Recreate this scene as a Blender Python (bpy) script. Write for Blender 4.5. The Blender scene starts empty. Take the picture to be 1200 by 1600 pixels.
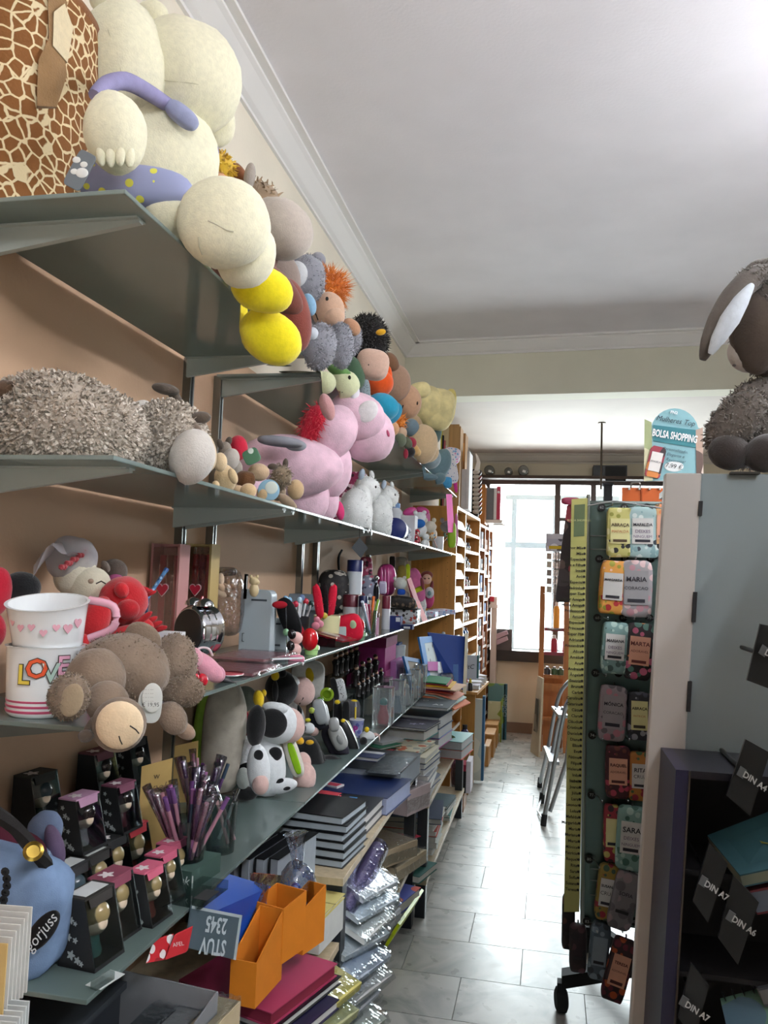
import bpy, bmesh, math, random
import numpy as np
from mathutils import Vector, Matrix, Euler, noise
random.seed(7)
SC = bpy.context.scene
COL = SC.collection
# ------------------------------------------------------------------ camera
FPX = 1250.0                      # focal length in pixels of the 1200x1600 frame
CAM = Vector((0, 0, 1.5))
_d = Vector((257, -108, FPX)).normalized()        # world +Y seen from the camera (right, up, forward)
_u = Vector((.035, 1, 0)); _u.z = -(_u.x*_d.x+_u.y*_d.y)/_d.z; _u.normalize()
_x = _u.cross(_d)
RIGHT = Vector((_x.x, _d.x, _u.x)); UP = Vector((_x.y, _d.y, _u.y)); FWD = Vector((_x.z, _d.z, _u.z))
cam = bpy.data.cameras.new('camera'); co = bpy.data.objects.new('camera', cam); COL.objects.link(co)
cam.lens = FPX/1600*36; cam.sensor_width = 36; cam.clip_start = .02
mm = Matrix.Identity(4)
for i in range(3):
    mm[i][0] = RIGHT[i]; mm[i][1] = UP[i]; mm[i][2] = -FWD[i]; mm[i][3] = CAM[i]
co.matrix_world = mm
SC.camera = co
# ------------------------------------------------------------------ light
SC.view_settings.view_transform = 'Standard'; SC.view_settings.look = 'None'
SC.view_settings.gamma = 1; SC.view_settings.use_curve_mapping = False
SC.view_settings.exposure = 0.45
W = bpy.data.worlds.new('world'); SC.world = W; W.use_nodes = True
W.node_tree.nodes['Background'].inputs[0].default_value = (.93, .97, 1, 1)
W.node_tree.nodes['Background'].inputs[1].default_value = 5.0
def area(name, loc, target, sx, sy, power, color):
    l = bpy.data.lights.new(name, 'AREA'); l.shape = 'RECTANGLE'; l.size = sx; l.size_y = sy
    l.energy = power; l.color = color
    o = bpy.data.objects.new(name, l); COL.objects.link(o); o.location = loc
    o.rotation_euler = (Vector(target)-Vector(loc)).to_track_quat('-Z', 'Y').to_euler()
    return o
# daylight entering by the back window and by the glazed shop door behind the camera
area('daylight_back_window', (.35, 8.55, 1.7), (.35, 0, 1.25), 2.0, 1.7, 235, (.93, .97, 1))
area('daylight_shop_door', (1.95, -2.95, 1.3), (-.6, 2, 1.5), .9, 2.0, 14, (.93, .97, 1))
# ------------------------------------------------------------------ geometry helpers
def ray(px, py):
    c = RIGHT*((px-600)/FPX) + UP*(-(py-800)/FPX) + FWD
    return c
def at(px, py, X=None, Y=None, Z=None):
    "world point on the line of sight of a pixel, at a given X, Y or Z"
    r = ray(px, py)
    if X is not None: t = X/r.x
    elif Y is not None: t = Y/r.y
    else: t = (Z-CAM.z)/r.z
    return CAM + r*t
def mpp(p):                       # metres per pixel at a point
    return (Vector(p)-CAM).dot(FWD)/FPX
def lin(c):
    if isinstance(c, str):
        c = c.lstrip('#'); c = [int(c[i:i+2], 16)/255 for i in (0, 2, 4)]
    return tuple((x/12.92 if x <= .04045 else ((x+.055)/1.055)**2.4) for x in c[:3]) + (1,)
_sph = {}
def sphere(nu, nv):
    if (nu, nv) not in _sph:
        v = [(0, 0, 1.)]
        for j in range(1, nv):
            th = math.pi*j/nv
            for i in range(nu):
                a = 2*math.pi*i/nu
                v.append((math.sin(th)*math.cos(a), math.sin(th)*math.sin(a), math.cos(th)))
        v.append((0, 0, -1.)); n = len(v)
        f = [(0, 1+i, 1+(i+1) % nu) for i in range(nu)]
        for j in range(nv-2):
            for i in range(nu):
                a = 1+j*nu+i; b = 1+j*nu+(i+1) % nu
                f.append((a, a+nu, b+nu, b))
        o = 1+(nv-2)*nu
        f += [(o+i, n-1, o+(i+1) % nu) for i in range(nu)]
        _sph[(nu, nv)] = (v, f)
    return _sph[(nu, nv)]
def spow(x, e): return math.copysign(abs(x)**e, x)
class Part:
    def __init__(s, name, mat, sub=None, smooth=False, kind=None, label=None):
        s.name, s.mat, s.sub, s.smooth, s.kind, s.label = name, mat, sub, smooth, kind, label
        s.V = []; s.F = []; s.ells = []; s.obj = None; s.bev = 0; s.pts = None
    def add(s, vs, fs):
        o = len(s.V); s.V += [Vector(v) for v in vs]; s.F += [tuple(o+i for i in f) for f in fs]; return s
    def ell(s, c, ax, ex=1, lump=0, taper=0, nu=20, nv=14, bend=0):
        "ellipsoid on three half axes; ex<1 squares it, taper narrows it along axis 0, bend curves axis 0 towards axis 1"
        sv, sf = sphere(nu, nv); c = Vector(c); vs = []
        sd = Vector((c.x*7.3+len(s.V), c.y*3.1, c.z*5.7))
        for v in sv:
            x, y, z = v[2], v[0], v[1]           # poles along axis 0
            if ex != 1: x, y, z = spow(x, ex), spow(y, ex), spow(z, ex)
            k = 1+taper*x
            r = 1+(lump*noise.noise(Vector(v)*1.7+sd) if lump else 0)
            vs.append(c+ax[0]*(x*r)+ax[1]*((y*k+bend*(1-x*x))*r)+ax[2]*(z*k*r))
        s.ells.append((c, ax)); s.smooth = True
        return s.add(vs, sf)
    def box(s, x, y, z, sx, sy, sz, rz=0, rx=0, ry=0):
        "box standing on its base centre"
        m = Euler((rx, ry, rz)).to_matrix(); o = Vector((x, y, z)); vs = []
        for dz in (0, sz):
            for a, b in ((-1, -1), (1, -1), (1, 1), (-1, 1)):
                vs.append(o+m @ Vector((a*sx/2, b*sy/2, dz)))
        return s.add(vs, [(3, 2, 1, 0), (4, 5, 6, 7), (0, 1, 5, 4), (1, 2, 6, 5), (2, 3, 7, 6), (3, 0, 4, 7)])
    def hexa(s, bot, top):
        n = len(bot); vs = list(bot)+list(top)
        fs = [tuple(reversed(range(n))), tuple(range(n, 2*n))]+[(i, (i+1) % n, n+(i+1) % n, n+i) for i in range(n)]
        return s.add(vs, fs)
    def prism(s, pts, d):                       # flat outline pushed along d
        d = Vector(d); return s.hexa([Vector(p) for p in pts], [Vector(p)+d for p in pts])
    def tube(s, pts, r, n=8, cap=True):
        pts = [Vector(p) for p in pts]; rs = r if isinstance(r, (list, tuple)) else [r]*len(pts)
        if s.name in ('handle', 'strap', 'scarf', 'rail', 'ear', 'ear_lining') and len(pts) > 2:      # rounded bends
            P, Q, S_ = pts, [], []
            for i in range(len(P)-1):
                a, b, c, d = P[max(i-1, 0)], P[i], P[i+1], P[min(i+2, len(P)-1)]
                for k in range(4):
                    u = k/4; Q.append(.5*(2*b+(c-a)*u+(2*a-5*b+4*c-d)*u*u+(3*b-a-3*c+d)*u**3)); S_.append(rs[i]*(1-u)+rs[i+1]*u)
            pts = Q+[P[-1]]; rs = S_+[rs[-1]]
        up = Vector((0, 0, 1)); vs = []; fs = []
        for i, p in enumerate(pts):
            t = (pts[min(i+1, len(pts)-1)]-pts[max(i-1, 0)]).normalized()
            a = t.cross(up)
            if a.length < .05: a = t.cross(Vector((0, 1, 0)))
            a.normalize(); b = t.cross(a)
            vs += [p+(a*math.cos(2*math.pi*k/n)+b*math.sin(2*math.pi*k/n))*rs[i] for k in range(n)]
        for i in range(len(pts)-1):
            for k in range(n):
                fs.append((i*n+k, i*n+(k+1) % n, (i+1)*n+(k+1) % n, (i+1)*n+k))
        if cap: fs += [tuple(reversed(range(n))), tuple(range((len(pts)-1)*n, len(pts)*n))]
        s.smooth = n > 5
        return s.add(vs, fs)
    def lathe(s, c, prof, n=24, ax=None):       # profile [(r, h)], about ax
        c = Vector(c); w = Vector(ax or (0, 0, 1)).normalized()
        a = w.cross(Vector((1, 0, 0))); 
        if a.length < .1: a = w.cross(Vector((0, 1, 0)))
        a.normalize(); b = w.cross(a); vs = []; fs = []
        for r, h in prof:
            vs += [c+w*h+(a*math.cos(2*math.pi*k/n)+b*math.sin(2*math.pi*k/n))*r for k in range(n)]
        for i in range(len(prof)-1):
            for k in range(n):
                fs.append((i*n+k, i*n+(k+1) % n, (i+1)*n+(k+1) % n, (i+1)*n+k))
        if prof[0][0] > 0: fs.append(tuple(reversed(range(n))))
        if prof[-1][0] > 0: fs.append(tuple(range((len(prof)-1)*n, len(prof)*n)))
        s.smooth = True
        return s.add(vs, fs)
    def sheet(s, f, nu, nv):                    # f(u,v) -> point, both in 0..1
        vs = [f(i/nu, j/nv) for j in range(nv+1) for i in range(nu+1)]; w = nu+1
        s.smooth = True
        return s.add(vs, [(j*w+i, j*w+i+1, (j+1)*w+i+1, (j+1)*w+i) for j in range(nv) for i in range(nu)])
_mesh_fix = []
def build_mesh(p, origin):
    me = bpy.data.meshes.new(p.name)
    me.from_pydata([v-origin for v in p.V], [], p.F); me.materials.append(p.mat)
    bm = bmesh.new(); bm.from_mesh(me)
    if p.kind != 'stuff': bmesh.ops.recalc_face_normals(bm, faces=bm.faces[:])
    if p.smooth:
        for f in bm.faces: f.smooth = len(f.verts) <= 4
        for e in bm.edges:
            if len(e.link_faces) == 2 and e.calc_face_angle(0) > .9: e.smooth = False
    bm.to_mesh(me); bm.free(); me.update()
    return me
THINGS = []
CURZ = [None]                                   # height of the shelf the next things rest on
def hit(px, py, part):
    "where the line of sight of a pixel meets the front of a rounded part"
    r = ray(px, py); best = None
    for c, ax in part.ells:
        o = CAM-c; O = [o.dot(a)/a.length_squared for a in ax]; D = [r.dot(a)/a.length_squared for a in ax]
        A = sum(x*x for x in D); B = 2*sum(x*y for x, y in zip(O, D)); C = sum(x*x for x in O)-1; q = B*B-4*A*C
        t = (-B-math.sqrt(q))/(2*A) if q > 0 else -B/(2*A)
        if q > -.3*B*B/50 and (best is None or t < best): best = t
    return None if best is None else CAM+r*best
class Th:
    "one top-level thing; its parts are meshes parented to an Empty at its base"
    def __init__(s, name, label, cat, X=None, Y=None, group=None, kind=None):
        s.name, s.label, s.cat, s.X, s.Y, s.group, s.kind = name, label, cat, X, Y, group, kind
        s.parts = []; s.root = None; s.zmin = CURZ[0]; THINGS.append(s)
    def part(s, name, mat, sub=None, **k):
        p = Part(name, M(mat), sub, **k); s.parts.append(p); return p
    def b(s, name, px, py, w, h, mat, a=0, X=None, Y=None, d=.9, sub=None, **k):
        "soft rounded piece: centre, full width and height as seen, turned by a degrees, d = thickness over the smaller side"
        if X is None and Y is None: X, Y = s.X, s.Y
        c = at(px, py, X=X) if X is not None else at(px, py, Y=Y)
        if sub is not None and sub.ells:
            hh = hit(px, py, sub)
            if hh is not None: c = hh
        m = mpp(c); a = math.radians(a)
        r = RIGHT*math.cos(a)+UP*math.sin(a); u = UP*math.cos(a)-RIGHT*math.sin(a)
        return s.part(name, mat, sub).ell(c, (r*(w*m/2), u*(h*m/2), FWD*(min(w, h)*d*m/2)), **k)
    def fur(s, part, n, ln, wd, mat, name='fur', droop=.4, keep=None, seed=1, out=1):
        rng = np.random.default_rng(seed+n); p = s.part(name, mat, sub=None, kind='stuff'); ps = part if isinstance(part, list) else [part]
        E = [e for q in ps for e in q.ells]; k = 0
        while k < n:
            c, ax = E[int(rng.integers(len(E)))]
            v = rng.normal(size=3); v /= np.linalg.norm(v)
            q = c+ax[0]*v[0]+ax[1]*v[1]+ax[2]*v[2]
            if keep and not keep(q): k += .2; continue
            nr = (ax[0]*(v[0]/ax[0].length_squared)+ax[1]*(v[1]/ax[1].length_squared)+ax[2]*(v[2]/ax[2].length_squared)).normalized()
            j = Vector(rng.normal(size=3))*.6
            dr = (nr*out+j+Vector((0, 0, -droop))).normalized()*ln*rng.uniform(.6, 1.2)
            sd = nr.cross(dr); sd = sd.normalized()*wd if sd.length > 1e-6 else RIGHT*wd
            o = len(p.V); q = q-nr*wd*.5
            p.V += [q-sd, q+sd, q+dr*.6+sd*.6+nr*wd, q+dr]; p.F += [(o, o+1, o+2), (o, o+2, o+3)]
            k += 1
        return p
    def tip(s, ang, c):                         # tilt the whole thing about the Y axis through c
        R_ = Matrix.Rotation(ang, 3, 'Y'); c = Vector(c)
        for p in s.parts: p.V = [c+R_ @ (v-c) for v in p.V]
    def text(s, txt, size, org, xd, yd, mat, sub=None, name='lettering', align='CENTER', lift=.0012, bold=0, shear=0, cond=1):
        cu = bpy.data.curves.new('t', 'FONT'); cu.body = txt; cu.size = size; cu.align_x = align; cu.align_y = 'CENTER'
        cu.resolution_u = 2; cu.offset = bold; cu.shear = shear
        o = bpy.data.objects.new('t', cu); me = bpy.data.meshes.new_from_object(o)
        xd = Vector(xd).normalized(); yd = Vector(yd).normalized(); n = xd.cross(yd)
        p = s.part(name, mat, sub); org = Vector(org)+n*lift
        p.add([org+xd*(v.co.x*cond)+yd*v.co.y for v in me.vertices], [tuple(f.vertices) for f in me.polygons])
        p.kind = 'text'
        bpy.data.objects.remove(o); bpy.data.curves.remove(cu); bpy.data.meshes.remove(me)
        return p
    def done(s):
        if s.root: return s.root
        ps = [p for p in s.parts if p.V]
        if s.zmin is not None:                  # soft things flatten where they rest on the glass
            for p in ps:
                for v in p.V:
                    if v.z < s.zmin+.0006 and v.x < -.668: v.z = s.zmin+.0006
                    if v.x < XW+.004: v.x = XW+.004
        lo = Vector([min(v[i] for p in ps if p.kind != 'stuff' or len(ps) == 1 for v in p.V) for i in range(3)])
        hi = Vector([max(v[i] for p in ps if p.kind != 'stuff' or len(ps) == 1 for v in p.V) for i in range(3)])
        base = Vector(((lo.x+hi.x)/2, (lo.y+hi.y)/2, lo.z))
        def mk(p, parent, pw):
            if p is None: o = bpy.data.objects.new(s.name, None); org = base; o.empty_display_size = .05
            else:
                org = base if parent is None else Vector(tuple(np.mean([tuple(v) for v in p.V], axis=0)))
                o = bpy.data.objects.new(s.name if parent is None else p.name, build_mesh(p, org))
                if p.kind == 'stuff': o['kind'] = 'stuff'
                if p.label: o['label'] = p.label
                if p.bev:
                    b = o.modifiers.new('bevel', 'BEVEL'); b.width = p.bev; b.segments = 2; b.limit_method = 'ANGLE'
                p.obj = o; p.org = org
            COL.objects.link(o)
            o.location = org-pw
            if parent: o.parent = parent
            return o, org
        if len(ps) == 1: root, org = mk(ps[0], None, Vector())
        else:
            root, org = mk(None, None, Vector())
            for p in ps:
                if p.sub is None: mk(p, root, org)
            for p in ps:
                if p.sub is not None:
                    if p.sub.obj is None: mk(p, root, org)
                    else: mk(p, p.sub.obj, p.sub.org)
        if s.label: root['label'] = s.label
        if s.cat: root['category'] = s.cat
        if s.group: root['group'] = s.group
        if s.kind: root['kind'] = s.kind
        s.root = root; return root
def dup(root, move, label=None, group=None, parent=None):
    r = root.copy(); COL.objects.link(r)
    if parent is None: r.location = root.location+Vector(move)
    else: r.parent = parent
    if label: r['label'] = label
    if group: r['group'] = group
    for c in root.children: dup(c, None, parent=r)
    return r
# ------------------------------------------------------------------ materials
_m = {}
DEF = {}
def base_mat(name):
    m = bpy.data.materials.new(name); m.use_nodes = True
    nt = m.node_tree; return m, nt, nt.nodes['Principled BSDF'], nt.nodes['Material Output']
def nd(nt, t, **k):
    n = nt.nodes.new(t)
    for a, b in k.items():
        if a in n.inputs: n.inputs[a].default_value = b
        else: setattr(n, a, b)
    return n
def coords(nt, scale=None):
    tc = nd(nt, 'ShaderNodeTexCoord'); return tc.outputs['Object']
def vary(nt, bs, col, amt, scale, detail=3):
    n = nd(nt, 'ShaderNodeTexNoise'); n.inputs['Scale'].default_value = scale; n.inputs['Detail'].default_value = detail
    nt.links.new(coords(nt), n.inputs['Vector'])
    r = nd(nt, 'ShaderNodeValToRGB'); c = lin(col)
    r.color_ramp.elements[0].position = .3; r.color_ramp.elements[1].position = .7
    r.color_ramp.elements[0].color = tuple(max(0, x*(1-amt)) for x in c[:3])+(1,)
    r.color_ramp.elements[1].color = tuple(min(1, x*(1+amt)) for x in c[:3])+(1,)
    nt.links.new(n.outputs['Fac'], r.inputs['Fac']); nt.links.new(r.outputs['Color'], bs.inputs['Base Color'])
def bump(nt, bs, scale, dist, strength=.5, detail=2):
    n = nd(nt, 'ShaderNodeTexNoise'); n.inputs['Scale'].default_value = scale; n.inputs['Detail'].default_value = detail
    nt.links.new(coords(nt), n.inputs['Vector'])
    b = nd(nt, 'ShaderNodeBump'); b.inputs['Distance'].default_value = dist; b.inputs['Strength'].default_value = strength
    nt.links.new(n.outputs['Fac'], b.inputs['Height']); nt.links.new(b.outputs['Normal'], bs.inputs['Normal'])
def M(key):
    """'plush:#rrggbb', 'matte:', 'gloss:', 'metal:', 'paper:', 'wood:', 'fab:', 'print:bg,c1,c2[,scale]' or a named material"""
    if not isinstance(key, str): return key
    if key in _m: return _m[key]
    kind, _, col = key.partition(':')
    m, nt, bs, out = base_mat(key.replace(':', ' ').replace('#', ''))
    _m[key] = m; L = nt.links.new
    if kind == 'plush':
        vary(nt, bs, col, .06, 90); bump(nt, bs, 300, .0025, .45, 4); bs.inputs['Roughness'].default_value = 1
        bs.inputs['Specular IOR Level'].default_value = .1
        bs.inputs['Sheen Weight'].default_value = .25; bs.inputs['Sheen Roughness'].default_value = .6
    elif kind == 'mottle':
        vary(nt, bs, col, .17, 20); bump(nt, bs, 240, .003, .55, 4); bs.inputs['Roughness'].default_value = 1
        bs.inputs['Specular IOR Level'].default_value = .1; bs.inputs['Sheen Weight'].default_value = .2
    elif kind == 'fab':
        vary(nt, bs, col, .1, 40); bump(nt, bs, 600, .001, .5); bs.inputs['Roughness'].default_value = .9
        bs.inputs['Specular IOR Level'].default_value = .2
    elif kind in ('matte', 'gloss', 'paper', 'satin'):
        bs.inputs['Base Color'].default_value = lin(col)
        bs.inputs['Roughness'].default_value = {'matte': .75, 'gloss': .12, 'paper': .85, 'satin': .38}[kind]
        if kind == 'paper': vary(nt, bs, col, .04, 30)
    elif kind == 'metal':
        bs.inputs['Base Color'].default_value = lin(col); bs.inputs['Metallic'].default_value = 1; bs.inputs['Roughness'].default_value = .28
    elif kind == 'chrome':
        bs.inputs['Base Color'].default_value = lin(col); bs.inputs['Metallic'].default_value = 1; bs.inputs['Roughness'].default_value = .06
    elif kind == 'wood':
        tc = coords(nt); mp = nd(nt, 'ShaderNodeMapping'); mp.inputs['Scale'].default_value = (14, 14, 1.2); L(tc, mp.inputs[0])
        n = nd(nt, 'ShaderNodeTexNoise'); n.inputs['Scale'].default_value = 3; n.inputs['Detail'].default_value = 5; L(mp.outputs[0], n.inputs['Vector'])
        r = nd(nt, 'ShaderNodeValToRGB'); c = lin(col)
        r.color_ramp.elements[0].position = .3; r.color_ramp.elements[1].position = .72
        r.color_ramp.elements[0].color = tuple(x*.8 for x in c[:3])+(1,); r.color_ramp.elements[1].color = tuple(min(1, x*1.12) for x in c[:3])+(1,)
        L(n.outputs['Fac'], r.inputs['Fac']); L(r.outputs['Color'], bs.inputs['Base Color']); bs.inputs['Roughness'].default_value = .45
    elif kind == 'print':
        a = col.split(','); sc = float(a.pop()) if not a[-1].startswith('#') else 40
        v = nd(nt, 'ShaderNodeTexVoronoi'); v.inputs['Scale'].default_value = sc; L(coords(nt), v.inputs['Vector'])
        r = nd(nt, 'ShaderNodeValToRGB'); r.color_ramp.interpolation = 'CONSTANT'
        sep = nd(nt, 'ShaderNodeSeparateColor'); L(v.outputs['Color'], sep.inputs[0]); L(sep.outputs[0], r.inputs['Fac'])
        e = r.color_ramp.elements
        while len(e) < len(a): e.new(.5)
        for i, c in enumerate(a): e[i].position = (.3+.7*(i-1)/max(1, len(a)-1)) if i else 0; e[i].color = lin(c)
        r2 = nd(nt, 'ShaderNodeMix'); r2.data_type = 'RGBA'
        gt = nd(nt, 'ShaderNodeMath', operation='LESS_THAN'); gt.inputs[1].default_value = .5; L(v.outputs['Distance'], gt.inputs[0])
        L(gt.outputs[0], r2.inputs[0]); r2.inputs[6].default_value = lin(a[0]); L(r.outputs['Color'], r2.inputs[7])
        L(r2.outputs[2], bs.inputs['Base Color']); bs.inputs['Roughness'].default_value = .6
    elif kind == 'giraffe':
        v = nd(nt, 'ShaderNodeTexVoronoi', feature='DISTANCE_TO_EDGE'); v.inputs['Scale'].default_value = 42
        nz = nd(nt, 'ShaderNodeTexNoise'); nz.inputs['Scale'].default_value = 45; L(coords(nt), nz.inputs['Vector'])
        mx = nd(nt, 'ShaderNodeVectorMath', operation='MULTIPLY_ADD'); mx.inputs[1].default_value = (.007, .007, .007)
        L(nz.outputs['Color'], mx.inputs[0]); L(coords(nt), mx.inputs[2]); L(mx.outputs[0], v.inputs['Vector'])
        r = nd(nt, 'ShaderNodeValToRGB'); e = r.color_ramp.elements
        e[0].position = .055; e[0].color = lin('#dccaa2'); e[1].position = .085; e[1].color = lin('#7a4c1e')
        L(v.outputs['Distance'], r.inputs['Fac']); L(r.outputs['Color'], bs.inputs['Base Color']); bs.inputs['Roughness'].default_value = .9
        bump(nt, bs, 200, .003, .4)
    elif kind == 'cowspot':
        n = nd(nt, 'ShaderNodeTexNoise'); n.inputs['Scale'].default_value = float(col or 16); n.inputs['Detail'].default_value = 0; L(coords(nt), n.inputs['Vector'])
        r = nd(nt, 'ShaderNodeValToRGB'); e = r.color_ramp.elements; r.color_ramp.interpolation = 'CONSTANT'
        e[0].color = lin('#e4e8ea'); e[1].position = .6; e[1].color = lin('#0b0c0e')
        L(n.outputs['Fac'], r.inputs['Fac']); L(r.outputs['Color'], bs.inputs['Base Color']); bs.inputs['Roughness'].default_value = 1
        bump(nt, bs, 180, .004, .6)
    elif kind == 'dots':                       # bg,dot,scale
        a = col.split(',')
        v = nd(nt, 'ShaderNodeTexVoronoi'); v.inputs['Scale'].default_value = float(a[2]); L(coords(nt), v.inputs['Vector'])
        gt = nd(nt, 'ShaderNodeMath', operation='LESS_THAN'); gt.inputs[1].default_value = .26; L(v.outputs['Distance'], gt.inputs[0])
        r2 = nd(nt, 'ShaderNodeMix'); r2.data_type = 'RGBA'; L(gt.outputs[0], r2.inputs[0]); r2.inputs[6].default_value = lin(a[0]); r2.inputs[7].default_value = lin(a[1])
        L(r2.outputs[2], bs.inputs['Base Color']); bs.inputs['Roughness'].default_value = .7
    elif kind == 'film':                       # crinkled clear plastic
        tr = nd(nt, 'ShaderNodeBsdfTransparent'); c = lin(col or '#f2f5f6'); tr.inputs[0].default_value = c
        gl = nd(nt, 'ShaderNodeBsdfGlossy'); gl.inputs['Roughness'].default_value = .12; gl.inputs[0].default_value = (.95, .97, 1, 1)
        n = nd(nt, 'ShaderNodeTexNoise'); n.inputs['Scale'].default_value = 45; n.inputs['Detail'].default_value = 2; L(coords(nt), n.inputs['Vector'])
        b = nd(nt, 'ShaderNodeBump'); b.inputs['Distance'].default_value = .01; b.inputs['Strength'].default_value = .7
        L(n.outputs['Fac'], b.inputs['Height']); L(b.outputs[0], gl.inputs['Normal'])
        lw = nd(nt, 'ShaderNodeLayerWeight'); lw.inputs[0].default_value = .35; L(b.outputs[0], lw.inputs['Normal'])
        mp = nd(nt, 'ShaderNodeMapRange'); mp.inputs[3].default_value = .14; mp.inputs[4].default_value = .65; L(lw.outputs['Fresnel'], mp.inputs[0])
        mx = nd(nt, 'ShaderNodeMixShader'); L(mp.outputs[0], mx.inputs[0]); L(tr.outputs[0], mx.inputs[1]); L(gl.outputs[0], mx.inputs[2]); L(mx.outputs[0], out.inputs[0])
    elif kind == 'tulle':
        tr = nd(nt, 'ShaderNodeBsdfTransparent'); df = nd(nt, 'ShaderNodeBsdfDiffuse'); df.inputs[0].default_value = lin(col); tl = nd(nt, 'ShaderNodeBsdfTranslucent'); tl.inputs[0].default_value = lin(col)
        m1 = nd(nt, 'ShaderNodeMixShader'); m1.inputs[0].default_value = .4; L(df.outputs[0], m1.inputs[1]); L(tl.outputs[0], m1.inputs[2])
        lw = nd(nt, 'ShaderNodeLayerWeight'); lw.inputs[0].default_value = .4; mp = nd(nt, 'ShaderNodeMapRange'); mp.inputs[3].default_value = .5; mp.inputs[4].default_value = .7; L(lw.outputs['Facing'], mp.inputs[0])
        mx = nd(nt, 'ShaderNodeMixShader'); L(mp.outputs[0], mx.inputs[0]); L(tr.outputs[0], mx.inputs[1]); L(m1.outputs[0], mx.inputs[2]); L(mx.outputs[0], out.inputs[0])
    elif kind == 'clear':                      # smooth rigid clear plastic or glass
        tr = nd(nt, 'ShaderNodeBsdfTransparent'); tr.inputs[0].default_value = lin(col or '#e4ecec')
        gl = nd(nt, 'ShaderNodeBsdfGlossy'); gl.inputs['Roughness'].default_value = .04
        lw = nd(nt, 'ShaderNodeLayerWeight'); lw.inputs[0].default_value = .3
        mp = nd(nt, 'ShaderNodeMapRange'); mp.inputs[3].default_value = .04; mp.inputs[4].default_value = .6; L(lw.outputs['Fresnel'], mp.inputs[0])
        mx = nd(nt, 'ShaderNodeMixShader'); L(mp.outputs[0], mx.inputs[0]); L(tr.outputs[0], mx.inputs[1]); L(gl.outputs[0], mx.inputs[2]); L(mx.outputs[0], out.inputs[0])
    elif kind == 'acryl':                      # slightly milky clear plastic box walls
        tr = nd(nt, 'ShaderNodeBsdfTransparent'); tr.inputs[0].default_value = (.95, .97, .97, 1); df = nd(nt, 'ShaderNodeBsdfDiffuse'); df.inputs[0].default_value = lin(col or '#dfe6e8'); gl = nd(nt, 'ShaderNodeBsdfGlossy'); gl.inputs['Roughness'].default_value = .08
        m1 = nd(nt, 'ShaderNodeMixShader'); m1.inputs[0].default_value = .24; L(tr.outputs[0], m1.inputs[1]); L(df.outputs[0], m1.inputs[2])
        lw = nd(nt, 'ShaderNodeLayerWeight'); lw.inputs[0].default_value = .35
        mx = nd(nt, 'ShaderNodeMixShader'); L(lw.outputs['Fresnel'], mx.inputs[0]); L(m1.outputs[0], mx.inputs[1]); L(gl.outputs[0], mx.inputs[2]); L(mx.outputs[0], out.inputs[0])
    elif kind == 'frost':                      # frosted green shelf glass
        c = lin(col or '#8fa59c')
        df = nd(nt, 'ShaderNodeBsdfDiffuse'); tl = nd(nt, 'ShaderNodeBsdfTranslucent'); gl = nd(nt, 'ShaderNodeBsdfGlossy'); tr = nd(nt, 'ShaderNodeBsdfTransparent')
        n = nd(nt, 'ShaderNodeTexNoise'); n.inputs['Scale'].default_value = 3; L(coords(nt), n.inputs['Vector'])
        r = nd(nt, 'ShaderNodeValToRGB'); r.color_ramp.elements[0].color = tuple(x*.75 for x in c[:3])+(1,); r.color_ramp.elements[1].color = c
        L(n.outputs['Fac'], r.inputs['Fac'])
        for q in (df, tl): L(r.outputs[0], q.inputs[0])
        tr.inputs[0].default_value = lin('#a9c0b6'); gl.inputs['Roughness'].default_value = .12
        m1 = nd(nt, 'ShaderNodeMixShader'); m1.inputs[0].default_value = .45; L(df.outputs[0], m1.inputs[1]); L(tl.outputs[0], m1.inputs[2])
        m0 = nd(nt, 'ShaderNodeMixShader'); m0.inputs[0].default_value = .12; L(m1.outputs[0], m0.inputs[1]); L(tr.outputs[0], m0.inputs[2])
        lw = nd(nt, 'ShaderNodeLayerWeight'); lw.inputs[0].default_value = .42
        m2 = nd(nt, 'ShaderNodeMixShader'); L(lw.outputs['Fresnel'], m2.inputs[0]); L(m0.outputs[0], m2.inputs[1]); L(gl.outputs[0], m2.inputs[2]); L(m2.outputs[0], out.inputs[0])
    elif kind == 'wall':
        vary(nt, bs, col, .05, 2.5, 5); bump(nt, bs, 90, .002, .3, 4); bs.inputs['Roughness'].default_value = .8
    elif kind == 'marble':
        a = col.split(',')
        n = nd(nt, 'ShaderNodeTexNoise'); n.inputs['Scale'].default_value = 5; n.inputs['Detail'].default_value = 7; n.inputs['Distortion'].default_value = 1.4
        oi = nd(nt, 'ShaderNodeObjectInfo'); mp = nd(nt, 'ShaderNodeVectorMath', operation='ADD'); mu = nd(nt, 'ShaderNodeVectorMath', operation='SCALE'); mu.inputs['Scale'].default_value = 9.
        cb = nd(nt, 'ShaderNodeCombineXYZ'); L(oi.outputs['Random'], cb.inputs[0]); L(oi.outputs['Random'], cb.inputs[2]); L(cb.outputs[0], mu.inputs[0])
        L(coords(nt), mp.inputs[0]); L(mu.outputs[0], mp.inputs[1]); L(mp.outputs[0], n.inputs['Vector'])
        r = nd(nt, 'ShaderNodeValToRGB'); e = r.color_ramp.elements
        e[0].position = .33; e[0].color = lin(a[1]); e[1].position = .58; e[1].color = lin(a[0]); L(n.outputs['Fac'], r.inputs['Fac'])
        r3 = nd(nt, 'ShaderNodeValToRGB'); r3.color_ramp.elements[0].color = (.84, .83, .81, 1); r3.color_ramp.elements[1].color = (1.04, 1.04, 1.04, 1); L(oi.outputs['Random'], r3.inputs['Fac'])
        mx = nd(nt, 'ShaderNodeMix'); mx.data_type = 'RGBA'; mx.blend_type = 'MULTIPLY'; mx.inputs[0].default_value = 1
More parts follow.
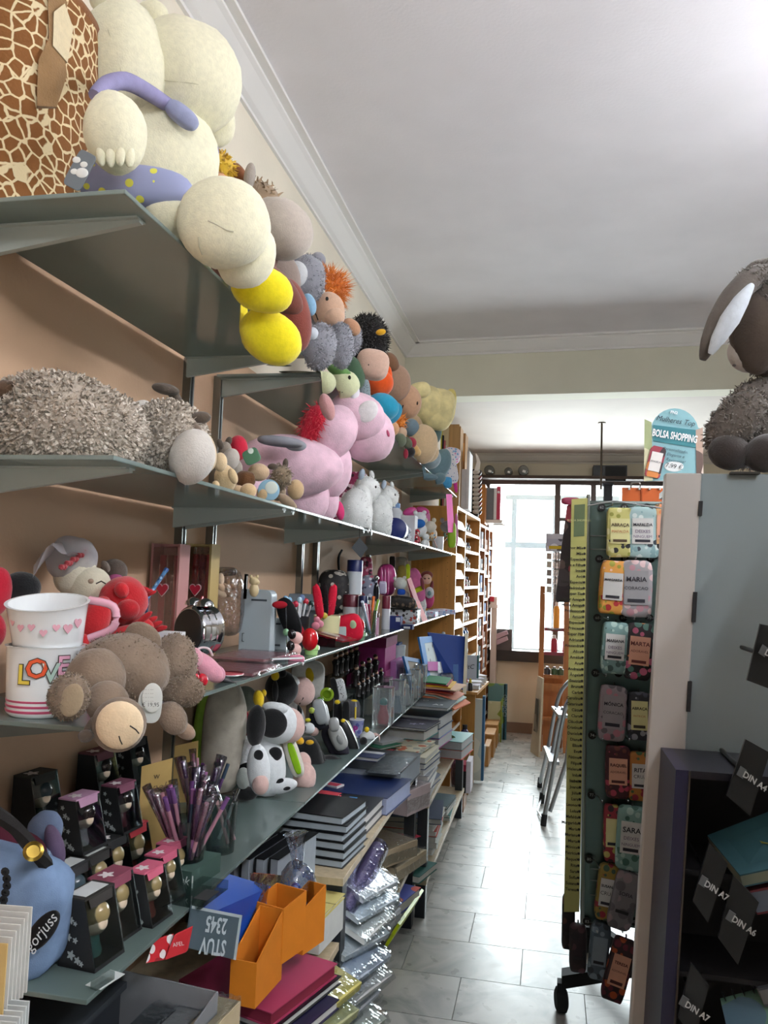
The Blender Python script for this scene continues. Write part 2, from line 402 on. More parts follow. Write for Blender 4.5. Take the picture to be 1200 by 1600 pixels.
        L(r.outputs[0], mx.inputs[6]); L(r3.outputs[0], mx.inputs[7]); L(mx.outputs[2], bs.inputs['Base Color'])
        n2 = nd(nt, 'ShaderNodeTexNoise'); n2.inputs['Scale'].default_value = 12; L(coords(nt), n2.inputs['Vector'])
        r2 = nd(nt, 'ShaderNodeMapRange'); r2.inputs[3].default_value = .2; r2.inputs[4].default_value = .4; L(n2.outputs['Fac'], r2.inputs[0]); L(r2.outputs[0], bs.inputs['Roughness'])
    elif kind == 'glow':
        em = nd(nt, 'ShaderNodeEmission'); em.inputs[0].default_value = lin(col); em.inputs[1].default_value = 165; L(em.outputs[0], out.inputs[0])
    else: raise ValueError(key)
    return m
def solo(name, label, cat, mat, group=None, kind=None, **k):
    t = Th(name, label, cat, group=group, kind=kind); return t, t.part(name, mat, **k)
def struct(name, mat, label=None):
    t = Th(name, label, None, kind='structure'); return t, t.part(name, mat)
# ------------------------------------------------------------------ the room
XW = -1.03; XR = 2.55; YF = -2.6; YB = 8.15; YK = 5.5; ZC = 3.135; ZB = 2.77
S1, S2, S3, S4 = 2.09, 1.665, 1.245, .838
GT = .008                                       # shelf glass thickness
t, p = struct('floor', 'matte:#8d8a84'); p.box(.76, 2.775, -.1, 3.62, 10.8, .094)
# polished marble tiles, laid in a running bond
tl = Th('floor_tile', None, None); q = tl.part('tile', 'marble:#c3c2be,#8f9391'); q.box(0, 0, -.006, .447, .297, .006)
tile0 = build_mesh(q, Vector()); q2 = tl.part('tile', 'marble:#c9b5a6,#a08c80'); q2.box(0, 0, -.006, .447, .297, .006); tile1 = build_mesh(q2, Vector()); THINGS.remove(tl)
fl = t.done()
k = 0
for j in range(36):
    for i in range(5):
        x = -.97+.45*i+(.22 if j % 2 else 0); y = -2.4+.3*j
        if y < .3 and i > 0: continue
        o = bpy.data.objects.new('tile', tile1 if x < -.5 and y < 2.9 else tile0); COL.objects.link(o); o.parent = fl; o.location = Vector((x, y, 0))-fl.location
        k += 1
t, p = struct('floor_border', 'marble:#a8a59f,#858a87'); p.box(1.9, 2.775, -.02, 1.8, 10.8, .0145)
t, p = struct('wall_left', 'wall:#c1a083')
p.prism([(XW, YF, 0), (XW, YK+.05, 0), (XW, YK+.05, 2.2), (XW, YF, 2.2)], (-.1, 0, 0))
t, p = struct('wall_left_upper', 'wall:#e6ddcb'); p.prism([(XW, YF, 2.2), (XW, YK+.05, 2.2), (XW, YK+.05, ZC), (XW, YF, ZC)], (-.1, 0, 0))
t, p = struct('wall_left_rear', 'wall:#d9d0c2'); p.prism([(XW, YK+.05, 0), (-.86, YB, 0), (-.86, YB, ZC), (XW, YK+.05, ZC)], (-.1, 0, 0))
t, p = struct('wall_right', 'wall:#85796b'); p.box(XR+.05, 2.775, 0, .1, 10.9, ZC)
t, p = struct('ceiling', 'wall:#e2dee2'); p.box(.76, (YF+YK)/2, ZC, 3.7, YK-YF+.3, .08)
t, p = struct('ceiling_rear', 'wall:#cfc5bd'); p.prism([(-1.1, YK+.1, ZB), (XR, YK-.14, ZB), (XR, YB+.1, ZB), (-1.1, YB+.1, ZB)], (0, 0, .06))
# beam across the shop
t, p = struct('beam', 'wall:#d9d6c4'); p.prism([(-1.05, YK+.0, ZB-.01), (XR, YK-.24, ZB-.01), (XR, YK-.05, ZB-.01), (-1.05, YK+.19, ZB-.01)], (0, 0, ZC-ZB+.01))
# crown mouldings: stepped profile swept along the wall
def crown(n, a, b, inw, z, h=.085, d=.12, mat='matte:#e6e3e1'):
    t, p = struct(n, mat); a = Vector(a); b = Vector(b); inw = Vector(inw)
    prof = [(0, -h), (.012, -h), (.012, -h+.012), (.03, -h+.02), (.075*d/.12, -.03), (d-.03, -.022), (d-.03, -.012), (d, -.012), (d, 0), (0, 0)]
    f = lambda o: [o+inw*x+Vector((0, 0, z+y)) for x, y in prof]
    p.hexa(f(a), f(b))
crown('trim_1', (XW, YF, 0), (XW, YK+.05, 0), (1, 0, 0), ZC)
crown('trim_2', (-1.03, YK, 0), (XR, YK-.24, 0), (-.05, -1, 0), ZC)
crown('trim_3', (-1.0, YK+.2, 0), (-.86, YB, 0), (1, -.06, 0), ZB, .07, .09, 'matte:#dcd8d2')
crown('trim_4', (-.86, YB, 0), (XR, YB, 0), (0, -1, 0), ZB, .09, .09, 'matte:#d3cbc0')
# back wall around the window, with a skirting
t, p = struct('wall_back', 'wall:#d8cdb6')
WX0, WX1, WZ0, WZ1 = -.62, 1.35, .80, 2.46
p.box((-1.1+WX0)/2, YB+.06, 0, WX0+1.1, .12, ZC); p.box((WX1+XR)/2, YB+.06, 0, XR-WX1, .12, ZC)
p.box((WX0+WX1)/2, YB+.06, 0, WX1-WX0, .12, .70); p.box((WX0+WX1)/2, YB+.06, WZ1+.03, WX1-WX0, .12, ZC-WZ1)
t, p = struct('baseboard_back', 'satin:#8a6f5c'); p.box(.8, YB-.008, 0, 3.3, .016, .10)
t = Th('window_1', None, None, kind='structure')
fr = 'satin:#4a382e'
t.part('window_sill', 'satin:#2c2320').box((WX0+WX1)/2, YB+.0, .70, WX1-WX0+.06, .16, .105)
t.part('window_frame', fr).box((WX0+WX1)/2, YB+.02, WZ1-.0, WX1-WX0+.3, .1, .07).box(WX0+.0, YB+.02, .8, .045, .09, 1.68).box(WX1, YB+.02, .8, .045, .09, 1.68)
t.part('mullion', fr).box(.075, YB+.02, .8, .055, .08, 1.68)
t.part('mullion', fr).box(.42, YB+.02, .8, .05, .08, 1.68)
t.part('transom', fr).box(.72, YB+.02, 2.10, 1.25, .06, .035)
for a, b in ((WX0+.02, .048), (.102, .395), (.445, WX1-.02)): t.part('pane', 'clear:#f4f8f8').box((a+b)/2, YB+.03, .8, b-a, .005, 1.66)
# white casement outside the dark frame
t = Th('window_2', None, None, kind='structure')
wf = t.part('window_frame', 'satin:#8c9094')
for x in (-.36, .06, .5, .95): wf.box(x, YB+.24, .75, .05, .05, 1.62)
wf.box(.3, YB+.24, 2.33, 1.5, .04, .05); wf.box(.3, YB+.24, 1.83, 1.5, .04, .06); wf.box(.3, YB+.24, .75, 1.5, .04, .06)
# front wall behind the camera with a glazed shop door
t, p = struct('wall_front', 'wall:#756a5e')
p.box(.2, YF-.06, 0, 2.6, .12, ZC); p.box(2.48, YF-.06, 0, .16, .12, ZC); p.box(1.95, YF-.06, 2.2, .9, .12, ZC-2.2)
t = Th('door_1', None, None, kind='structure')
t.part('door_frame', 'metal:#9a9a98').box(1.53, YF-.06, 0, .06, .08, 2.2).box(2.37, YF-.06, 0, .06, .08, 2.2).box(1.95, YF-.06, 0, .8, .08, .12).box(1.95, YF-.06, 2.14, .8, .08, .06)
t.part('pane', 'clear:#f4f8f8').box(1.95, YF-.06, .12, .78, .006, 2.02); t.part('door_handle', 'metal:#8a8a88').tube([(1.62, YF+.02, .9), (1.62, YF+.02, 1.25)], .012, 8)
ZL = ZC-.42
# ceiling lamps: fluorescent battens hung over the right aisle
for i, (x, y) in enumerate(((1.45, 2.0), (.95, -.5))):
    t = Th('ceiling_lamp', ['white fluorescent batten hung over the right aisle', 'white fluorescent batten hung behind the camera'][i], 'lamp')
    t.part('housing', 'satin:#e8e8e8').box(x, y, ZL-.01, .07, 1.25, .05)
    for q in (-.06, .06): t.part('tube', 'glow:#f6f9ff').tube([(x+q, y-.6, ZL), (x+q, y+.6, ZL)], .014, 12)
    for q in (-.61, .61): t.part('end_cap', 'satin:#dedede').box(x, y+q, ZL-.025, .16, .02, .05)
    for q in (-.4, .4): t.part('hanger', 'metal:#b0b0b0').tube([(x, y+q, ZL+.04), (x, y+q, ZC)], .004, 6)
# ------------------------------------------------------------------ shelving on the left wall
def upright(y, lab):
    t = Th('shelf_upright', lab, 'upright', group='slotted steel uprights on the peach wall')
    t.part('rail', 'metal:#8d9290').box(XW+.012, y, .25, .024, .026, 1.85)
    t.part('slot_channel', 'matte:#26282a').box(XW+.0245, y, .25, .002, .008, 1.85)
for y, lab in ((1.16, 'slotted steel upright nearest the camera, behind the grey sheep'), (2.09, 'slotted steel upright left of the narrow shelf gap'), (2.30, 'slotted steel upright right of the narrow shelf gap'),
               (3.21, 'slotted steel upright above the grey box'), (3.44, 'slotted steel upright just right of the grey box'), (4.5, 'slotted steel upright behind the navy and white tins')):
    upright(y, lab)
names = ['top', 'second', 'third', 'bottom']
segs = {0: [(1.115, 2.08), (2.26, 3.3), (3.31, 4.48), (4.49, 5.84)], 1: [(1.13, 2.05), (2.055, 3.05), (3.055, 4.46), (4.465, 5.85)],
        2: [(1.13, 2.20), (2.205, 3.3), (3.305, 4.5), (4.505, 5.84)], 3: [(1.15, 2.25), (2.255, 3.4), (3.405, 4.55)]}
pos = ['nearest the camera', 'second along from the camera', 'third along from the camera', 'farthest along the wall']
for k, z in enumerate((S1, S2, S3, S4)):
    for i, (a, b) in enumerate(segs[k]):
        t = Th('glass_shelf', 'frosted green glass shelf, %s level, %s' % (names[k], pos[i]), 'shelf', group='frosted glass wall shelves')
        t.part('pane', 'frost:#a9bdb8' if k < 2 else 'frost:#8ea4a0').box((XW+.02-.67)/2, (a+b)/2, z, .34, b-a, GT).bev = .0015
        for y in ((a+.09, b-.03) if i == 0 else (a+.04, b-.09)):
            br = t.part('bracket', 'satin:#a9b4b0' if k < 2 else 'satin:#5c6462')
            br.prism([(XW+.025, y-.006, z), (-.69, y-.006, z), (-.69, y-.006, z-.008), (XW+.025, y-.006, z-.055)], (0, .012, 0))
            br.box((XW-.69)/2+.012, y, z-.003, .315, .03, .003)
# ------------------------------------------------------------------ plush toys on the top shelf
def stitch(t, sub, pts, X, mat='matte:#2a2420', r=1.1):
    "seam or mouth line through pixel points at depth X"
    w = [(hit(a, b, sub) if sub is not None and sub.ells else None) or at(a, b, X=X) for a, b in pts]; t.part('stitching', mat, sub).tube(w, r*mpp(w[0]), 5)
CURZ[0] = S1+GT
t = Th('giraffe_print_bin', 'tall round fabric bin with brown giraffe spots at top left', 'bin')
c = (-.94, 1.25, S1+GT)
t.part('body', 'giraffe:').lathe(c, [(.128, 0), (.135, .02), (.145, .2), (.15, .40), (.146, .43), (.14, .43), (.138, .38), (.12, .03)], 36)
t.part('rim', 'plush:#7a4a1c').lathe((c[0], c[1], c[2]+.425), [(.147, -.008), (.153, 0), (.147, .01), (.14, .008), (.138, 0)], 36)
for q in t.parts:
    q.V = [Vector((c[0]+(v.x-c[0])*.56, v.y, v.z)) for v in q.V]
def giraffe(c):                                 # flat felt applique curved round the bin
    ap = t.part('applique', 'plush:#7b5c3a'); ap.smooth = False
    def w(a, z, r):
        return Vector((c[0]+.56*r*math.sin(a), c[1]-r*math.cos(a), c[2]+z))
    def patch(pts, r, mat, nm):
        q = t.part(nm, mat, None if nm == 'applique' else ap)
        n = len(pts); q.hexa([w(a, z, r-.006) for a, z in pts], [w(a, z, r+.004) for a, z in pts])
    t.parts.remove(ap)
    o = []
    ap2 = [(a+.3, z) for a, z in [(.62, .18), (.9, .2), (1.02, .27), (.9, .33), (.95, .40), (.66, .39), (.72, .31), (.6, .26)]]
    q = t.part('applique', 'plush:#8a6a44'); q.hexa([w(a, z, .14) for a, z in ap2], [w(a, z, .156) for a, z in ap2])
    q2 = t.part('snout', 'plush:#d8c8a4', q); m = [(a+.3, z) for a, z in [(.78, .3), (1.0, .29), (1.05, .36), (.9, .39), (.76, .36)]]; q2.hexa([w(a, z, .15) for a, z in m], [w(a, z, .161) for a, z in m])
giraffe(c)
cw = 'plush:#eae5c8'
t = Th('plush_bear', 'huge cream white plush bear with lilac scarf and flowered shorts', 'plush toy', X=-.84)
h = t.b('head', 190, 100, 138, 196, cw, a=-6, X=-.86, lump=.08)
mz = t.b('muzzle', 287, 122, 182, 172, cw, a=-14, X=-.78, d=.95, lump=.06)
t.b('snout_underside', 318, 178, 116, 86, cw, a=-50, X=-.775, lump=.05)
t.b('ear', 163, 0, 46, 42, cw, X=-.88)
t.b('ear', 238, 22, 50, 40, cw, X=-.86)
bd = t.b('body', 217, 245, 252, 212, cw, a=-12, X=-.87, d=.85, lump=.05)
t.b('belly', 270, 262, 130, 150, cw, a=20, X=-.84, lump=.05)
ar = t.b('arm', 180, 208, 96, 128, cw, a=6, X=-.745, lump=.05)
for k in range(4): t.b('finger', 158+15*k, 243+2*(k % 2), 15, 34, cw, a=4-3*k, X=-.725, sub=ar)
sc = t.part('scarf', 'fab:#928db2')
pts = [(148, 150), (168, 132), (196, 127), (228, 142), (262, 164), (296, 188), (322, 222), (334, 262)]
w = [at(a, b, X=-.79+.005*i) for i, (a, b) in enumerate(pts)]; sc.tube(w, [.012, .015, .016, .016, .015, .015, .014, .010], 10)
t.b('scarf_bow', 284, 180, 60, 30, 'fab:#a0a6c4', a=-38, X=-.735, sub=sc, ex=.8)
t.b('scarf_bow', 320, 222, 34, 72, 'fab:#928db2', a=22, X=-.735, sub=sc, ex=.8)
sh = t.b('shorts', 195, 292, 212, 66, 'dots:#9aa0c4,#e2df58,34', a=-4, X=-.80, ex=.75)
t.b('shorts_leg', 262, 306, 76, 44, 'dots:#9aa0c4,#e2df58,34', a=-22, X=-.77)
f1 = t.b('leg', 280, 345, 112, 62, cw, a=-20, X=-.70)
ft = t.b('foot', 349, 349, 146, 140, cw, X=-.60, d=.8, lump=.06)
t.b('foot', 384, 398, 92, 108, cw, a=-25, X=-.585, lump=.05)
stitch(t, ft, [(325, 345), (340, 352), (355, 360), (365, 362)], -.535, 'fab:#c9c4aa')
stitch(t, ft, [(310, 370), (311, 385), (316, 398)], -.545, 'fab:#c9c4aa')
stitch(t, mz, [(237, 122), (260, 126), (300, 130), (340, 138)], -.71, 'fab:#cfc9a8', .8)
stitch(t, h, [(158, 15), (170, 50), (184, 90), (190, 115)], -.795, 'fab:#cfc9a8', .8)
tg = t.b('swing_tag', 125, 266, 30, 62, 'satin:#6d747a', a=-28, X=-.765, d=.1, ex=.3)
for a, b, r in ((120, 250, 14), (131, 257, 12), (116, 268, 12), (128, 270, 20)): t.b('paw_print', a, b, r, r*.8, 'satin:#e8e8e4', X=-.758, d=.3, sub=tg, nu=10, nv=8)
# doll with curly yellow hair and big yellow shoes
t = Th('rag_doll', 'rag doll with curly yellow hair, brown trousers and big yellow shoes', 'doll', X=-.62)
hd = t.b('head', 335, 285, 46, 46, 'plush:#d9a987', X=-.88); hr = t.b('hair', 342, 262, 46, 44, 'plush:#e0b93c', X=-.87, lump=.2)
t.fur(hr, 300, .018, .004, 'plush:#e0b93c', 'curls')
t.b('body', 380, 395, 110, 120, 'plush:#6d3a2e', X=-.8)
t.b('leg', 430, 450, 112, 52, 'plush:#6b3a30', a=-45, X=-.68); t.b('leg', 458, 492, 54, 118, 'plush:#7a3c33', a=12, X=-.645)
t.b('shoe', 409, 452, 98, 72, 'plush:#f0de1e', a=-16, X=-.60, ex=.9, lump=.04); t.b('shoe', 423, 527, 102, 80, 'plush:#f0de1e', a=-34, X=-.605, ex=.9, lump=.04)
# donkey with a big pale muzzle
t = Th('plush_donkey', 'grey beige plush donkey with huge pale muzzle high on shelf', 'plush toy', X=-.74)
h = t.b('head', 402, 318, 74, 66, 'plush:#a08a72', X=-.82); m = t.b('muzzle', 437, 358, 108, 94, 'plush:#bdb1a6', a=-28, X=-.70, lump=.05, d=1)
t.b('body', 420, 440, 100, 110, 'plush:#8d7d74', X=-.8)
t.b('ear', 374, 276, 24, 48, 'plush:#7c4a28', a=25, X=-.84); t.b('ear', 390, 276, 18, 44, 'plush:#a79d94', a=-8, X=-.80)
t.fur(h, 260, .02, .004, 'plush:#b59b7c', 'forelock', keep=lambda q: q.z > 2.42)
# grey teddy
g = 'plush:#8f9098'
t = Th('plush_teddy', 'fluffy grey teddy bear with blue nose sitting beside yellow shoes', 'plush toy', X=-.72)
h = t.b('head', 478, 436, 62, 76, g, X=-.74, lump=.1); mu = t.b('muzzle', 464, 428, 34, 40, 'plush:#c3c5c8', X=-.70, sub=h)
t.b('nose', 483, 476, 22, 36, 'plush:#86aeca', a=15, X=-.66)
t.b('ear', 497, 407, 24, 26, g, X=-.76)
b = t.b('body', 508, 500, 62, 70, g, X=-.74)
l1 = t.b('foot', 499, 541, 54, 74, g, a=-8, X=-.63, lump=.08); l2 = t.b('foot', 533, 540, 40, 72, g, X=-.62, lump=.08); l3 = t.b('arm', 550, 528, 30, 52, g, X=-.66)
t.b('patch', 488, 522, 20, 22, 'plush:#c5ccd4', X=-.60, sub=l1)
t.fur([h, l1, l2, l3, b], 6000, .008, .0016, g, droop=.3, out=.6)
# doll with orange hair
t = Th('rag_doll', 'plush doll with wild orange hair and beige face', 'doll', X=-.76)
f = t.b('head', 513, 486, 52, 60, 'plush:#c8a48a', X=-.685); t.b('muzzle', 522, 495, 34, 30, 'plush:#cdaa90', X=-.66)
t.b('eye', 496, 455, 24, 28, 'plush:#dcdedb', X=-.715, sub=f); t.b('pupil', 497, 460, 5, 7, 'gloss:#111111', X=-.70, sub=f); t.b('pupil', 511, 467, 5, 7, 'gloss:#111111', X=-.712, sub=f)
hr = t.b('hair', 516, 450, 44, 50, 'plush:#d9792a', a=25, X=-.72); t.fur(hr, 1000, .042, .0015, 'plush:#df8430', 'hair_strands', droop=.2)
t.b('horn', 533, 467, 8, 20, 'plush:#a5764e', a=20, X=-.74); t.b('body', 528, 520, 46, 50, 'plush:#8d8f99', X=-.80)
stitch(t, f, [(490, 485), (494, 492), (497, 500)], -.70)
# tortoise lying across the gap
t = Th('plush_tortoise', 'pale green plush tortoise hanging over edge above pink horse', 'plush toy', X=-.72)
h = t.b('head', 537, 601, 50, 46, 'plush:#c8cda4', a=-15, X=-.655, lump=.05); t.b('cheek', 508, 598, 34, 36, 'plush:#c8cda4', X=-.66)
t.b('shell', 552, 582, 34, 56, 'plush:#3f5a42', a=20, X=-.69); t.b('cap', 530, 580, 40, 18, 'plush:#5f8a4c', a=-20, X=-.665)
t.b('arm', 470, 592, 70, 22, 'plush:#b9b893', a=-3, X=-.74); t.b('paw', 414, 598, 34, 28, 'plush:#b9a676', X=-.80); t.b('arm', 435, 588, 40, 14, 'plush:#b9b893', X=-.78)
t.b('eye', 546, 590, 5, 7, 'gloss:#15120f', X=-.625, sub=h); stitch(t, h, [(535, 612), (532, 624)], -.625)
# black haired toy in orange clothes
t = Th('plush_yak', 'plush yak with black shaggy hair, tan ear and orange dungarees', 'plush toy', X=-.70)
h = t.b('head', 574, 532, 62, 78, 'plush:#141012', X=-.70); t.fur(h, 2600, .022, .0016, 'plush:#17120f', 'hair', droop=.3)
m = t.b('muzzle', 582, 570, 52, 48, 'plush:#cfae9b', a=-10, X=-.63, ex=.72); t.b('ear', 549, 511, 32, 24, 'plush:#b88b6c', a=-40, X=-.645)
t.b('horn', 595, 519, 16, 10, 'plush:#d9a51f', a=10, X=-.625); stitch(t, m, [(576, 556), (576, 570), (579, 590)], -.60)
t.b('body', 592, 598, 46, 46, 'plush:#dc5418', X=-.665); t.b('body_strap', 606, 588, 14, 34, 'plush:#e0571c', X=-.63)
# doll with teal shoes
t = Th('rag_doll', 'soft doll with teal blue boots and striped grey stockings', 'doll', X=-.66)
t.b('body', 585, 590, 40, 40, 'plush:#7f8894', X=-.76); t.b('stocking', 568, 612, 22, 50, 'dots:#8a9aa0,#3d4a52,160', X=-.69, sub=None)
t.b('boot', 597, 636, 54, 44, 'plush:#2290b0', a=-12, X=-.635, lump=.04); t.b('boot', 612, 646, 28, 40, 'plush:#1f86a6', a=-40, X=-.62)
# taupe bear
t = Th('plush_bear', 'taupe plush bear with bulging tan nose beside the yellow dog', 'plush toy', X=-.70)
t.b('head', 619, 598, 46, 58, 'plush:#a68670', X=-.71); m = t.b('muzzle', 636, 627, 46, 54, 'plush:#c79f80', a=8, X=-.67, lump=.04); t.b('ear', 610, 566, 24, 34, 'plush:#7d5a42', a=30, X=-.73)
t.b('body', 640, 665, 40, 40, 'plush:#b59a78', X=-.75); t.b('nostril', 652, 630, 3, 6, 'matte:#3a2a20', X=-.64, sub=m); stitch(t, m, [(630, 633), (628, 640)], -.645)
# yellow dog
yl = 'mottle:#e6d8a0'
t = Th('plush_dog', 'pale yellow plush dog with blunt barrel snout near the beam', 'plush toy', X=-.66)
t.b('head', 668, 632, 58, 60, yl, X=-.70); t.b('snout', 685, 640, 50, 66, yl, a=-12, X=-.64, ex=.7); t.b('snout_pad', 702, 636, 20, 58, 'mottle:#e8d684', a=-8, X=-.60, ex=.8)
t.b('ear', 656, 610, 34, 26, yl, a=10, X=-.68, ex=.8); t.b('body', 668, 672, 40, 34, 'plush:#d8bf86', X=-.76)
# small lion with orange mane
t = Th('plush_lion', 'small plush lion with spiky orange mane under teal boots', 'plush toy', X=-.685)
h = t.b('head', 614, 670, 20, 22, 'plush:#cf9f74', X=-.66); hr = t.b('mane', 621, 661, 24, 24, 'plush:#e0892c', X=-.68); t.fur(hr, 200, .03, .004, 'plush:#e48d2e', 'mane_hair', droop=-.1); t.b('body', 624, 688, 26, 26, 'plush:#c99b6c', X=-.70)
t = Th('plush_gnome', 'small grey plush gnomes paired with olive clothes', 'plush toy', X=-.67)
t.b('head', 628, 676, 16, 18, 'plush:#c5a98f', X=-.655); t.b('body', 625, 688, 20, 22, 'plush:#5d6652', X=-.66); t.b('leg', 636, 692, 16, 20, 'plush:#565e4c', a=30, X=-.65)
t = Th('plush_mouse', 'slate blue plush mouse lying behind small gnome', 'plush toy', X=-.70)
t.b('body', 643, 668, 24, 28, 'plush:#6f8490', X=-.70); t.b('arm', 652, 676, 14, 22, 'plush:#63767f', a=20, X=-.68)
t = Th('keyring_dog', 'tiny black and tan plush dog with red hat', 'plush toy', X=-.64)
t.b('head', 648, 703, 14, 16, 'plush:#c9a066', X=-.635); t.b('muzzle', 653, 707, 10, 12, 'plush:#d8b47c', X=-.63); t.b('body', 640, 706, 18, 18, 'plush:#1c1a1c', X=-.64); t.b('hat', 642, 692, 18, 18, 'plush:#8e2236', a=30, X=-.64); t.b('arm', 634, 709, 8, 16, 'plush:#8e2236', X=-.64)
# hippo with denim suit
t = Th('plush_hippo', 'tan plush hippo in blue grey suit leaning off top shelf', 'plush toy', X=-.66)
m = t.b('muzzle', 661, 694, 46, 62, 'plush:#d0b691', a=-5, X=-.645, lump=.05); t.b('snout', 668, 706, 36, 34, 'plush:#d0b691', X=-.635); t.b('ear', 680, 678, 20, 34, 'plush:#59706f', a=-10, X=-.66)
t.b('collar', 672, 716, 34, 34, 'plush:#8ea0a8', a=30, X=-.645); t.b('body', 686, 728, 34, 58, 'plush:#6b8791', a=-25, X=-.66, lump=.05); t.b('foot', 666, 745, 36, 12, 'plush:#5d7680', a=-4, X=-.655); t.b('leg', 686, 748, 22, 18, 'plush:#66818b', a=30, X=-.65)
t = Th('lunch_bag', 'white and pink child lunch bag with blue trim', 'bag', X=-.66)
t.b('body', 702, 728, 22, 56, 'dots:#e9e4ea,#6f86b8,60', a=12, X=-.66, ex=.5); t.b('lid', 706, 712, 26, 26, 'print:#e8dcea,#d67ab0,#7fb0d8,60', a=-10, X=-.655, ex=.6); t.b('base', 696, 754, 20, 18, 'fab:#4f9fd0', X=-.66, ex=.5)
t.b('trim', 710, 742, 6, 56, 'fab:#d23d98', a=6, X=-.655, ex=.6); t.b('strap', 695, 716, 5, 30, 'fab:#1e3f94', a=25, X=-.645)
# ------------------------------------------------------------------ second shelf
CURZ[0] = S2+GT
wl = 'mottle:#b6aa9c'
t = Th('plush_sheep', 'large shaggy grey beige plush sheep lying along second shelf', 'plush toy', X=-.80)
b = t.b('body', 92, 668, 244, 168, wl, a=-8, X=-.84, lump=.05, d=.9); b2 = t.b('rump', 170, 680, 118, 126, wl, X=-.80)
h = t.b('head', 262, 690, 124, 126, wl, a=-12, X=-.735, lump=.06); m = t.b('muzzle', 300, 714, 70, 90, 'plush:#c2bcb4', a=-14, X=-.65, d=1, lump=.04)
t.b('muzzle_edge', 322, 706, 32, 62, 'plush:#c9b38e', a=10, X=-.638)
t.b('ear', 259, 608, 44, 18, 'plush:#5b5148', a=-12, X=-.80, d=1.2); t.b('ear', 272, 618, 34, 15, 'plush:#5b5148', a=-48, X=-.79, d=1.2)
t.b('horn', 312, 653, 36, 20, 'plush:#574c42', a=6, X=-.665); t.b('eye_patch', 304, 672, 22, 24, 'plush:#6b5d50', X=-.67)
t.b('hoof', 8, 614, 46, 40, 'plush:#4c3826', X=-.90, lump=.1); t.b('collar', 222, 640, 34, 30, 'plush:#cfcac2', a=20, X=-.79)
t.fur([b, b, b2, h], 20000, .011, .0042, wl, droop=.5, out=.45)
t.fur([b, b2, h], 8000, .012, .004, 'plush:#d2c8bb', 'fur_highlights', droop=.5, seed=5, out=.5)
# little plush crowd
t = Th('plush_lamb', 'small cream plush lamb beside the big sheep muzzle', 'plush toy', X=-.72)
t.b('head', 344, 722, 22, 30, 'plush:#cfb792', X=-.70); t.b('body', 352, 748, 34, 46, 'plush:#cdb48c', a=10, X=-.72); t.b('paw', 337, 758, 12, 14, 'plush:#cdb48c', X=-.69); t.b('arm', 364, 744, 14, 26, 'plush:#cdb48c', a=20, X=-.69)
t = Th('plush_donkey', 'small pale grey plush donkey sitting behind the cream lamb', 'plush toy', X=-.80)
t.b('head', 352, 702, 20, 24, 'plush:#8e8276', X=-.80); t.b('ear', 344, 694, 10, 18, 'plush:#52483f', a=20, X=-.80); t.b('ear', 357, 690, 10, 16, 'plush:#52483f', a=-20, X=-.80); t.b('muzzle', 360, 718, 28, 36, 'plush:#b5ada4', a=-20, X=-.78); t.b('body', 367, 732, 24, 30, 'plush:#aaa196', X=-.80)
t = Th('plush_lion', 'small beige plush lion lying with brown mane', 'plush toy', X=-.72)
t.b('body', 372, 768, 24, 20, 'plush:#c3a884', X=-.74); t.b('mane', 384, 750, 30, 30, 'mottle:#5e4028', X=-.735, lump=.15); t.b('head', 404, 738, 34, 28, 'plush:#c2a687', X=-.74); t.b('paw', 388, 767, 26, 24, 'plush:#c8ab83', X=-.70); t.b('paw', 413, 772, 24, 30, 'plush:#c8ab83', X=-.69)
tg = t.b('swing_tag', 420, 766, 34, 34, 'satin:#8fb9d0', X=-.675, d=.08); t.b('tag_print', 424, 762, 20, 20, 'satin:#dfe8e0', X=-.668, d=.08, sub=tg)
t = Th('plush_donkey', 'small brown grey plush donkey leaning on pink horse leg', 'plush toy', X=-.72)
h = t.b('head', 440, 745, 32, 34, 'mottle:#84745f', X=-.72); t.b('muzzle', 462, 765, 26, 32, 'plush:#c3a67e', X=-.70); t.b('ear', 426, 729, 16, 10, 'plush:#51453b', X=-.72); t.b('ear', 446, 725, 9, 18, 'plush:#51453b', a=-5, X=-.72); t.b('body', 434, 768, 26, 30, 'plush:#8f7d68', X=-.74); t.b('leg', 448, 783, 34, 16, 'plush:#937f69', a=-38, X=-.70); t.b('hoof', 457, 792, 14, 14, 'plush:#a18b72', X=-.69)
t.fur(h, 200, .014, .0025, 'plush:#8a7a68')
# pink horse
pk = 'mottle:#dfbccb'
t = Th('plush_horse', 'big pale pink plush horse with crimson mane and grey saddle', 'plush toy', X=-.76)
b = t.b('body', 452, 727, 172, 96, pk, a=-6, X=-.80, lump=.04); t.b('chest', 508, 722, 82, 116, pk, a=14, X=-.72, lump=.04)
t.b('leg', 478, 775, 74, 84, pk, X=-.77, ex=.85); t.b('leg', 505, 775, 50, 82, pk, X=-.73, ex=.8); t.b('leg', 400, 770, 46, 60, pk, X=-.84)
t.b('neck', 520, 676, 74, 92, pk, a=-32, X=-.68); h = t.b('head', 556, 652, 92, 80, pk, a=-15, X=-.625, lump=.03); m = t.b('muzzle', 571, 676, 86, 100, pk, a=38, X=-.605, lump=.04)
t.b('ear', 511, 636, 22, 44, 'plush:#bf8f8f', a=18, X=-.64); mn = t.b('mane', 488, 664, 30, 66, 'plush:#c8213e', a=-22, X=-.73, ex=.8); t.fur(mn, 900, .03, .0016, 'plush:#d2253f', 'mane_strands', droop=.9, out=.5)
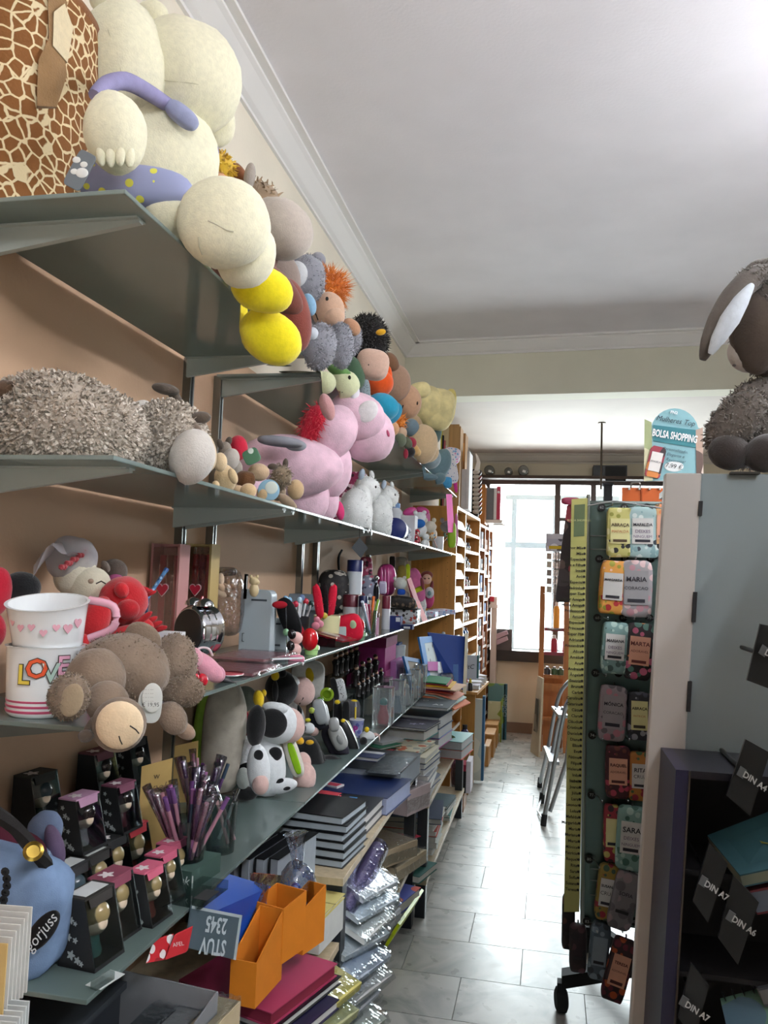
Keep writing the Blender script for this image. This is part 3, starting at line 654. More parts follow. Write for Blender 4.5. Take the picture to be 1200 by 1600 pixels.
t.b('tail', 372, 700, 30, 40, 'plush:#c8213e', X=-.86); t.b('eye', 574, 643, 30, 38, 'plush:#e7e3e4', a=-40, sub=h, d=.3); t.b('pupil', 580, 640, 5, 7, 'gloss:#211a1c', X=-.665, sub=h); t.b('nostril', 606, 677, 5, 12, 'plush:#b5506e', a=20, X=-.66, sub=m)
t.b('saddle', 438, 690, 72, 17, 'fab:#8d8f98', a=-6, X=-.775, ex=.8, d=2.2); t.b('saddle_flap', 462, 696, 34, 18, 'fab:#979aa2', a=-4, X=-.745)
t.b('horn', 554, 612, 16, 36, 'satin:#d8d6dc', a=4, X=-.62, taper=-.4)
tg = t.b('swing_tag', 393, 713, 26, 24, 'satin:#4f7d5f', a=25, X=-.735, d=.1, ex=.5); t.b('tag_print', 392, 705, 10, 10, 'satin:#d9e4dc', X=-.73, d=.1, sub=tg)
t.b('hoof_ribbon', 531, 798, 14, 30, 'fab:#cf3f72', a=8, X=-.705)
for px, py, s, X, lab in ((573, 766, 1, -.715, 'white plush alpaca nearer the pink horse'), (606, 777, .8, -.715, 'smaller white plush alpaca behind the first one')):
    t = Th('plush_alpaca', lab, 'plush toy', X=X, group='white plush alpacas')
    h = t.b('head', px, py, 42*s, 44*s, 'mottle:#e4e6e4', lump=.1); b = t.b('body', px-18*s, py+38*s, 54*s, 84*s, 'mottle:#dfe2e0', lump=.08); t.b('neck', px-10*s, py+16*s, 38*s, 50*s, 'mottle:#dfe2e0', X=X-.01)
    t.b('foreleg', px-4*s, py+58*s, 24*s, 50*s, 'mottle:#dcdfde', X=X+.02); t.b('ear', px-8*s, py-25*s, 10*s, 18*s, 'plush:#a9b8c8', a=-15); t.b('ear', px+8*s, py-24*s, 8*s, 14*s, 'plush:#dfe2e0', a=15); t.b('eye', px+14*s, py-5*s, 3, 4, 'gloss:#241c18', X=X+.02, sub=h)
    t.fur([h, b], int(900*s), .008, .0018, 'plush:#eceeec')
t = Th('gift_bag', 'dark pink printed gift bag behind the white alpacas', 'bag')
t.part('body', 'print:#8c2a52,#d8a8bc,#3b1220,#e3d3d8,50').box(-.93, 3.62, S2+GT, .16, .10, .30); t.part('handle', 'satin:#3a1422').tube([(-.97, 3.57, 1.97), (-.96, 3.57, 2.02), (-.91, 3.57, 2.02), (-.90, 3.57, 1.97)], .003, 6)
# far end of the second shelf
z2 = S2+GT
def carton(name, lab, cat, x, y, z, sx, sy, sz, mat, lid=None, rz=0, parts=(), group=None):
    t = Th(name, lab, cat, group=group); b = t.part('body', mat); b.box(x, y, z, sx, sy, sz, rz); b.bev = .0015
    if lid: t.part('lid', lid).box(x, y, z+sz, sx*1.02, sy*1.02, sz*.06, rz)
    return t
carton('gift_box', 'grey carton standing behind the round navy tin', 'box', -.88, 4.15, z2, .22, .16, .10, 'paper:#6d747c', 'paper:#5f666e')
carton('gift_box', 'red carton lying on top of grey carton', 'box', -.84, 4.0, z2+.0, .12, .1, .09, 'paper:#b52a33', 'paper:#c03a40')
t = Th('plastic_bottle', 'white plastic bottle with pale blue cap on second shelf', 'bottle'); t.part('body', 'satin:#dfe5ec').lathe((-.86, 4.45, z2), [(.04, 0), (.042, .01), (.042, .19), (.025, .21)], 20); t.part('cap', 'satin:#7fa8dc').lathe((-.86, 4.45, z2+.21), [(.028, 0), (.028, .025), (.02, .03)], 16)
t = Th('round_tin', 'round navy blue tin standing on its rim', 'tin'); cc = at(617, 827, X=-.74); t.part('drum', 'satin:#cfd2da').lathe(cc+Vector((.0, .005, 0)), [(.055, 0), (.055, .06)], 32, (0, 1, 0)); t.part('lid', 'satin:#23306e').lathe(cc, [(.0, -.004), (.053, -.004), (.057, .0), (.057, .012)], 32, (0, 1, 0))
carton('gift_box', 'white narrow carton standing beside the navy tin', 'box', -.76, 4.35, z2, .08, .09, .15, 'paper:#d9dae0', 'paper:#e4e5ea')
t = Th('plush_bear', 'white plush bear with blue bib by pink ribbon', 'plush toy', X=-.74); t.b('head', 656, 808, 20, 16, 'plush:#e6e8ea'); t.b('bib', 655, 818, 19, 14, 'fab:#2e69b4', X=-.735); t.b('body', 656, 828, 22, 22, 'plush:#e9eaea'); t.b('ear', 649, 801, 7, 7, 'plush:#e6e8ea'); t.b('ear', 663, 801, 7, 7, 'plush:#e6e8ea')
t = Th('ribbon_bow', 'bright pink satin bow on wrapped parcel', 'bow', X=-.80); t.b('loop', 640, 799, 22, 12, 'satin:#d94f98', a=20, X=-.80); t.b('loop', 660, 798, 22, 12, 'satin:#d94f98', a=-15, X=-.80); t.b('parcel', 655, 812, 34, 26, 'satin:#d06aa0', X=-.83, ex=.4)
t = Th('white_mug', 'white mug holding plush topped pens at shelf end', 'mug'); c = at(684, 856, X=-.72); c.z = z2
t.part('body', 'gloss:#e8eaee').lathe(c, [(.034, 0), (.037, .003), (.038, .095), (.035, .095), (.034, .008), (0, .006)], 24); hh = t.part('handle', 'gloss:#e8eaee'); hh.tube([c+Vector((-.036, -.01, .075)), c+Vector((-.06, -.012, .07)), c+Vector((-.064, -.012, .045)), c+Vector((-.055, -.012, .025)), c+Vector((-.036, -.01, .022))], .006, 8)
for px, py, m1, m2, lab in ((672, 823, 'plush:#d8cfc0', 'print:#d8cfc0,#cf8a3c,#6a96b8,60', 'pen topped by cream plush cat in white mug'), (698, 823, 'plush:#c9cdd2', 'print:#b8d4dc,#cf6a4c,#5a96a8,60', 'pen topped by pale grey plush cat in white mug')):
    t = Th('novelty_pen', lab, 'pen', X=-.715); t.b('head', px, py, 20, 18, m1, lump=.1); t.b('ear', px-7, py-10, 7, 8, m1); t.b('ear', px+6, py-10, 7, 8, m1); t.b('body', px+3, py+12, 16, 20, m2); w0 = at(px+3, py+14, X=-.72); t.part('barrel', 'satin:#d2683c').tube([w0, Vector((c.x+(w0.x-c.x)*.4, c.y, c.z+.012))], .003, 6)
for i, (px, py, m1, lab) in enumerate(((636, 835, 'print:#c8ccd4,#3a3c46,#8088a0,90', 'grey patterned trinket figure beside the navy tin'), (650, 838, 'print:#b43040,#1a1a1c,#e2d6cc,80', 'red and black trinket figure by white mug'), (664, 845, 'satin:#dfe3e4', 'white ceramic trinket dog by mug'))):
    t = Th('trinket_figure', lab, 'figurine', X=-.715); t.b('body', px, py+6, 14, 16, m1); t.b('head', px+1, py-6, 11, 11, m1); t.b('base', px, py+13, 15, 5, 'satin:#d8d4d4', ex=.6)
t = Th('neck_strap', 'hot pink strap hanging from the shelf end', 'strap'); t.part('band', 'fab:#d8359a').prism([at(697, 772, X=-.66), at(706, 772, X=-.66), at(710, 832, X=-.665), at(700, 832, X=-.665)], (0, .004, 0)); t.b('pouch', 706, 836, 13, 40, 'satin:#a5cf2c', X=-.675, ex=.5); t.b('pouch_edge', 713, 828, 5, 52, 'satin:#d86aa8', X=-.675, ex=.6)
# ------------------------------------------------------------------ third shelf
CURZ[0] = z3 = S3+GT
HEART = [(0, -.5), (.28, -.2), (.5, .1), (.48, .32), (.3, .46), (.12, .42), (0, .26), (-.12, .42), (-.3, .46), (-.48, .32), (-.5, .1), (-.28, -.2)]
def decal(t, pts, c, xd, yd, s, mat, sub, name='print', th=.0012):
    xd = Vector(xd).normalized(); yd = Vector(yd).normalized(); n = xd.cross(yd); c = Vector(c)
    return t.part(name, mat, sub).prism([c+xd*(x*s)+yd*(y*s) for x, y in pts], n*th)
def disc(n=14): return [(.5*math.cos(2*math.pi*k/n), .5*math.sin(2*math.pi*k/n)) for k in range(n)]
def mug(lab, c, r0, r1, h, mat, tilt=(0, 0), sub=None):
    t = Th('mug', lab, 'mug'); ax = Vector((tilt[0], tilt[1], 1)).normalized(); c = Vector(c)
    b = t.part('body', mat); b.lathe(c, [(r0*.9, 0), (r0, .006), (r0+(r1-r0)*.5, h*.55), (r1, h-.004), (r1+.003, h), (r1-.002, h), (r0-.004, .01), (0, .008)], 40, ax)
    return t, b
def around(c, r, a, z, ax=(0, 0, 1)):           # point, tangent and up on a mug wall; a=0 looks at the camera
    n = Vector((-c[0], -c[1], 0)).normalized(); s = Vector((-n.y, n.x, 0)); d = n*math.cos(a)+s*math.sin(a)
    return Vector((c[0], c[1], c[2]+z))+d*(r+.0008), Vector((-d.y, d.x, 0)), Vector((0, 0, 1))
cm = (-.815, 1.205, z3)
t, b = mug('lower white mug lettered LOVE with pink stripes', cm, .056, .061, .113, 'gloss:#e6e9ea')
for k, (ch, col, zz, an) in enumerate((('L', '#d8c04a', .069, -.52), ('O', '#d8552e', .079, -.20), ('V', '#a9c4b8', .072, .14), ('E', '#d9a0b8', .083, .44))):
    pnt, xd, yd = around(cm, .0595, an, zz); t.text(ch, .042, pnt, xd, yd, 'satin:#3a342c', b, lift=.002, bold=.0022); t.text(ch, .042, pnt, xd, yd, 'satin:'+col, b, lift=.003, bold=.0008)
for k in range(4): t.part('stripe', 'satin:#b8486a', b).lathe((cm[0], cm[1], cm[2]+.008+.008*k), [(.0566, 0), (.0570, .0005), (.0572, .0035), (.0566, .004)], 40)
pnt, xd, yd = around(cm, .0595, .8, .06); fig = t.part('painted_donkey', 'satin:#6f6a64', b); fig.prism([pnt+xd*x+yd*y for x, y in ((-.01, -.02), (.01, -.02), (.014, .01), (.006, .03), (-.006, .034), (-.012, .005))], xd.cross(yd)*.001)
pnt, xd, yd = around(cm, .0595, .55, .052); t.part('painted_arrow', 'satin:#2b2927', b).prism([pnt+xd*x+yd*y for x, y in ((-.02, 0), (-.012, .005), (-.012, .001), (.02, .001), (.02, -.001), (-.012, -.001), (-.012, -.005))], xd.cross(yd)*.001)
t.part('handle', 'gloss:#d8a0b0').tube([(cm[0]+.045, cm[1]+.035, z3+.105), (cm[0]+.085, cm[1]+.05, z3+.10), (cm[0]+.092, cm[1]+.05, z3+.06), (cm[0]+.055, cm[1]+.04, z3+.025)], .007, 8)
cu_ = (-.812, 1.205, z3+.108)
t, b = mug('upper white mug with band of pink hearts, stacked on another', cu_, .054, .063, .078, 'gloss:#e8ebec', (.05, -.2))
for k in range(7):
    pnt, xd, yd = around(cu_, .0608, -1.0+.3*k, .034+.010*abs(k-3)/3-(.005 if k % 2 else 0)); pnt += Vector((.05, -.2, 0))*.036
    decal(t, HEART, pnt, xd, yd, .012+.004*(k > 4), 'satin:#cf9aa6', b, 'heart_print')
t.part('handle', 'gloss:#d8a0b0').tube([(cu_[0]+.05, cu_[1]+.03, cu_[2]+.08), (cu_[0]+.088, cu_[1]+.045, cu_[2]+.07), (cu_[0]+.09, cu_[1]+.045, cu_[2]+.035), (cu_[0]+.052, cu_[1]+.035, cu_[2]+.015)], .007, 8)
# bride sheep
t = Th('plush_sheep', 'cream plush sheep wearing a white tulle bridal veil', 'plush toy', X=-.92)
h = t.b('head', 118, 900, 66, 70, 'plush:#c9c2ae', X=-.94, lump=.06); m = t.b('muzzle', 138, 914, 68, 58, 'plush:#cbc4ae', a=12, X=-.91, lump=.04); t.b('body', 112, 965, 60, 70, 'plush:#c7b69a', X=-.95)
t.b('nostril', 142, 908, 9, 8, 'plush:#a08a76', sub=m); t.b('eye', 135, 881, 6, 5, 'gloss:#1c1a18', sub=h); stitch(t, m, [(150, 912), (158, 908), (165, 912)], -.87)
for k in range(9): t.b('rose', 96+4.5*k, 886-3*k+(k % 2)*3, 9, 9, 'plush:#9c3a40', X=-.915, lump=.3)
v = t.part('veil', 'tulle:#c9c6cc')
def veil(u, w):
    a = at(60+88*u, 930-60*math.sin(u*2.4)-18*w, X=-.99+.07*w); b = at(60+95*u, 985-95*math.sin(.35+u*1.9), X=-.98+.09*w); p0 = at(52+70*u, 925-70*math.sin(math.pi*(.15+.6*u)), X=-1.0+.09*w)
    return p0+Vector((0, 0, .012*math.sin(9*u+5*w)))
v.sheet(veil, 14, 6)
vd = t.b('veil_dome', 112, 876, 76, 80, 'tulle:#c9c6cc', X=-.95, lump=.12)
t = Th('bowler_hat', 'small black bowler hat behind the stacked mugs', 'hat', X=-.95)
t.b('crown', 33, 918, 60, 50, 'plush:#121416', X=-.96); t.b('brim', 40, 935, 84, 14, 'plush:#121416', a=-6, X=-.95)
t = Th('plush_heart', 'red plush heart cushion at the left picture edge', 'cushion', X=-.98); t.b('lobe', -6, 925, 46, 80, 'plush:#b01a30', a=-10); t.b('lobe', -30, 930, 50, 80, 'plush:#b01a30', a=10); t.b('tip', -14, 985, 44, 60, 'plush:#a8182e')
t = Th('greeting_box', 'white box with red heart behind the red monkey', 'box'); b = t.part('body', 'paper:#d8d2cc'); c0 = at(118, 985, X=-.88); b.box(c0.x, c0.y, z3, .06, .05, .13, .5); decal(t, HEART, (c0.x-.002, c0.y-.034, z3+.09), (1, .5, 0), (0, 0, 1), .04, 'satin:#7c2430', b, 'heart_print')
carton('gift_box', 'pink and maroon box with number print beside lower mug', 'box', -.86, 1.42, z3, .07, .05, .10, 'print:#c07a90,#6e2030,#e0c8cc,70', rz=.4)
# red monkey
rd = 'plush:#b62128'
t = Th('plush_monkey', 'red plush monkey with long arms folded over mugs', 'plush toy', X=-.84)
h = t.b('head', 192, 938, 74, 76, rd, X=-.84, lump=.08); t.b('muzzle', 200, 952, 36, 32, 'plush:#a81c24', X=-.81, sub=h); t.b('ear', 190, 922, 22, 26, rd, a=20, X=-.82); t.b('ear', 168, 925, 20, 22, rd, X=-.86)
t.b('arm', 147, 975, 44, 96, rd, a=-22, X=-.84, lump=.06); t.b('leg', 128, 1020, 34, 60, rd, a=-8, X=-.82); t.b('foot', 121, 1036, 26, 22, rd, X=-.80); t.b('body', 172, 985, 60, 66, rd, X=-.88)
hd = t.b('hand', 218, 925, 26, 22, rd, X=-.83); 
for k in range(4): t.b('finger', 214+6*k, 922+4*k-6, 26, 8, rd, a=-12+10*k, X=-.82)
hd = t.b('hand', 222, 980, 36, 30, rd, X=-.80)
for k in range(4): t.b('finger', 226+7*k, 965+6*k, 30, 10, rd, a=38-8*k, X=-.79)
t.b('arm', 196, 990, 60, 26, rd, a=12, X=-.82)
t = Th('plush_sheep', 'little grey plush sheep with pink bow behind red monkey', 'plush toy', X=-.97); t.b('head', 178, 893, 42, 40, 'plush:#6d6058', X=-.97); t.b('bow', 180, 905, 26, 16, 'fab:#b05a88', X=-.94); t.b('ear', 165, 885, 12, 20, 'plush:#8a7d74', a=30, X=-.96)
t = Th('tumbler_cup', 'white cup holding one blue pen', 'cup'); c0 = at(226, 970, X=-.86); c0.z = z3; t.part('body', 'gloss:#dfe2e2').lathe(c0, [(.026, 0), (.033, .085), (.031, .085), (.024, .004), (0, .004)], 24)
t = Th('pen', 'blue patterned pen standing in the white cup', 'pen'); a = at(230, 935, X=-.86); b_ = at(258, 893, X=-.84); t.part('barrel', 'print:#3f6f9c,#8fb4d4,#2a3f66,140').tube([c0+Vector((0, 0, .006)), a, b_], .0045, 8); t.part('cap', 'satin:#2b4f88').tube([b_, b_+(b_-a).normalized()*.008], .0055, 8)
carton('gift_box', 'white square box with outline hearts beside red monkey', 'box', at(262, 1000, X=-.83).x, at(262, 1000, X=-.83).y, z3, .062, .05, .105, 'paper:#dcdde0')
t = THINGS[-1]; c0 = at(262, 975, X=-.83); b = t.parts[0]
for dx, dz, s in ((-.004, .075, .022), (.006, .045, .016)): decal(t, HEART, (c0.x+dx, c0.y-.026, z3+dz), (1, 0, 0), (0, 0, 1), s, 'satin:#4a4448', b, 'heart_outline'); decal(t, HEART, (c0.x+dx, c0.y-.0275, z3+dz), (1, 0, 0), (0, 0, 1), s*.82, 'paper:#dcdde0', b, 'heart_inner')
carton('gift_box', 'low pink glossy box behind the plush elephant', 'box', -.80, 1.60, z3, .06, .05, .04, 'gloss:#c66a90')
# elephant
eg = 'mottle:#79695a'
t = Th('plush_elephant', 'brown grey plush elephant flopped over edge with white price tags', 'plush toy', X=-.66)
b = t.b('body', 188, 1052, 152, 126, eg, a=8, X=-.68, lump=.06); h = t.b('head', 268, 1042, 78, 106, eg, a=-14, X=-.64, lump=.05)
t.b('hip', 150, 1060, 90, 96, eg, X=-.67, lump=.05); t.b('back_fold', 215, 1058, 96, 80, eg, a=20, X=-.645)
t.b('ear', 224, 998, 62, 48, eg, a=-38, X=-.655, d=.5); e2 = t.b('ear', 286, 1080, 66, 50, eg, a=8, X=-.60, d=.6, lump=.06)
lg = t.b('leg', 108, 1088, 62, 72, eg, a=-12, X=-.66, lump=.06); t.b('sole', 112, 1094, 36, 54, 'plush:#94836a', a=-18, sub=lg, d=.3)
t.b('thigh', 168, 1098, 66, 70, eg, a=35, X=-.63)
ft = t.b('foot', 186, 1132, 84, 86, eg, a=-30, X=-.60, d=.8); so = t.b('sole', 187, 1133, 74, 76, 'plush:#d9c2a0', a=-30, sub=ft, d=.45)
stitch(t, so, [(203, 1134), (212, 1140), (217, 1146)], -.56); stitch(t, so, [(186, 1150), (188, 1157), (191, 1163)], -.56)
t.b('trunk', 270, 1122, 42, 56, eg, a=30, X=-.605); t.b('trunk_tip', 289, 1142, 36, 24, 'plush:#8a7360', a=-35, X=-.60)
t.b('tail', 136, 1140, 10, 44, 'plush:#4f4338', a=-25, X=-.64); t.b('tail_tuft', 134, 1150, 24, 20, 'plush:#4a3e34', X=-.635)
t.fur([b, h, lg, e2], 5200, .0045, .0014, 'plush:#7a6a58', droop=.3, out=.5)
tg = t.b('price_tag', 234, 1103, 38, 54, 'paper:#c9ccc8', a=-6, X=-.568, d=.06, ex=.7); tg2 = t.b('price_tag', 238, 1090, 32, 46, 'paper:#d3d6d2', a=-4, X=-.562, d=.06)
o = at(237, 1100, X=-.56); t.text('€ 19,95', .008, o-FWD*.004, RIGHT, UP, 'matte:#3a3a38', tg2)
for k in range(4): o = at(233, 1076+6*k, X=-.56); t.text('- -- - ---', .005, o-FWD*.004, RIGHT, UP, 'matte:#7a7a76', tg2)
# tall gift cartons with red tubes
for px, mat, mid, lab in ((265, 'matte:#b88482', 'satin:#d8405c', 'tall rosewood gift box with clear window and crimson tubes'), (315, 'matte:#b8a068', 'satin:#c83028', 'tall gold edged gift box with clear window and red tubes')):
    t = Th('gift_box', lab, 'box'); c0 = at(px, 900, X=-.98); y = c0.y; w = .075; x = c0.x
    ztop = at(px, 850, Y=y).z; hh = ztop-z3
    t.part('frame', mat).box(x, y+.03, z3, w, .004, hh).box(x-w/2, y, z3, .006, .06, hh).box(x+w/2, y, z3, .006, .06, hh).box(x, y+.02, z3+hh-.006, w, .02, .006).box(x, y, z3, w, .06, .01)
    for k in range(3): t.part('tube', mid if k != 1 else 'satin:#8c1a30').tube([(x-.02+.02*k, y, z3+.012), (x-.02+.02*k, y, z3+hh-.03)], .009, 12)
    wn = t.part('window', 'film:#e8dadc'); wn.box(x, y-.031, z3+.01, w-.008, .001, hh-.02)
    zh = at(px, 922, Y=y-.03).z; decal(t, HEART, (x-.002, y-.033, zh), (1, 0, 0), (0, 0, 1), .036, 'satin:#e3c4c8', wn, 'heart_border'); decal(t, HEART, (x-.002, y-.0345, zh), (1, 0, 0), (0, 0, 1), .032, 'satin:#a82038', wn, 'heart_label')
# alarm clock
t = Th('alarm_clock', 'chrome twin bell alarm clock with black back and red ribbon', 'clock'); c0 = at(304, 985, X=-.80); ax = Vector((.42, .9, .0)); R0 = 38*mpp(c0)
t.part('case', 'chrome:#c8ccd0').lathe(c0, [(R0*.9, -.018), (R0, -.012), (R0, .03), (R0*1.04, .033), (R0*1.04, .04), (R0*.95, .042)], 36, ax); t.part('back', 'satin:#0d0e10').lathe(c0, [(0, -.02), (R0*.86, -.02), (R0*.9, -.017)], 36, ax)
for k in (0, .02): t.part('ring', 'chrome:#d8dce0').lathe(c0+ax*k, [(R0*1.0, 0), (R0*1.03, .002), (R0*1.0, .004)], 36, ax)
for s in (-1, 1):
    bc = c0+ax*(.01)+Vector((s*.022, -s*.016, R0*1.02)); t.part('bell', 'chrome:#c8ccd0').lathe(bc, [(.02, 0), (.018, .009), (.009, .016), (0, .018)], 20)
    t.part('foot', 'chrome:#a8acb0').tube([c0+ax*.01+Vector((s*.02, -s*.01, -R0*.8)), Vector((c0.x+ax.x*.01+s*.03, c0.y-s*.015, z3+.002))], .004, 8)
t.part('ribbon', 'satin:#b02028').tube([at(318, 940, X=-.79), at(316, 933, X=-.79), at(313, 938, X=-.785), at(322, 948, X=-.78), at(334, 955, X=-.78)], .003, 6)
# pink cherry slipper toy
t = Th('plush_slipper', 'pink plush high heeled slipper with black heel', 'plush toy', X=-.69); t.b('toe', 300, 1028, 34, 34, 'plush:#d79aa8', a=-30); t.b('body', 318, 1040, 72, 34, 'plush:#d898a8', a=-36); t.b('heel_cup', 336, 1052, 34, 28, 'plush:#cf8ea0', a=-30)
t.b('heel', 353, 1063, 36, 12, 'satin:#1b1b1e', a=-22, taper=-.5); t.part('strap', 'satin:#d8c4c8').tube([at(306, 1018, X=-.69), at(314, 1012, X=-.685), at(326, 1014, X=-.68), at(332, 1024, X=-.68)], .0025, 6)
t = Th('cherry_charm', 'glossy red cherry balls beside pink slipper', 'charm', X=-.66); t.b('cherry', 315, 1063, 20, 22, 'gloss:#b3182a', X=-.655); t.b('cherry', 303, 1060, 16, 20, 'gloss:#a31526', X=-.66); t.part('stem', 'satin:#6a2020').tube([at(312, 1054, X=-.655), at(306, 1040, X=-.66)], .0015, 5)
t = Th('small_dish', 'white and red dish on shelf edge by slipper', 'dish'); c0 = at(358, 1055, Z=z3+.004); t.part('body', 'gloss:#d8dadb').lathe((c0.x, c0.y, z3), [(.02, 0), (.034, .006), (.033, .008), (.018, .003)], 24); t.part('rim', 'satin:#b03a4c').lathe((c0.x, c0.y, z3+.006), [(.03, .001), (.034, .002), (.033, .004), (.028, .004)], 24)
# transparent gift bag
t = Th('clear_gift_bag', 'clear cellophane bag filled with cream shells', 'bag', X=-.95); bg = t.b('bag', 357, 940, 48, 104, 'film:#dcd6d4', X=-.95, ex=.55, lump=.08); t.b('gathered_top', 352, 893, 36, 14, 'film:#dcd6d4', X=-.95, ex=.6)
for k in range(9): t.b('filling', 345+9*(k % 3), 905+11*(k//3), 11, 20, 'plush:#c9a98c' if k % 2 else 'plush:#d8bfa4', a=10*k, X=-.955, nu=10, nv=8)
# grey letter racks
def rack_shape(lab, px0, px1, pyt, pyb, X, th):
    t = Th('letter_rack', lab, 'letter rack'); c0 = at((px0+px1)/2, pyb, X=X); y = c0.y; A = at(px0, pyb, Y=y); B = at(px1, pyb, Y=y); T = at((px0+px1)/2, pyt, Y=y)
    x0, x1, zt = A.x, B.x, T.z; r = .02; pts = [(x0, y, z3), (x1, y, z3), (x1, y, zt-r)]+[(x1-r+r*math.cos(a), y, zt-r+r*math.sin(a)) for a in (.4, .8, 1.2)]+[(x0+.004, y, zt), (x0, y, zt-.004)]
    b = t.part('body', 'satin:#a9b4ba'); b.prism(pts, (0, th, 0)); b.bev = .002; return t, b, x0, x1, y, zt
t, b, x0, x1, y, zt = rack_shape('taller pale grey letter rack with slots on third shelf', 372, 421, 921, 1016, -.88, .05)
for zz in (zt-.035,): t.part('slot', 'matte:#3e464c', b).box((x0+x1)/2+.01, y-.0005, zz, .05, .002, .006)
t.part('latch', 'metal:#565e62', b).tube([(x0+.018, y-.002, z3+.03), (x0+.013, y-.004, z3+.03), (x0+.013, y-.004, z3+.055), (x0+.018, y-.002, z3+.055)], .0015, 6)
t, b, x0, x1, y, zt = rack_shape('shorter pale grey letter rack in front of taller one', 412, 446, 966, 1018, -.845, .04)
for zz in (zt-.02, z3+.012): t.part('slot', 'matte:#3e464c', b).box((x0+x1)/2, y-.0005, zz, .035, .002, .006)
for px, py, mat, lab in ((397, 910, 'satin:#cdb88e', 'tiny cream cat figurine on top of letter rack'), (425, 948, 'satin:#ddd4b4', 'tiny cream bear figurine hugging the letter rack')):
    t = Th('figurine', lab, 'figurine', X=-.86); t.b('body', px, py+12, 15, 22, mat); t.b('head', px, py-2, 15, 14, mat); t.b('ear', px-5, py-9, 5, 6, mat); t.b('ear', px+5, py-9, 5, 6, mat); t.b('muzzle', px+5, py, 8, 7, mat, X=-.85)
t = Th('peg_clip', 'grey metal clip standing on top of letter rack', 'clip'); t.part('clip', 'metal:#6a6e70').prism([at(380, 936, X=-.875), at(383, 936, X=-.875), at(386, 897, X=-.875), at(382, 897, X=-.875)], (0, .01, 0)); t.part('pin', 'chrome:#b8bcc0').tube([at(385, 920, X=-.87), at(386, 900, X=-.87)], .003, 8)
# flat cellophane packs
for px, py, w, h, ang, mat, lab in ((395, 1026, 120, 22, -.06, 'satin:#c99aa2', 'flat cellophane pack with pale pink card, upper of two'), (368, 1040, 110, 20, .05, 'satin:#c4848e', 'flat cellophane pack with red edged card, lower of two')):
    c0 = at(px, py, Z=z3+.012); t = Th('cellophane_pack', lab, 'pack'); dz = .010 if py < 1030 else 0
    t.part('card', mat).box(c0.x, c0.y, z3+.002+dz, .15, .2, .006, ang); t.part('wrapper', 'film:#e6dede').box(c0.x, c0.y, z3+.001+dz, .17, .23, .009, ang)
c0 = at(448, 1030, Z=z3+.02); t, p = solo('white_ruler', 'white plastic bar lying on cellophane pack', 'ruler', 'gloss:#e2e4e6'); p.box(c0.x, c0.y, z3+.020, .012, .09, .004, -.75)
t = Th('pink_dish', 'small pink soap dish at the edge of third shelf', 'dish', X=-.69); t.b('body', 463, 1030, 26, 14, 'gloss:#cf7f96', X=-.685, ex=.8); t.b('base', 460, 1037, 30, 8, 'gloss:#d8d4d6', X=-.69, ex=.7)
t = Th('pig_figurine', 'two stacked pink pig figurines with dark hair', 'figurine', X=-.72); 
for k in (0, 1): hd = t.b('pig_head', 463-2*k, 997+18*k, 20, 20, 'gloss:#dcb0aa', X=-.715); t.b('hair', 456-2*k, 991+18*k, 13, 16, 'gloss:#1a1618', a=15, X=-.72); t.b('snout', 468-2*k, 997+18*k, 9, 9, 'gloss:#d89c9a', X=-.705)
t.b('body', 461, 1026, 18, 20, 'gloss:#dcb4ae', X=-.715)
t = Th('ladybird_girl', 'red hooded girl figurine on pale green pot', 'figurine', X=-.70); t.b('hood', 484, 999, 26, 36, 'gloss:#b5161e', X=-.70); t.b('face', 491, 993, 11, 14, 'gloss:#d8a888', X=-.688); t.b('head', 487, 992, 18, 18, 'gloss:#b5161e', X=-.70); t.b('basket', 491, 1010, 12, 10, 'satin:#3c5a34', X=-.69)
pt = t.part('pot', 'gloss:#a9cf86'); c0 = at(486, 1022, X=-.70); c0.z = z3; pt.lathe(c0, [(.019, 0), (.021, .014), (.025, .016), (.025, .026), (.02, .03), (0, .03)], 24)
t = Th('ladybird_girl', 'second red figurine on green pot beside red plush box', 'figurine', X=-.70); t.b('hood', 560, 978, 20, 26, 'gloss:#a8141c', X=-.70); t.b('face', 566, 980, 8, 9, 'gloss:#d8c8b8', X=-.69)
pt = t.part('pot', 'gloss:#93b894'); c0 = at(562, 996, X=-.70); c0.z = z3; pt.lathe(c0, [(.018, 0), (.022, .012), (.027, .014), (.027, .026), (.02, .03), (0, .03)], 24)
t = Th('storage_box', 'dark grey lidded box against wall on third shelf', 'box'); c0 = at(472, 960, X=-.96); x, y = c0.x, c0.y; b = t.part('body', 'paper:#545e66'); b.box(x, y+.04, z3, .17, .12, .10); l = t.part('lid', 'paper:#66717a'); l.hexa([(x-.09, y-.03, z3+.10), (x+.09, y-.03, z3+.10), (x+.09, y+.10, z3+.10), (x-.09, y+.10, z3+.10)], [(x-.075, y+.03, z3+.16), (x+.085, y+.03, z3+.16), (x+.085, y+.10, z3+.16), (x-.075, y+.10, z3+.16)])
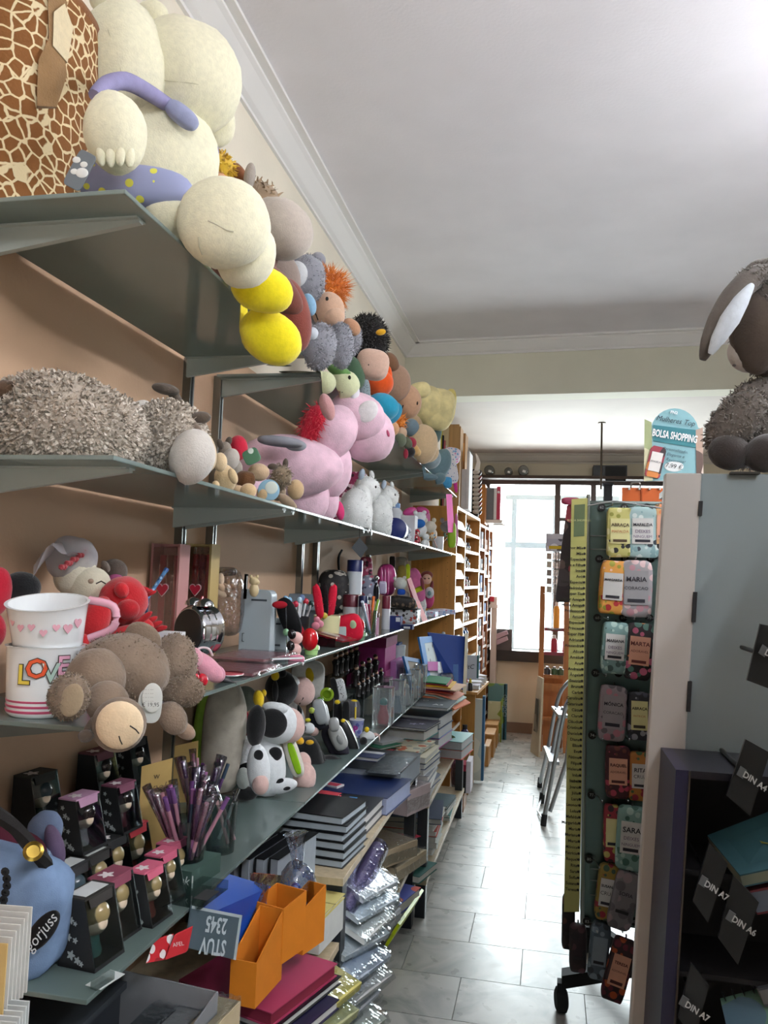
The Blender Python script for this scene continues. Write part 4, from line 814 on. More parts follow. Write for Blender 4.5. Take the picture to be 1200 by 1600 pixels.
# dark cup of novelty pens
t = Th('pen_cup', 'black cup crowded with novelty pens', 'cup'); cc = at(462, 1000, X=-.82); cc.z = z3; t.part('body', 'satin:#15151a').lathe(cc, [(.04, 0), (.045, .10), (.042, .10), (.037, .005), (0, .005)], 24)
pn = [(446, 936, '#7fa8c8', 'clear glass'), (452, 938, '#8fb8d8', 'round ice blue'), (462, 944, '#b02840', 'red'), (468, 938, '#a9c8d8', 'pale blue'), (478, 940, '#c02a3c', 'bright red'), (486, 944, '#2e4a48', 'dark teal'), (456, 946, '#a02238', 'maroon'), (472, 934, '#86a0d0', 'lilac')]
for px, py, c, w in pn:
    t = Th('novelty_pen', 'novelty pen with %s topper in the crowded black cup' % w, 'pen', X=-.82); top = at(px, py, X=-.82); t.part('barrel', 'satin:#c9ccd0').tube([cc+Vector(((top.x-cc.x)*.2, (top.y-cc.y)*.2, .01)), top], .004, 8); t.b('topper', px, py, 9, 11, 'gloss:'+c, nu=12, nv=8)
t = Th('folded_umbrella', 'small black folding umbrella with red trim leaning on cup', 'umbrella', X=-.79); t.b('canopy', 452, 965, 30, 66, 'fab:#0e0e10', a=22, X=-.79, ex=.8); t.b('trim', 437, 945, 24, 12, 'fab:#9c1a28', X=-.80); t.b('trim', 468, 985, 14, 24, 'fab:#9c1a28', a=25, X=-.775)
t = Th('keyring_chain', 'silver key rings hanging with green enamel flower', 'key ring', X=-.78); t.part('chain', 'chrome:#c0c4c8').tube([at(447, 945, X=-.78), at(448, 985, X=-.775), at(447, 1020, X=-.76)], .0018, 6); t.b('flower', 447, 988, 10, 12, 'gloss:#7fae88', X=-.765)
# ladybird mug with ribbons
t = Th('planter_mug', 'cream mug painted with ladybird and pink flowers', 'mug'); c0 = at(510, 990, X=-.76); c0.z = z3; r1 = 21*mpp(c0); b = t.part('body', 'gloss:#d4d2a4'); b.lathe(c0, [(r1*.85, 0), (r1*.9, .003), (r1, .1), (r1*.95, .1), (r1*.8, .006), (0, .005)], 32)
t.b('ladybird_print', 523, 976, 14, 30, 'gloss:#141214', a=-22, sub=b, X=-.745, d=.5); t.b('ladybird_wing', 526, 982, 8, 14, 'gloss:#c8c4b4', a=-22, X=-.738)
for px, py, s, c in ((493, 978, 13, '#c87888'), (500, 975, 12, '#cf8494'), (495, 968, 10, '#c87888'), (507, 962, 10, '#c8b848')): t.b('flower_print', px, py, s, s, 'gloss:'+c, X=-.742, d=.4, nu=10, nv=8)
for px, c, lab in ((497, '#c01c34', 'red'), (506, '#140a0c', 'black'), (518, '#c4203a', 'crimson')):
    t = Th('feather_ribbon', '%s chenille ribbon standing in ladybird mug' % lab, 'ribbon', X=-.76); q = t.b('ribbon', px, 940, 13, 56, 'fab:'+c, a=(px-507)*-.8, ex=.7, nu=12, nv=16, lump=.15); t.fur(q, 250, .006, .001, 'fab:'+c)
t = Th('plush_pouch', 'bright red furry pouch with green badge', 'pouch', X=-.73); q = t.b('body', 545, 982, 44, 44, 'fab:#c01a34', a=12, ex=.6); t.fur(q, 500, .008, .0012, 'fab:#c81e38'); t.b('badge', 551, 977, 12, 16, 'satin:#9ab08a', sub=q, d=.4)
t = Th('sunglasses_case', 'wine red glossy hinged case lying open', 'case'); c0 = at(520, 1004, Z=z3+.012); b = t.part('base', 'gloss:#240a0e'); b.box(c0.x-.02, c0.y, z3, .12, .10, .03, -.25); t.part('lid', 'gloss:#7c1420').box(c0.x+.0, c0.y, z3+.031, .13, .105, .006, -.25, .0, .18); t.part('inlay', 'satin:#a8a49a').box(c0.x-.01, c0.y+.0, z3+.0385, .06, .03, .003, -.25, 0, .18)
t = Th('sheep_card', 'small grey gift card tucked beside red pouch', 'card', X=-.735); t.b('card', 533, 988, 16, 18, 'paper:#b8c4c4', ex=.2, d=.1)
# tins and packets further along
def tin(lab, px, pyt, pym, pyb, wpx, X, ctop, cbody, z0=None):
    t = Th('tall_tin', lab, 'tin'); c0 = at(px, pyb, X=X); y = c0.y; zt = at(px, pyt, Y=y).z; zm = at(px, pym, Y=y).z; r = wpx/2*mpp(c0); z0 = z3 if z0 is None else z0
    t.part('body', cbody).lathe((c0.x, y, z0), [(r, 0), (r, zm-z0)], 28); t.part('lid', ctop).lathe((c0.x, y, zm), [(r*1.02, 0), (r*1.02, zt-zm), (r*.96, zt-zm+.003)], 28); return zt
zt = tin('lower maroon and white gift tin under a navy lidded one', 547, 930, 948, 985, 25, -.86, 'satin:#5c1426', 'satin:#c4c8cc')
tin('upper navy lidded white gift tin, tallest on shelf', 553, 876, 893, 930, 24, -.86, 'satin:#16255e', 'satin:#cfd6dc', zt+.004)
tin('white gift tin with maroon lid beside pens', 602, 932, 951, 990, 13, -.73, 'satin:#6e1830', 'satin:#d2d4da')
tin('short navy and grey gift tin behind pen tumbler', 566, 932, 948, 980, 14, -.80, 'satin:#14204e', 'satin:#a9b0b8')
t = Th('sheep_bag', 'black and white bag with sheep patches against wall', 'bag', X=-.95); q = t.b('body', 522, 925, 50, 70, 'print:#1a1718,#cdc6bc,#2a2624,#b8b0a4,48', ex=.6); t.part('strap', 'fab:#141214').tube([at(530, 896, X=-.94), at(529, 872, X=-.98), at(534, 860, X=-1.0)], .006, 6)
t = Th('patterned_parcel', 'pink patterned wrapped parcel behind tall tin', 'parcel', X=-.94); t.b('body', 572, 895, 20, 50, 'print:#b04468,#3a2030,#e0b0c4,60', ex=.4)
t = Th('floral_pouch', 'grey floral fabric pouch beside the tall tin', 'pouch', X=-.84); t.b('body', 577, 918, 26, 40, 'print:#8a8ea0,#3a3c56,#d8d8e0,#b05a6a,55', ex=.6); 
t = Th('keyring_figure', 'silver and black doll key ring standing by pink bag', 'key ring', X=-.80); t.b('body', 588, 925, 9, 30, 'gloss:#1e1e24', X=-.80); t.b('head', 588, 903, 8, 9, 'chrome:#c8c8cc', X=-.80); t.b('tag', 598, 918, 12, 20, 'satin:#b8b0c8', X=-.79, ex=.4)
t = Th('pink_purse', 'rounded glossy magenta purse with vertical folds', 'purse', X=-.88); q = t.b('body', 604, 906, 30, 50, 'satin:#b83a80', ex=.75); 
for k in range(4): t.b('fold', 596+5*k, 908, 4, 44, 'satin:#c04a8c', X=-.855, nu=8, nv=10)
t = Th('clear_packet', 'cellophane packet with dark top by wall', 'packet', X=-.95); t.b('packet', 626, 884, 22, 28, 'film:#d8d8d8', ex=.5); t.b('card', 613, 878, 9, 18, 'matte:#26221e', X=-.95, ex=.4)
t = Th('pencil_pouch', 'pink pencil pouch with lime stripes leaning back', 'pouch', X=-.86); t.b('body', 650, 915, 24, 56, 'fab:#d272a4', a=14, ex=.7); t.b('stripe', 637, 893, 8, 24, 'fab:#b5c92a', X=-.85, ex=.7); t.b('stripe', 654, 921, 16, 8, 'fab:#c8cf30', a=25, X=-.82, ex=.6); t.b('lower_panel', 657, 938, 16, 32, 'dots:#dfe0e0,#7a8890,120', a=12, X=-.83, ex=.6); t.b('side_panel', 628, 900, 14, 34, 'fab:#8a7a3c', X=-.87, ex=.6)
t = Th('plush_bear', 'white plush bear with blue scarf above black pouch', 'plush toy', X=-.79); t.b('head', 625, 912, 21, 20, 'plush:#c8ccc4'); t.b('scarf', 627, 925, 13, 9, 'fab:#2452b0', X=-.775, ex=.6); t.b('body', 630, 930, 20, 16, 'plush:#cfd2cc'); t.b('ear', 617, 904, 6, 6, 'plush:#c8ccc4'); t.b('ear', 632, 903, 6, 6, 'plush:#c8ccc4')
t = Th('rag_doll', 'rag doll with auburn plaits and pink dress near bookcase', 'doll', X=-.80); f = t.b('head', 667, 905, 15, 16, 'plush:#d8b49c'); t.b('hair', 667, 899, 19, 14, 'plush:#7c3a34', X=-.81); t.b('plait', 674, 920, 6, 26, 'plush:#7c3a40', a=-8, X=-.79); t.b('plait', 660, 912, 6, 20, 'plush:#7c3a40', a=10, X=-.79); t.b('dress', 669, 935, 19, 32, 'fab:#c04a78'); t.b('apron', 671, 926, 14, 18, 'fab:#d0d4d8', X=-.785); t.b('heart', 671, 927, 6, 8, 'fab:#7a9a9c', X=-.775)
for dx in (-3, 3): t.b('eye', 667+dx, 904, 2, 2.4, 'gloss:#1a1412', sub=f, nu=8, nv=6)
t = Th('makeup_bag', 'black glittery vanity pouch lying on floral box', 'bag', X=-.76); t.b('body', 628, 941, 44, 20, 'print:#191614,#3a3028,#6a5848,60', a=-6, ex=.65)
t = Th('floral_box', 'white box with black and red floral print', 'box'); c0 = at(629, 975, X=-.76); t.part('body', 'print:#c4c8cc,#2a2426,#b04030,#888c90,55').box(c0.x, c0.y+.04, z3, .16, .12, .068); t.part('lid', 'matte:#1c181a').box(c0.x, c0.y+.04, z3+.068, .162, .122, .006)
t = Th('red_lanyard', 'coral red ribbon draped over shelf edge', 'ribbon'); t.part('ribbon', 'matte:#b83c40').prism([at(650, 940, X=-.70), at(655, 938, X=-.70), at(668, 972, X=-.67), at(660, 976, X=-.67)], (0, .003, 0)); t.part('upper_ribbon', 'matte:#a83440').prism([at(636, 905, X=-.76), at(642, 902, X=-.76), at(655, 940, X=-.70), at(649, 942, X=-.70)], (0, .003, 0))
t = Th('gift_box', 'small navy box with white label at shelf edge', 'box'); c0 = at(615, 984, X=-.70); t.part('body', 'paper:#1c2a66').box(c0.x, c0.y+.02, z3, .065, .05, .06); t.part('label', 'paper:#d8dce0').box(c0.x+.02, c0.y-.0055, z3+.035, .02, .001, .02); 
t = Th('gift_box', 'low navy box with white edge beside taller navy box', 'box'); t.part('body', 'paper:#1a2658').box(c0.x+.06, c0.y+.04, z3, .05, .05, .022); t.part('label', 'paper:#d8dce0').box(c0.x+.06, c0.y+.0145, z3+.004, .03, .001, .01)
t = Th('pen_tumbler', 'clear tumbler holding bright markers', 'tumbler'); cc = at(578, 995, X=-.72); cc.z = z3; t.part('body', 'clear:#dfe8e8').lathe(cc, [(.022, 0), (.027, .1), (.026, .1), (.021, .004), (0, .004)], 24)
for (px, py), c, lab in (((584, 932), '#d8661c', 'orange'), ((591, 938), '#7ca83a', 'green'), ((576, 945), '#8c2a4a', 'maroon'), ((566, 940), '#c8d4e8', 'pale blue'), ((571, 944), '#d89ab0', 'pale pink')):
    t = Th('marker_pen', '%s marker pen in the clear tumbler' % lab, 'pen'); a = at(px, py, X=-.72); b0 = cc+Vector((-(a.x-cc.x)*.3, 0, .006)); t.part('barrel', 'satin:'+c).tube([b0, b0+(a-b0)*.7], .0055, 8); t.part('cap', 'gloss:'+c).tube([b0+(a-b0)*.7, a], .0065, 8)
t = Th('lip_gloss_tube', 'clear pink tube standing at the shelf edge', 'tube'); c0 = at(588, 993, X=-.70); t.part('body', 'satin:#b48aa0').lathe((c0.x, c0.y, z3), [(.009, 0), (.009, .07)], 16); t.part('cap', 'clear:#e4dce4').lathe((c0.x, c0.y, z3+.071), [(.0095, 0), (.0095, .02)], 16)
for k in range(3): carton('gift_box', 'small white carton in the pile near bookcase, %s' % ('lowest', 'middle', 'topmost')[k], 'box', -.74, 4.72, z3+.022*k, .07-.006*k, .08, .021, 'paper:#cdd2d4', rz=.1*k)
for k in range(3):
    t = Th('tissue_pack', 'pastel printed tissue packet at far shelf end, %s' % ('nearest the camera', 'in the middle', 'against bookcase')[k], 'packet', X=-.72); c0 = Vector((-.73+.02*k, 5.0+.22*k, z3+.002)); t.part('pack', 'print:#b8c0d8,#c87a98,#7a98c8,#e4dcd8,50').box(c0.x, c0.y, c0.z, .1, .14, .03, .3*k); t.part('flap', 'paper:#d8dce4').box(c0.x, c0.y, c0.z+.03, .05, .1, .002, .3*k)
CURZ[0] = None
t = Th('price_tag_card', 'dark diamond swing tag hanging below second shelf', 'tag'); c0 = at(562, 856, X=-.66); s = 13*mpp(c0); t.part('card', 'satin:#3a4044').prism([c0+RIGHT*(-s)+UP*0, c0+UP*(-s*1.25)+RIGHT*2*mpp(c0), c0+RIGHT*s, c0+UP*s*1.25], FWD*.002); t.part('cord', 'matte:#1a1a1a').tube([c0+UP*s, Vector((-.667, c0.y+.01, S2+GT+.001)), Vector((-.69, c0.y+.02, S2+GT+.001))], .001, 4)
# ------------------------------------------------------------------ bottom glass shelf
CURZ[0] = z4 = S4+GT
# denim bag
t = Th('denim_bag', 'light blue denim handbag with dark strap and black oval badge', 'bag', X=-.86)
q = t.b('body', 12, 1430, 184, 210, 'fab:#7188a8', a=-14, X=-.84, ex=.62, lump=.14, d=.5); t.b('gusset', 84, 1392, 40, 130, 'fab:#7d90a8', a=14, X=-.80, lump=.25, ex=.8)
t.b('flap', 12, 1330, 120, 70, 'fab:#4a1c2a', a=-18, X=-.86, ex=.8); t.b('side_panel', 70, 1300, 54, 70, 'fab:#6f7f9c', a=-20, X=-.85, lump=.1); t.b('patch', 86, 1320, 26, 66, 'fab:#5f5068', a=18, X=-.805)
st = t.part('strap', 'fab:#22201f'); w = [at(a, b, X=x) for a, b, x in ((-20, 1262, -.82), (20, 1290, -.79), (48, 1322, -.775), (64, 1340, -.77), (80, 1362, -.78))]
st.tube(w, .011, 6); bk = t.part('buckle', 'metal:#8c7434', st); c0 = at(52, 1330, X=-.755); bk.lathe(c0, [(.010, -.002), (.015, 0), (.010, .002), (.010, -.002)], 16, (.5, -.6, .5))
lc = t.part('lace_trim', 'matte:#0e1014'); 
for k in range(11): lc.lathe(at(8+3*math.sin(k), 1362+11*k, X=-.765), [(.0025, -.001), (.0065, 0), (.0025, .001), (.0025, -.001)], 10, tuple(-FWD))
c0 = at(66, 1455, X=-.745); m = mpp(c0); ang = .9; xr = RIGHT*math.cos(ang)+UP*math.sin(ang); yr = UP*math.cos(ang)-RIGHT*math.sin(ang)
bd = t.part('badge', 'satin:#0c0d10'); bd.ell(c0, (xr*40*m, yr*17*m, FWD*.003)); t.text('gorjuss', 24*m, c0-FWD*.003, xr, yr, 'matte:#d8dadc', bd, shear=.2)
# dolls in window boxes
FLW = [(.5*(.72+.28*math.cos(5*a))*math.cos(a), .5*(.72+.28*math.cos(5*a))*math.sin(a)) for a in [2*math.pi*k/20 for k in range(20)]]
def doll_box(px, py, h, top, hair, robe, lab, z=None, rz=-.1, flowers=True, sticker=None):
    "carton with trapezoid sides, a sloping clear window and a wooden doll inside; px, py = foot of the near corner"
    z = z4 if z is None else z; c0 = at(px, py, Z=z); t = Th('boxed_doll', lab, 'boxed doll', group='boxed dolls on the bottom shelf')
    w = h*.72; d0 = h*.66; d1 = h*.40; ca, sa = math.cos(rz), math.sin(rz)
    def L(x, y, zz): return Vector((c0.x+x*ca-y*sa, c0.y+x*sa+y*ca, z+zz))     # x towards the aisle, y along the shelf
    dk = 'matte:#141618'
    for s, y in (('n', 0), ('f', w)):
        sp = t.part('side_panel', dk); sp.prism([L(0, y, 0), L(-d0, y, 0), L(-d0, y, h), L(-d0+d1, y, h)], L(0, .002, 0)-L(0, 0, 0))
        if flowers and s == 'n':
            for k, (u, v, r) in enumerate(((.62, .2, .16), (.42, .14, .13), (.72, .45, .12), (.52, .42, .1), (.68, .7, .12), (.8, .85, .1), (.3, .1, .09), (.55, .66, .08))):
                decal(t, FLW, L(-d0+d0*(1-u)*.9, -.0006, h*v), L(1, 0, 0)-L(0, 0, 0), (0, 0, 1), h*r, 'paper:#8f9696', sp, 'flower_print', .0005)
    t.part('back_panel', dk).prism([L(-d0, 0, 0), L(-d0, w, 0), L(-d0, w, h), L(-d0, 0, h)], L(.002, 0, 0)-L(0, 0, 0))
    t.part('base', dk).prism([L(0, 0, 0), L(-d0, 0, 0), L(-d0, w, 0), L(0, w, 0)], (0, 0, h*.07))
    tp = t.part('top_flap', top); tp.prism([L(-d0, 0, h), L(-d0+d1*1.04, 0, h), L(-d0+d1*1.04, w, h), L(-d0, w, h)], (0, 0, .003)); 
    lip = t.part('front_lip', top, tp); lip.prism([L(-d0+d1*1.04, w*.1, h), L(-d0+d1*1.04, w*.9, h), L(-d0+d1*1.12, w*.86, h*.86), L(-d0+d1*1.12, w*.14, h*.86)], L(.001, 0, 0)-L(0, 0, 0))
    if sticker: t.part('sticker', sticker, tp).prism([L(-d0+d1*.12, w*.12, h+.0032), L(-d0+d1*.9, w*.12, h+.0032), L(-d0+d1*.9, w*.88, h+.0032), L(-d0+d1*.12, w*.88, h+.0032)], (0, 0, .0006))
    else: decal(t, FLW, L(-d0+d1*.5, w*.35, h+.003), L(1, 0, 0)-L(0, 0, 0), L(0, 1, 0)-L(0, 0, 0), w*.42, 'paper:#d8d0d0', tp, 'flower_print', .0006)
    dc = L(-d0*.56, w*.5, 0); dl = t.part('doll', robe); r = w*.31
    dl.lathe(dc+Vector((0, 0, h*.07)), [(r*.75, 0), (r*.8, h*.05), (r*.6, h*.2), (r*.5, h*.42), (r*.3, h*.46)], 20)
    hd = t.part('face', 'satin:#d8c4ac', dl); hd.ell(dc+(L(.3*r, -.12*r, 0)-L(0, 0, 0))+Vector((0, 0, h*.56)), (Vector((r*.9, 0, 0)), Vector((0, r*.9, 0)), Vector((0, 0, r*.8))), nu=16, nv=10)
    hr = t.part('hair', hair, dl); off = L(-.12*r, 0, 0)-L(0, 0, 0); hr.ell(dc+off*.2+Vector((0, 0, h*.68)), (Vector((r*1.22, 0, 0)), Vector((0, r*1.22, 0)), Vector((0, 0, r*1.0))), nu=16, nv=10)
    t.part('film_window', 'clear:#e6ecec').prism([L(0, 0, h*.07), L(0, w, h*.07), L(-d0+d1, w, h), L(-d0+d1, 0, h)], L(.0008, 0, 0)-L(0, 0, 0))
    return t
gd, bk, bl = 'gloss:#8a7a54', 'gloss:#1e1a1a', 'gloss:#3c4a50'
H = .108
doll_box(148, 1522, H, 'matte:#26221e', gd, 'satin:#3f7f7a', 'boxed doll with white sticker nearest the shelf corner', sticker='paper:#c4c6c4')
doll_box(182, 1480, H*.95, 'matte:#7a3a4c', gd, 'satin:#8a4434', 'boxed gold haired doll with plum lid behind the corner one')
doll_box(238, 1452, H*.85, 'matte:#c05a74', gd, 'satin:#9c3c34', 'boxed doll with rose lid, nearest of three rose lids')
doll_box(262, 1418, H*.82, 'matte:#b85670', gd, 'satin:#7a5040', 'boxed doll with rose lid, middle of three rose lids')
doll_box(278, 1394, H*.8, 'matte:#c0607a', gd, 'satin:#6a6a4c', 'boxed doll with rose lid, farthest of three rose lids')
doll_box(112, 1462, H*.95, 'matte:#232426', bl, 'satin:#5a7068', 'boxed doll with white sticker beside denim bag', sticker='paper:#bcbfbe')
doll_box(148, 1436, H*.95, 'matte:#232220', gd, 'satin:#2f6cae', 'boxed doll with blue card and white sticker in second row', sticker='paper:#b8bbb8')
doll_box(176, 1410, H*.98, 'matte:#161718', gd, 'satin:#6a6030', 'boxed doll with black lid and white flower badge')
doll_box(210, 1388, H*1.0, 'matte:#b8323c', gd, 'satin:#7c2c30', 'boxed doll with bright red lid beside yellow card')
ZR = z4+.108; ZW = z4+.134
t = Th('display_riser', 'long black riser block under back row of boxed dolls', 'riser'); t.part('block', 'matte:#0c0c0e').box(-.975, 1.60, z4+.0005, .085, .56, .131); t.part('top_sheet', 'satin:#17171a').box(-.975, 1.60, z4+.1318, .086, .562, .0018)
doll_box(130, 1338, H*.9, 'matte:#b58aa8', bk, 'satin:#a9a4ac', 'boxed black haired doll with mauve lid stacked on other boxes', z=ZR)
doll_box(193, 1306, H*.85, 'matte:#6e3a50', bk, 'satin:#8a3c40', 'boxed doll with dark plum lid right of mauve lidded one', z=ZR)
doll_box(60, 1305, H*.95, 'matte:#2a2c28', bl, 'satin:#3c4a40', 'large boxed doll in dim back corner', flowers=False, z=ZW)
doll_box(158, 1258, H*.95, 'matte:#6a3a44', bk, 'satin:#7a7674', 'boxed doll with brown rose lid against the wall', flowers=False, z=ZW)
doll_box(212, 1232, H*.95, 'matte:#17171a', bk, 'satin:#3a3438', 'black boxed doll with white blossom print at wall', z=ZW)
t = Th('striped_box', 'narrow black box with white stripes behind yellow card', 'box'); c0 = at(205, 1300, X=-.98); b = t.part('body', 'matte:#111214'); b.box(c0.x, c0.y+.03, z4, .05, .05, .14)
for k in range(7): t.part('stripe', 'paper:#a9aeb0', b).box(c0.x, c0.y+.0042, z4+.012+.018*k, .05, .001, .007)
for px, py, X, lab in ((238, 1385, -.84, 'nearer yellow display card lettered with a name'), (283, 1290, -.98, 'farther yellow display card close to wall')):
    t = Th('display_card', lab, 'card'); a = at(px-23, py-75, X=X); 
    y = at(px, py, X=X).y; x0 = at(px-24, py-60, Y=y).x; x1 = at(px+21, py-60, Y=y+.04).x; zt = at(px, py-(190 if X > -.9 else 125), Y=y).z
    b = t.part('card', 'paper:#b2955a'); b.prism([(x0, y, z4), (x1, y+.05, z4), (x1, y+.05, zt+.006), (x0, y, zt-.006)], (-.001, .002, 0))
    xd = Vector((x1-x0, .05, 0)).normalized(); t.text('Anek', .026, Vector(((x0+x1)/2, y+.025, zt-.055)), xd, (0, 0, 1), 'matte:#6a563c', b, shear=.3); t.text('w', .02, Vector(((x0+x1)/2, y+.025, zt-.030)), xd, (0, 0, 1), 'matte:#5c4a34', b, 'crown_mark')
# bunch of wrapped pens
cpen = at(292, 1350, Z=z4+.03); cpen = Vector((cpen.x, cpen.y, z4+.041))
t = Th('pen_box', 'dark green pen display box with white script', 'box'); bb = t.part('body', 'matte:#2f4a42'); bb.box(cpen.x, cpen.y, z4, .095, .12, .04, -.1); 
nx = Vector((-math.sin(-.1)*-1, -math.cos(-.1), 0)); t.text('Anek', .024, (cpen.x+.01, cpen.y-.0612, z4+.021), (1, -.1, 0), (0, 0, 1), 'matte:#c9d0cc', bb, shear=.3); t.part('sticker', 'paper:#c4cac8', bb).box(cpen.x+.038, cpen.y-.063, z4+.008, .012, .001, .024, -.1)
t = Th('pen_holder', 'clear tumbler packed with cellophane wrapped pens on green box', 'tumbler'); t.part('body', 'clear:#d8dfe0').lathe(cpen, [(.034, 0), (.038, .085), (.037, .085), (.033, .003), (0, .003)], 24)
rg = random.Random(3); pcol = ['#5c3a6c', '#b4808e', '#6e4a7c', '#3a4a5c', '#c08a98', '#4a2c50', '#8a5a84', '#a87888']
for k in range(30):
    a = rg.uniform(0, 6.28); r = rg.uniform(.005, .028); ln = rg.uniform(.12, .17); sp = rg.uniform(.15, .5)
    b0 = cpen+Vector((r*math.cos(a)*.8, r*math.sin(a)*.8, .006)); d = Vector((math.cos(a)*sp, math.sin(a)*sp, 1)).normalized(); e = b0+d*ln; c = pcol[k % 8]
    t = Th('wrapped_pen', 'wrapped pen with %s barrel leaning %s in the crowded tumbler' % (['plum', 'dusty pink', 'violet', 'slate', 'rose', 'dark purple', 'mauve', 'old rose'][k % 8], 'to the right' if math.cos(a) > .5 else 'to the left' if math.cos(a) < -.5 else 'backwards' if math.sin(a) > 0 else 'forwards'), 'pen', group='wrapped pens in the tumbler'); t.part('barrel', 'satin:'+c).tube([b0, b0+d*ln*.8], .0042, 8); t.part('cap', 'gloss:'+pcol[(k+3) % 8]).tube([b0+d*ln*.8, e], .0052, 8)
    if k % 2 == 0: t.part('wrapper', 'film:#e2dce6').tube([b0+d*.05, e+d*.012], [.006, .011], 6)
c2 = at(312, 1262, X=-.90); c2.z = z4
t = Th('pen_holder', 'second clear tumbler of wrapped pens behind the first', 'tumbler'); t.part('body', 'clear:#d8dfe0').lathe(c2, [(.034, 0), (.038, .085), (.037, .085), (.033, .003), (0, .003)], 24)
for k in range(18):
    a = 2.4*k; r = .008+.02*(k % 3)/2; b0 = c2+Vector((r*math.cos(a), r*math.sin(a), .006)); d = Vector((math.cos(a)*.32, math.sin(a)*.32, 1)).normalized(); ln = .12+.03*((k*5) % 3)/2
    t = Th('wrapped_pen', 'wrapped pen with %s cap in the rear tumbler, leaning %s' % (['plum', 'dusty pink', 'violet', 'slate', 'rose', 'dark purple', 'mauve', 'old rose'][(k+3) % 8], 'to the right' if math.cos(a) > .5 else 'to the left' if math.cos(a) < -.5 else 'backwards' if math.sin(a) > 0 else 'forwards'), 'pen', group='wrapped pens in the rear tumbler'); t.part('barrel', 'satin:'+pcol[k % 8]).tube([b0, b0+d*ln*.7], .0042, 8); t.part('cap', 'gloss:'+pcol[(k+3) % 8]).tube([b0+d*ln*.7, b0+d*ln], .0052, 8)
    if k % 2: t.part('wrapper', 'film:#e2dce6').tube([b0+d*.05, b0+d*(ln+.012)], [.006, .011], 6)
t = Th('clear_tray', 'clear plastic tray with black label at the shelf edge', 'tray'); c0 = at(305, 1410, Z=z4); t.part('tray', 'clear:#dce4e4').box(c0.x-.015, c0.y+.03, z4, .09, .11, .018, -.1); t.part('label', 'matte:#17191a').box(c0.x+.025, c0.y-.005, z4+.0185, .03, .05, .001, -.1)
t = Th('price_label', 'white price card lying at shelf corner', 'card'); c0 = at(152, 1535, Z=z4); t.part('card', 'paper:#c4cac8').box(c0.x+.008, c0.y+.01, z4, .03, .055, .0012, -.2); t.part('holder', 'clear:#e4ecec').box(c0.x+.012, c0.y-.005, z4+.0015, .012, .04, .012, -.2)
# clear holder with a few pens
cc = at(343, 1330, Z=z4); cc.z = z4; r1 = 24*mpp(cc)
t = Th('pen_holder', 'tall clear acrylic tumbler with three slim pens', 'tumbler'); t.part('body', 'clear:#dbe4e4').lathe(cc, [(r1*.92, 0), (r1*1.05, .115), (r1*1.0, .115), (r1*.86, .004), (0, .004)], 32)
for a, b, c, lab in (((332, 1225), (356, 1318), '#c49a9c', 'pink and silver slim pen leaning left in acrylic tumbler'), ((337, 1228), (366, 1312), '#8a6a70', 'mauve slim pen leaning left in acrylic tumbler'), ((374, 1232), (342, 1310), '#a9aeb0', 'silver slim pen leaning right in acrylic tumbler')):
    X = cc.x+.004; A = at(*a, Y=cc.y-.005); B = at(*b, Y=cc.y+.005); t = Th('slim_pen', lab, 'pen'); t.part('barrel', 'satin:'+c).tube([B, B+(A-B)*.72], .0042, 8); t.part('grip', 'chrome:#c8ccd0').tube([B+(A-B)*.72, A], .0036, 8); t.part('clip', 'chrome:#c8ccd0').box(*(B+(A-B)*.75+Vector((0, -.006, 0))), .002, .002, .02)
# big cushion
t = Th('cushion', 'large grey cushion with lime green edge behind cows', 'cushion', X=-.95); t.b('back', 330, 1150, 56, 176, 'fab:#7fa03c', a=-6, X=-.965, ex=.75); q = t.b('front', 350, 1152, 66, 176, 'fab:#aaa396', a=-4, X=-.92, ex=.72, d=1.0, lump=.04)
t.b('motif', 335, 1225, 26, 10, 'satin:#4f3a66', a=40, X=-.885)
t = Th('plush_cow', 'half hidden black and white cow above grey cushion', 'plush toy', X=-.96); t.b('head', 382, 1092, 40, 40, 'plush:#7b857c', X=-.96); t.b('ear', 366, 1086, 24, 28, 'plush:#0e0f11', X=-.95); t.b('ear', 338, 1092, 22, 18, 'plush:#0e0f11', X=-.97); t.b('scarf', 382, 1128, 20, 44, 'fab:#8c1a2c', a=12, X=-.93); t.b('horn', 392, 1090, 12, 16, 'plush:#d8b422', X=-.95); t.b('body', 390, 1170, 50, 90, 'cowspot:14', X=-.96)
wt = 'plush:#d6dadc'; pkc = 'plush:#cfaea6'; bkc = 'plush:#0d0e10'
t = Th('plush_cow', 'seated black and white plush cow nearest the camera with lime pouch', 'plush toy', X=-.76)
b = t.b('body', 416, 1200, 62, 96, wt, X=-.80, lump=.03); h = t.b('head', 432, 1130, 66, 64, wt, a=-12, X=-.775, lump=.03); pt = t.b('face_patch', 425, 1130, 48, 46, bkc, a=-10, sub=h, d=.35)
m = t.b('muzzle', 453, 1133, 46, 54, pkc, a=12, X=-.745, d=1.05, lump=.03); stitch(t, m, [(453, 1130), (449, 1142), (447, 1152)], -.70); t.b('eye', 409, 1122, 7, 18, 'plush:#dfe3e4', a=-5, sub=pt, d=.5)
t.b('ear', 400, 1134, 30, 66, bkc, a=-4, X=-.765); t.b('horn', 404, 1092, 17, 28, 'plush:#e2bf1e', a=8, X=-.78); t.b('horn', 412, 1083, 9, 12, 'plush:#d8b41c', X=-.80); t.b('forelock', 430, 1106, 40, 18, wt, a=-10, X=-.77)
ar = t.b('arm', 404, 1202, 36, 82, wt, a=4, X=-.755); t.b('hoof', 407, 1226, 26, 32, pkc, X=-.742); t.b('spot', 404, 1180, 15, 17, bkc, sub=ar, d=.4); t.b('spot', 430, 1178, 22, 22, bkc, sub=b, d=.4); t.b('spot', 418, 1210, 9, 10, bkc, sub=b, d=.4)
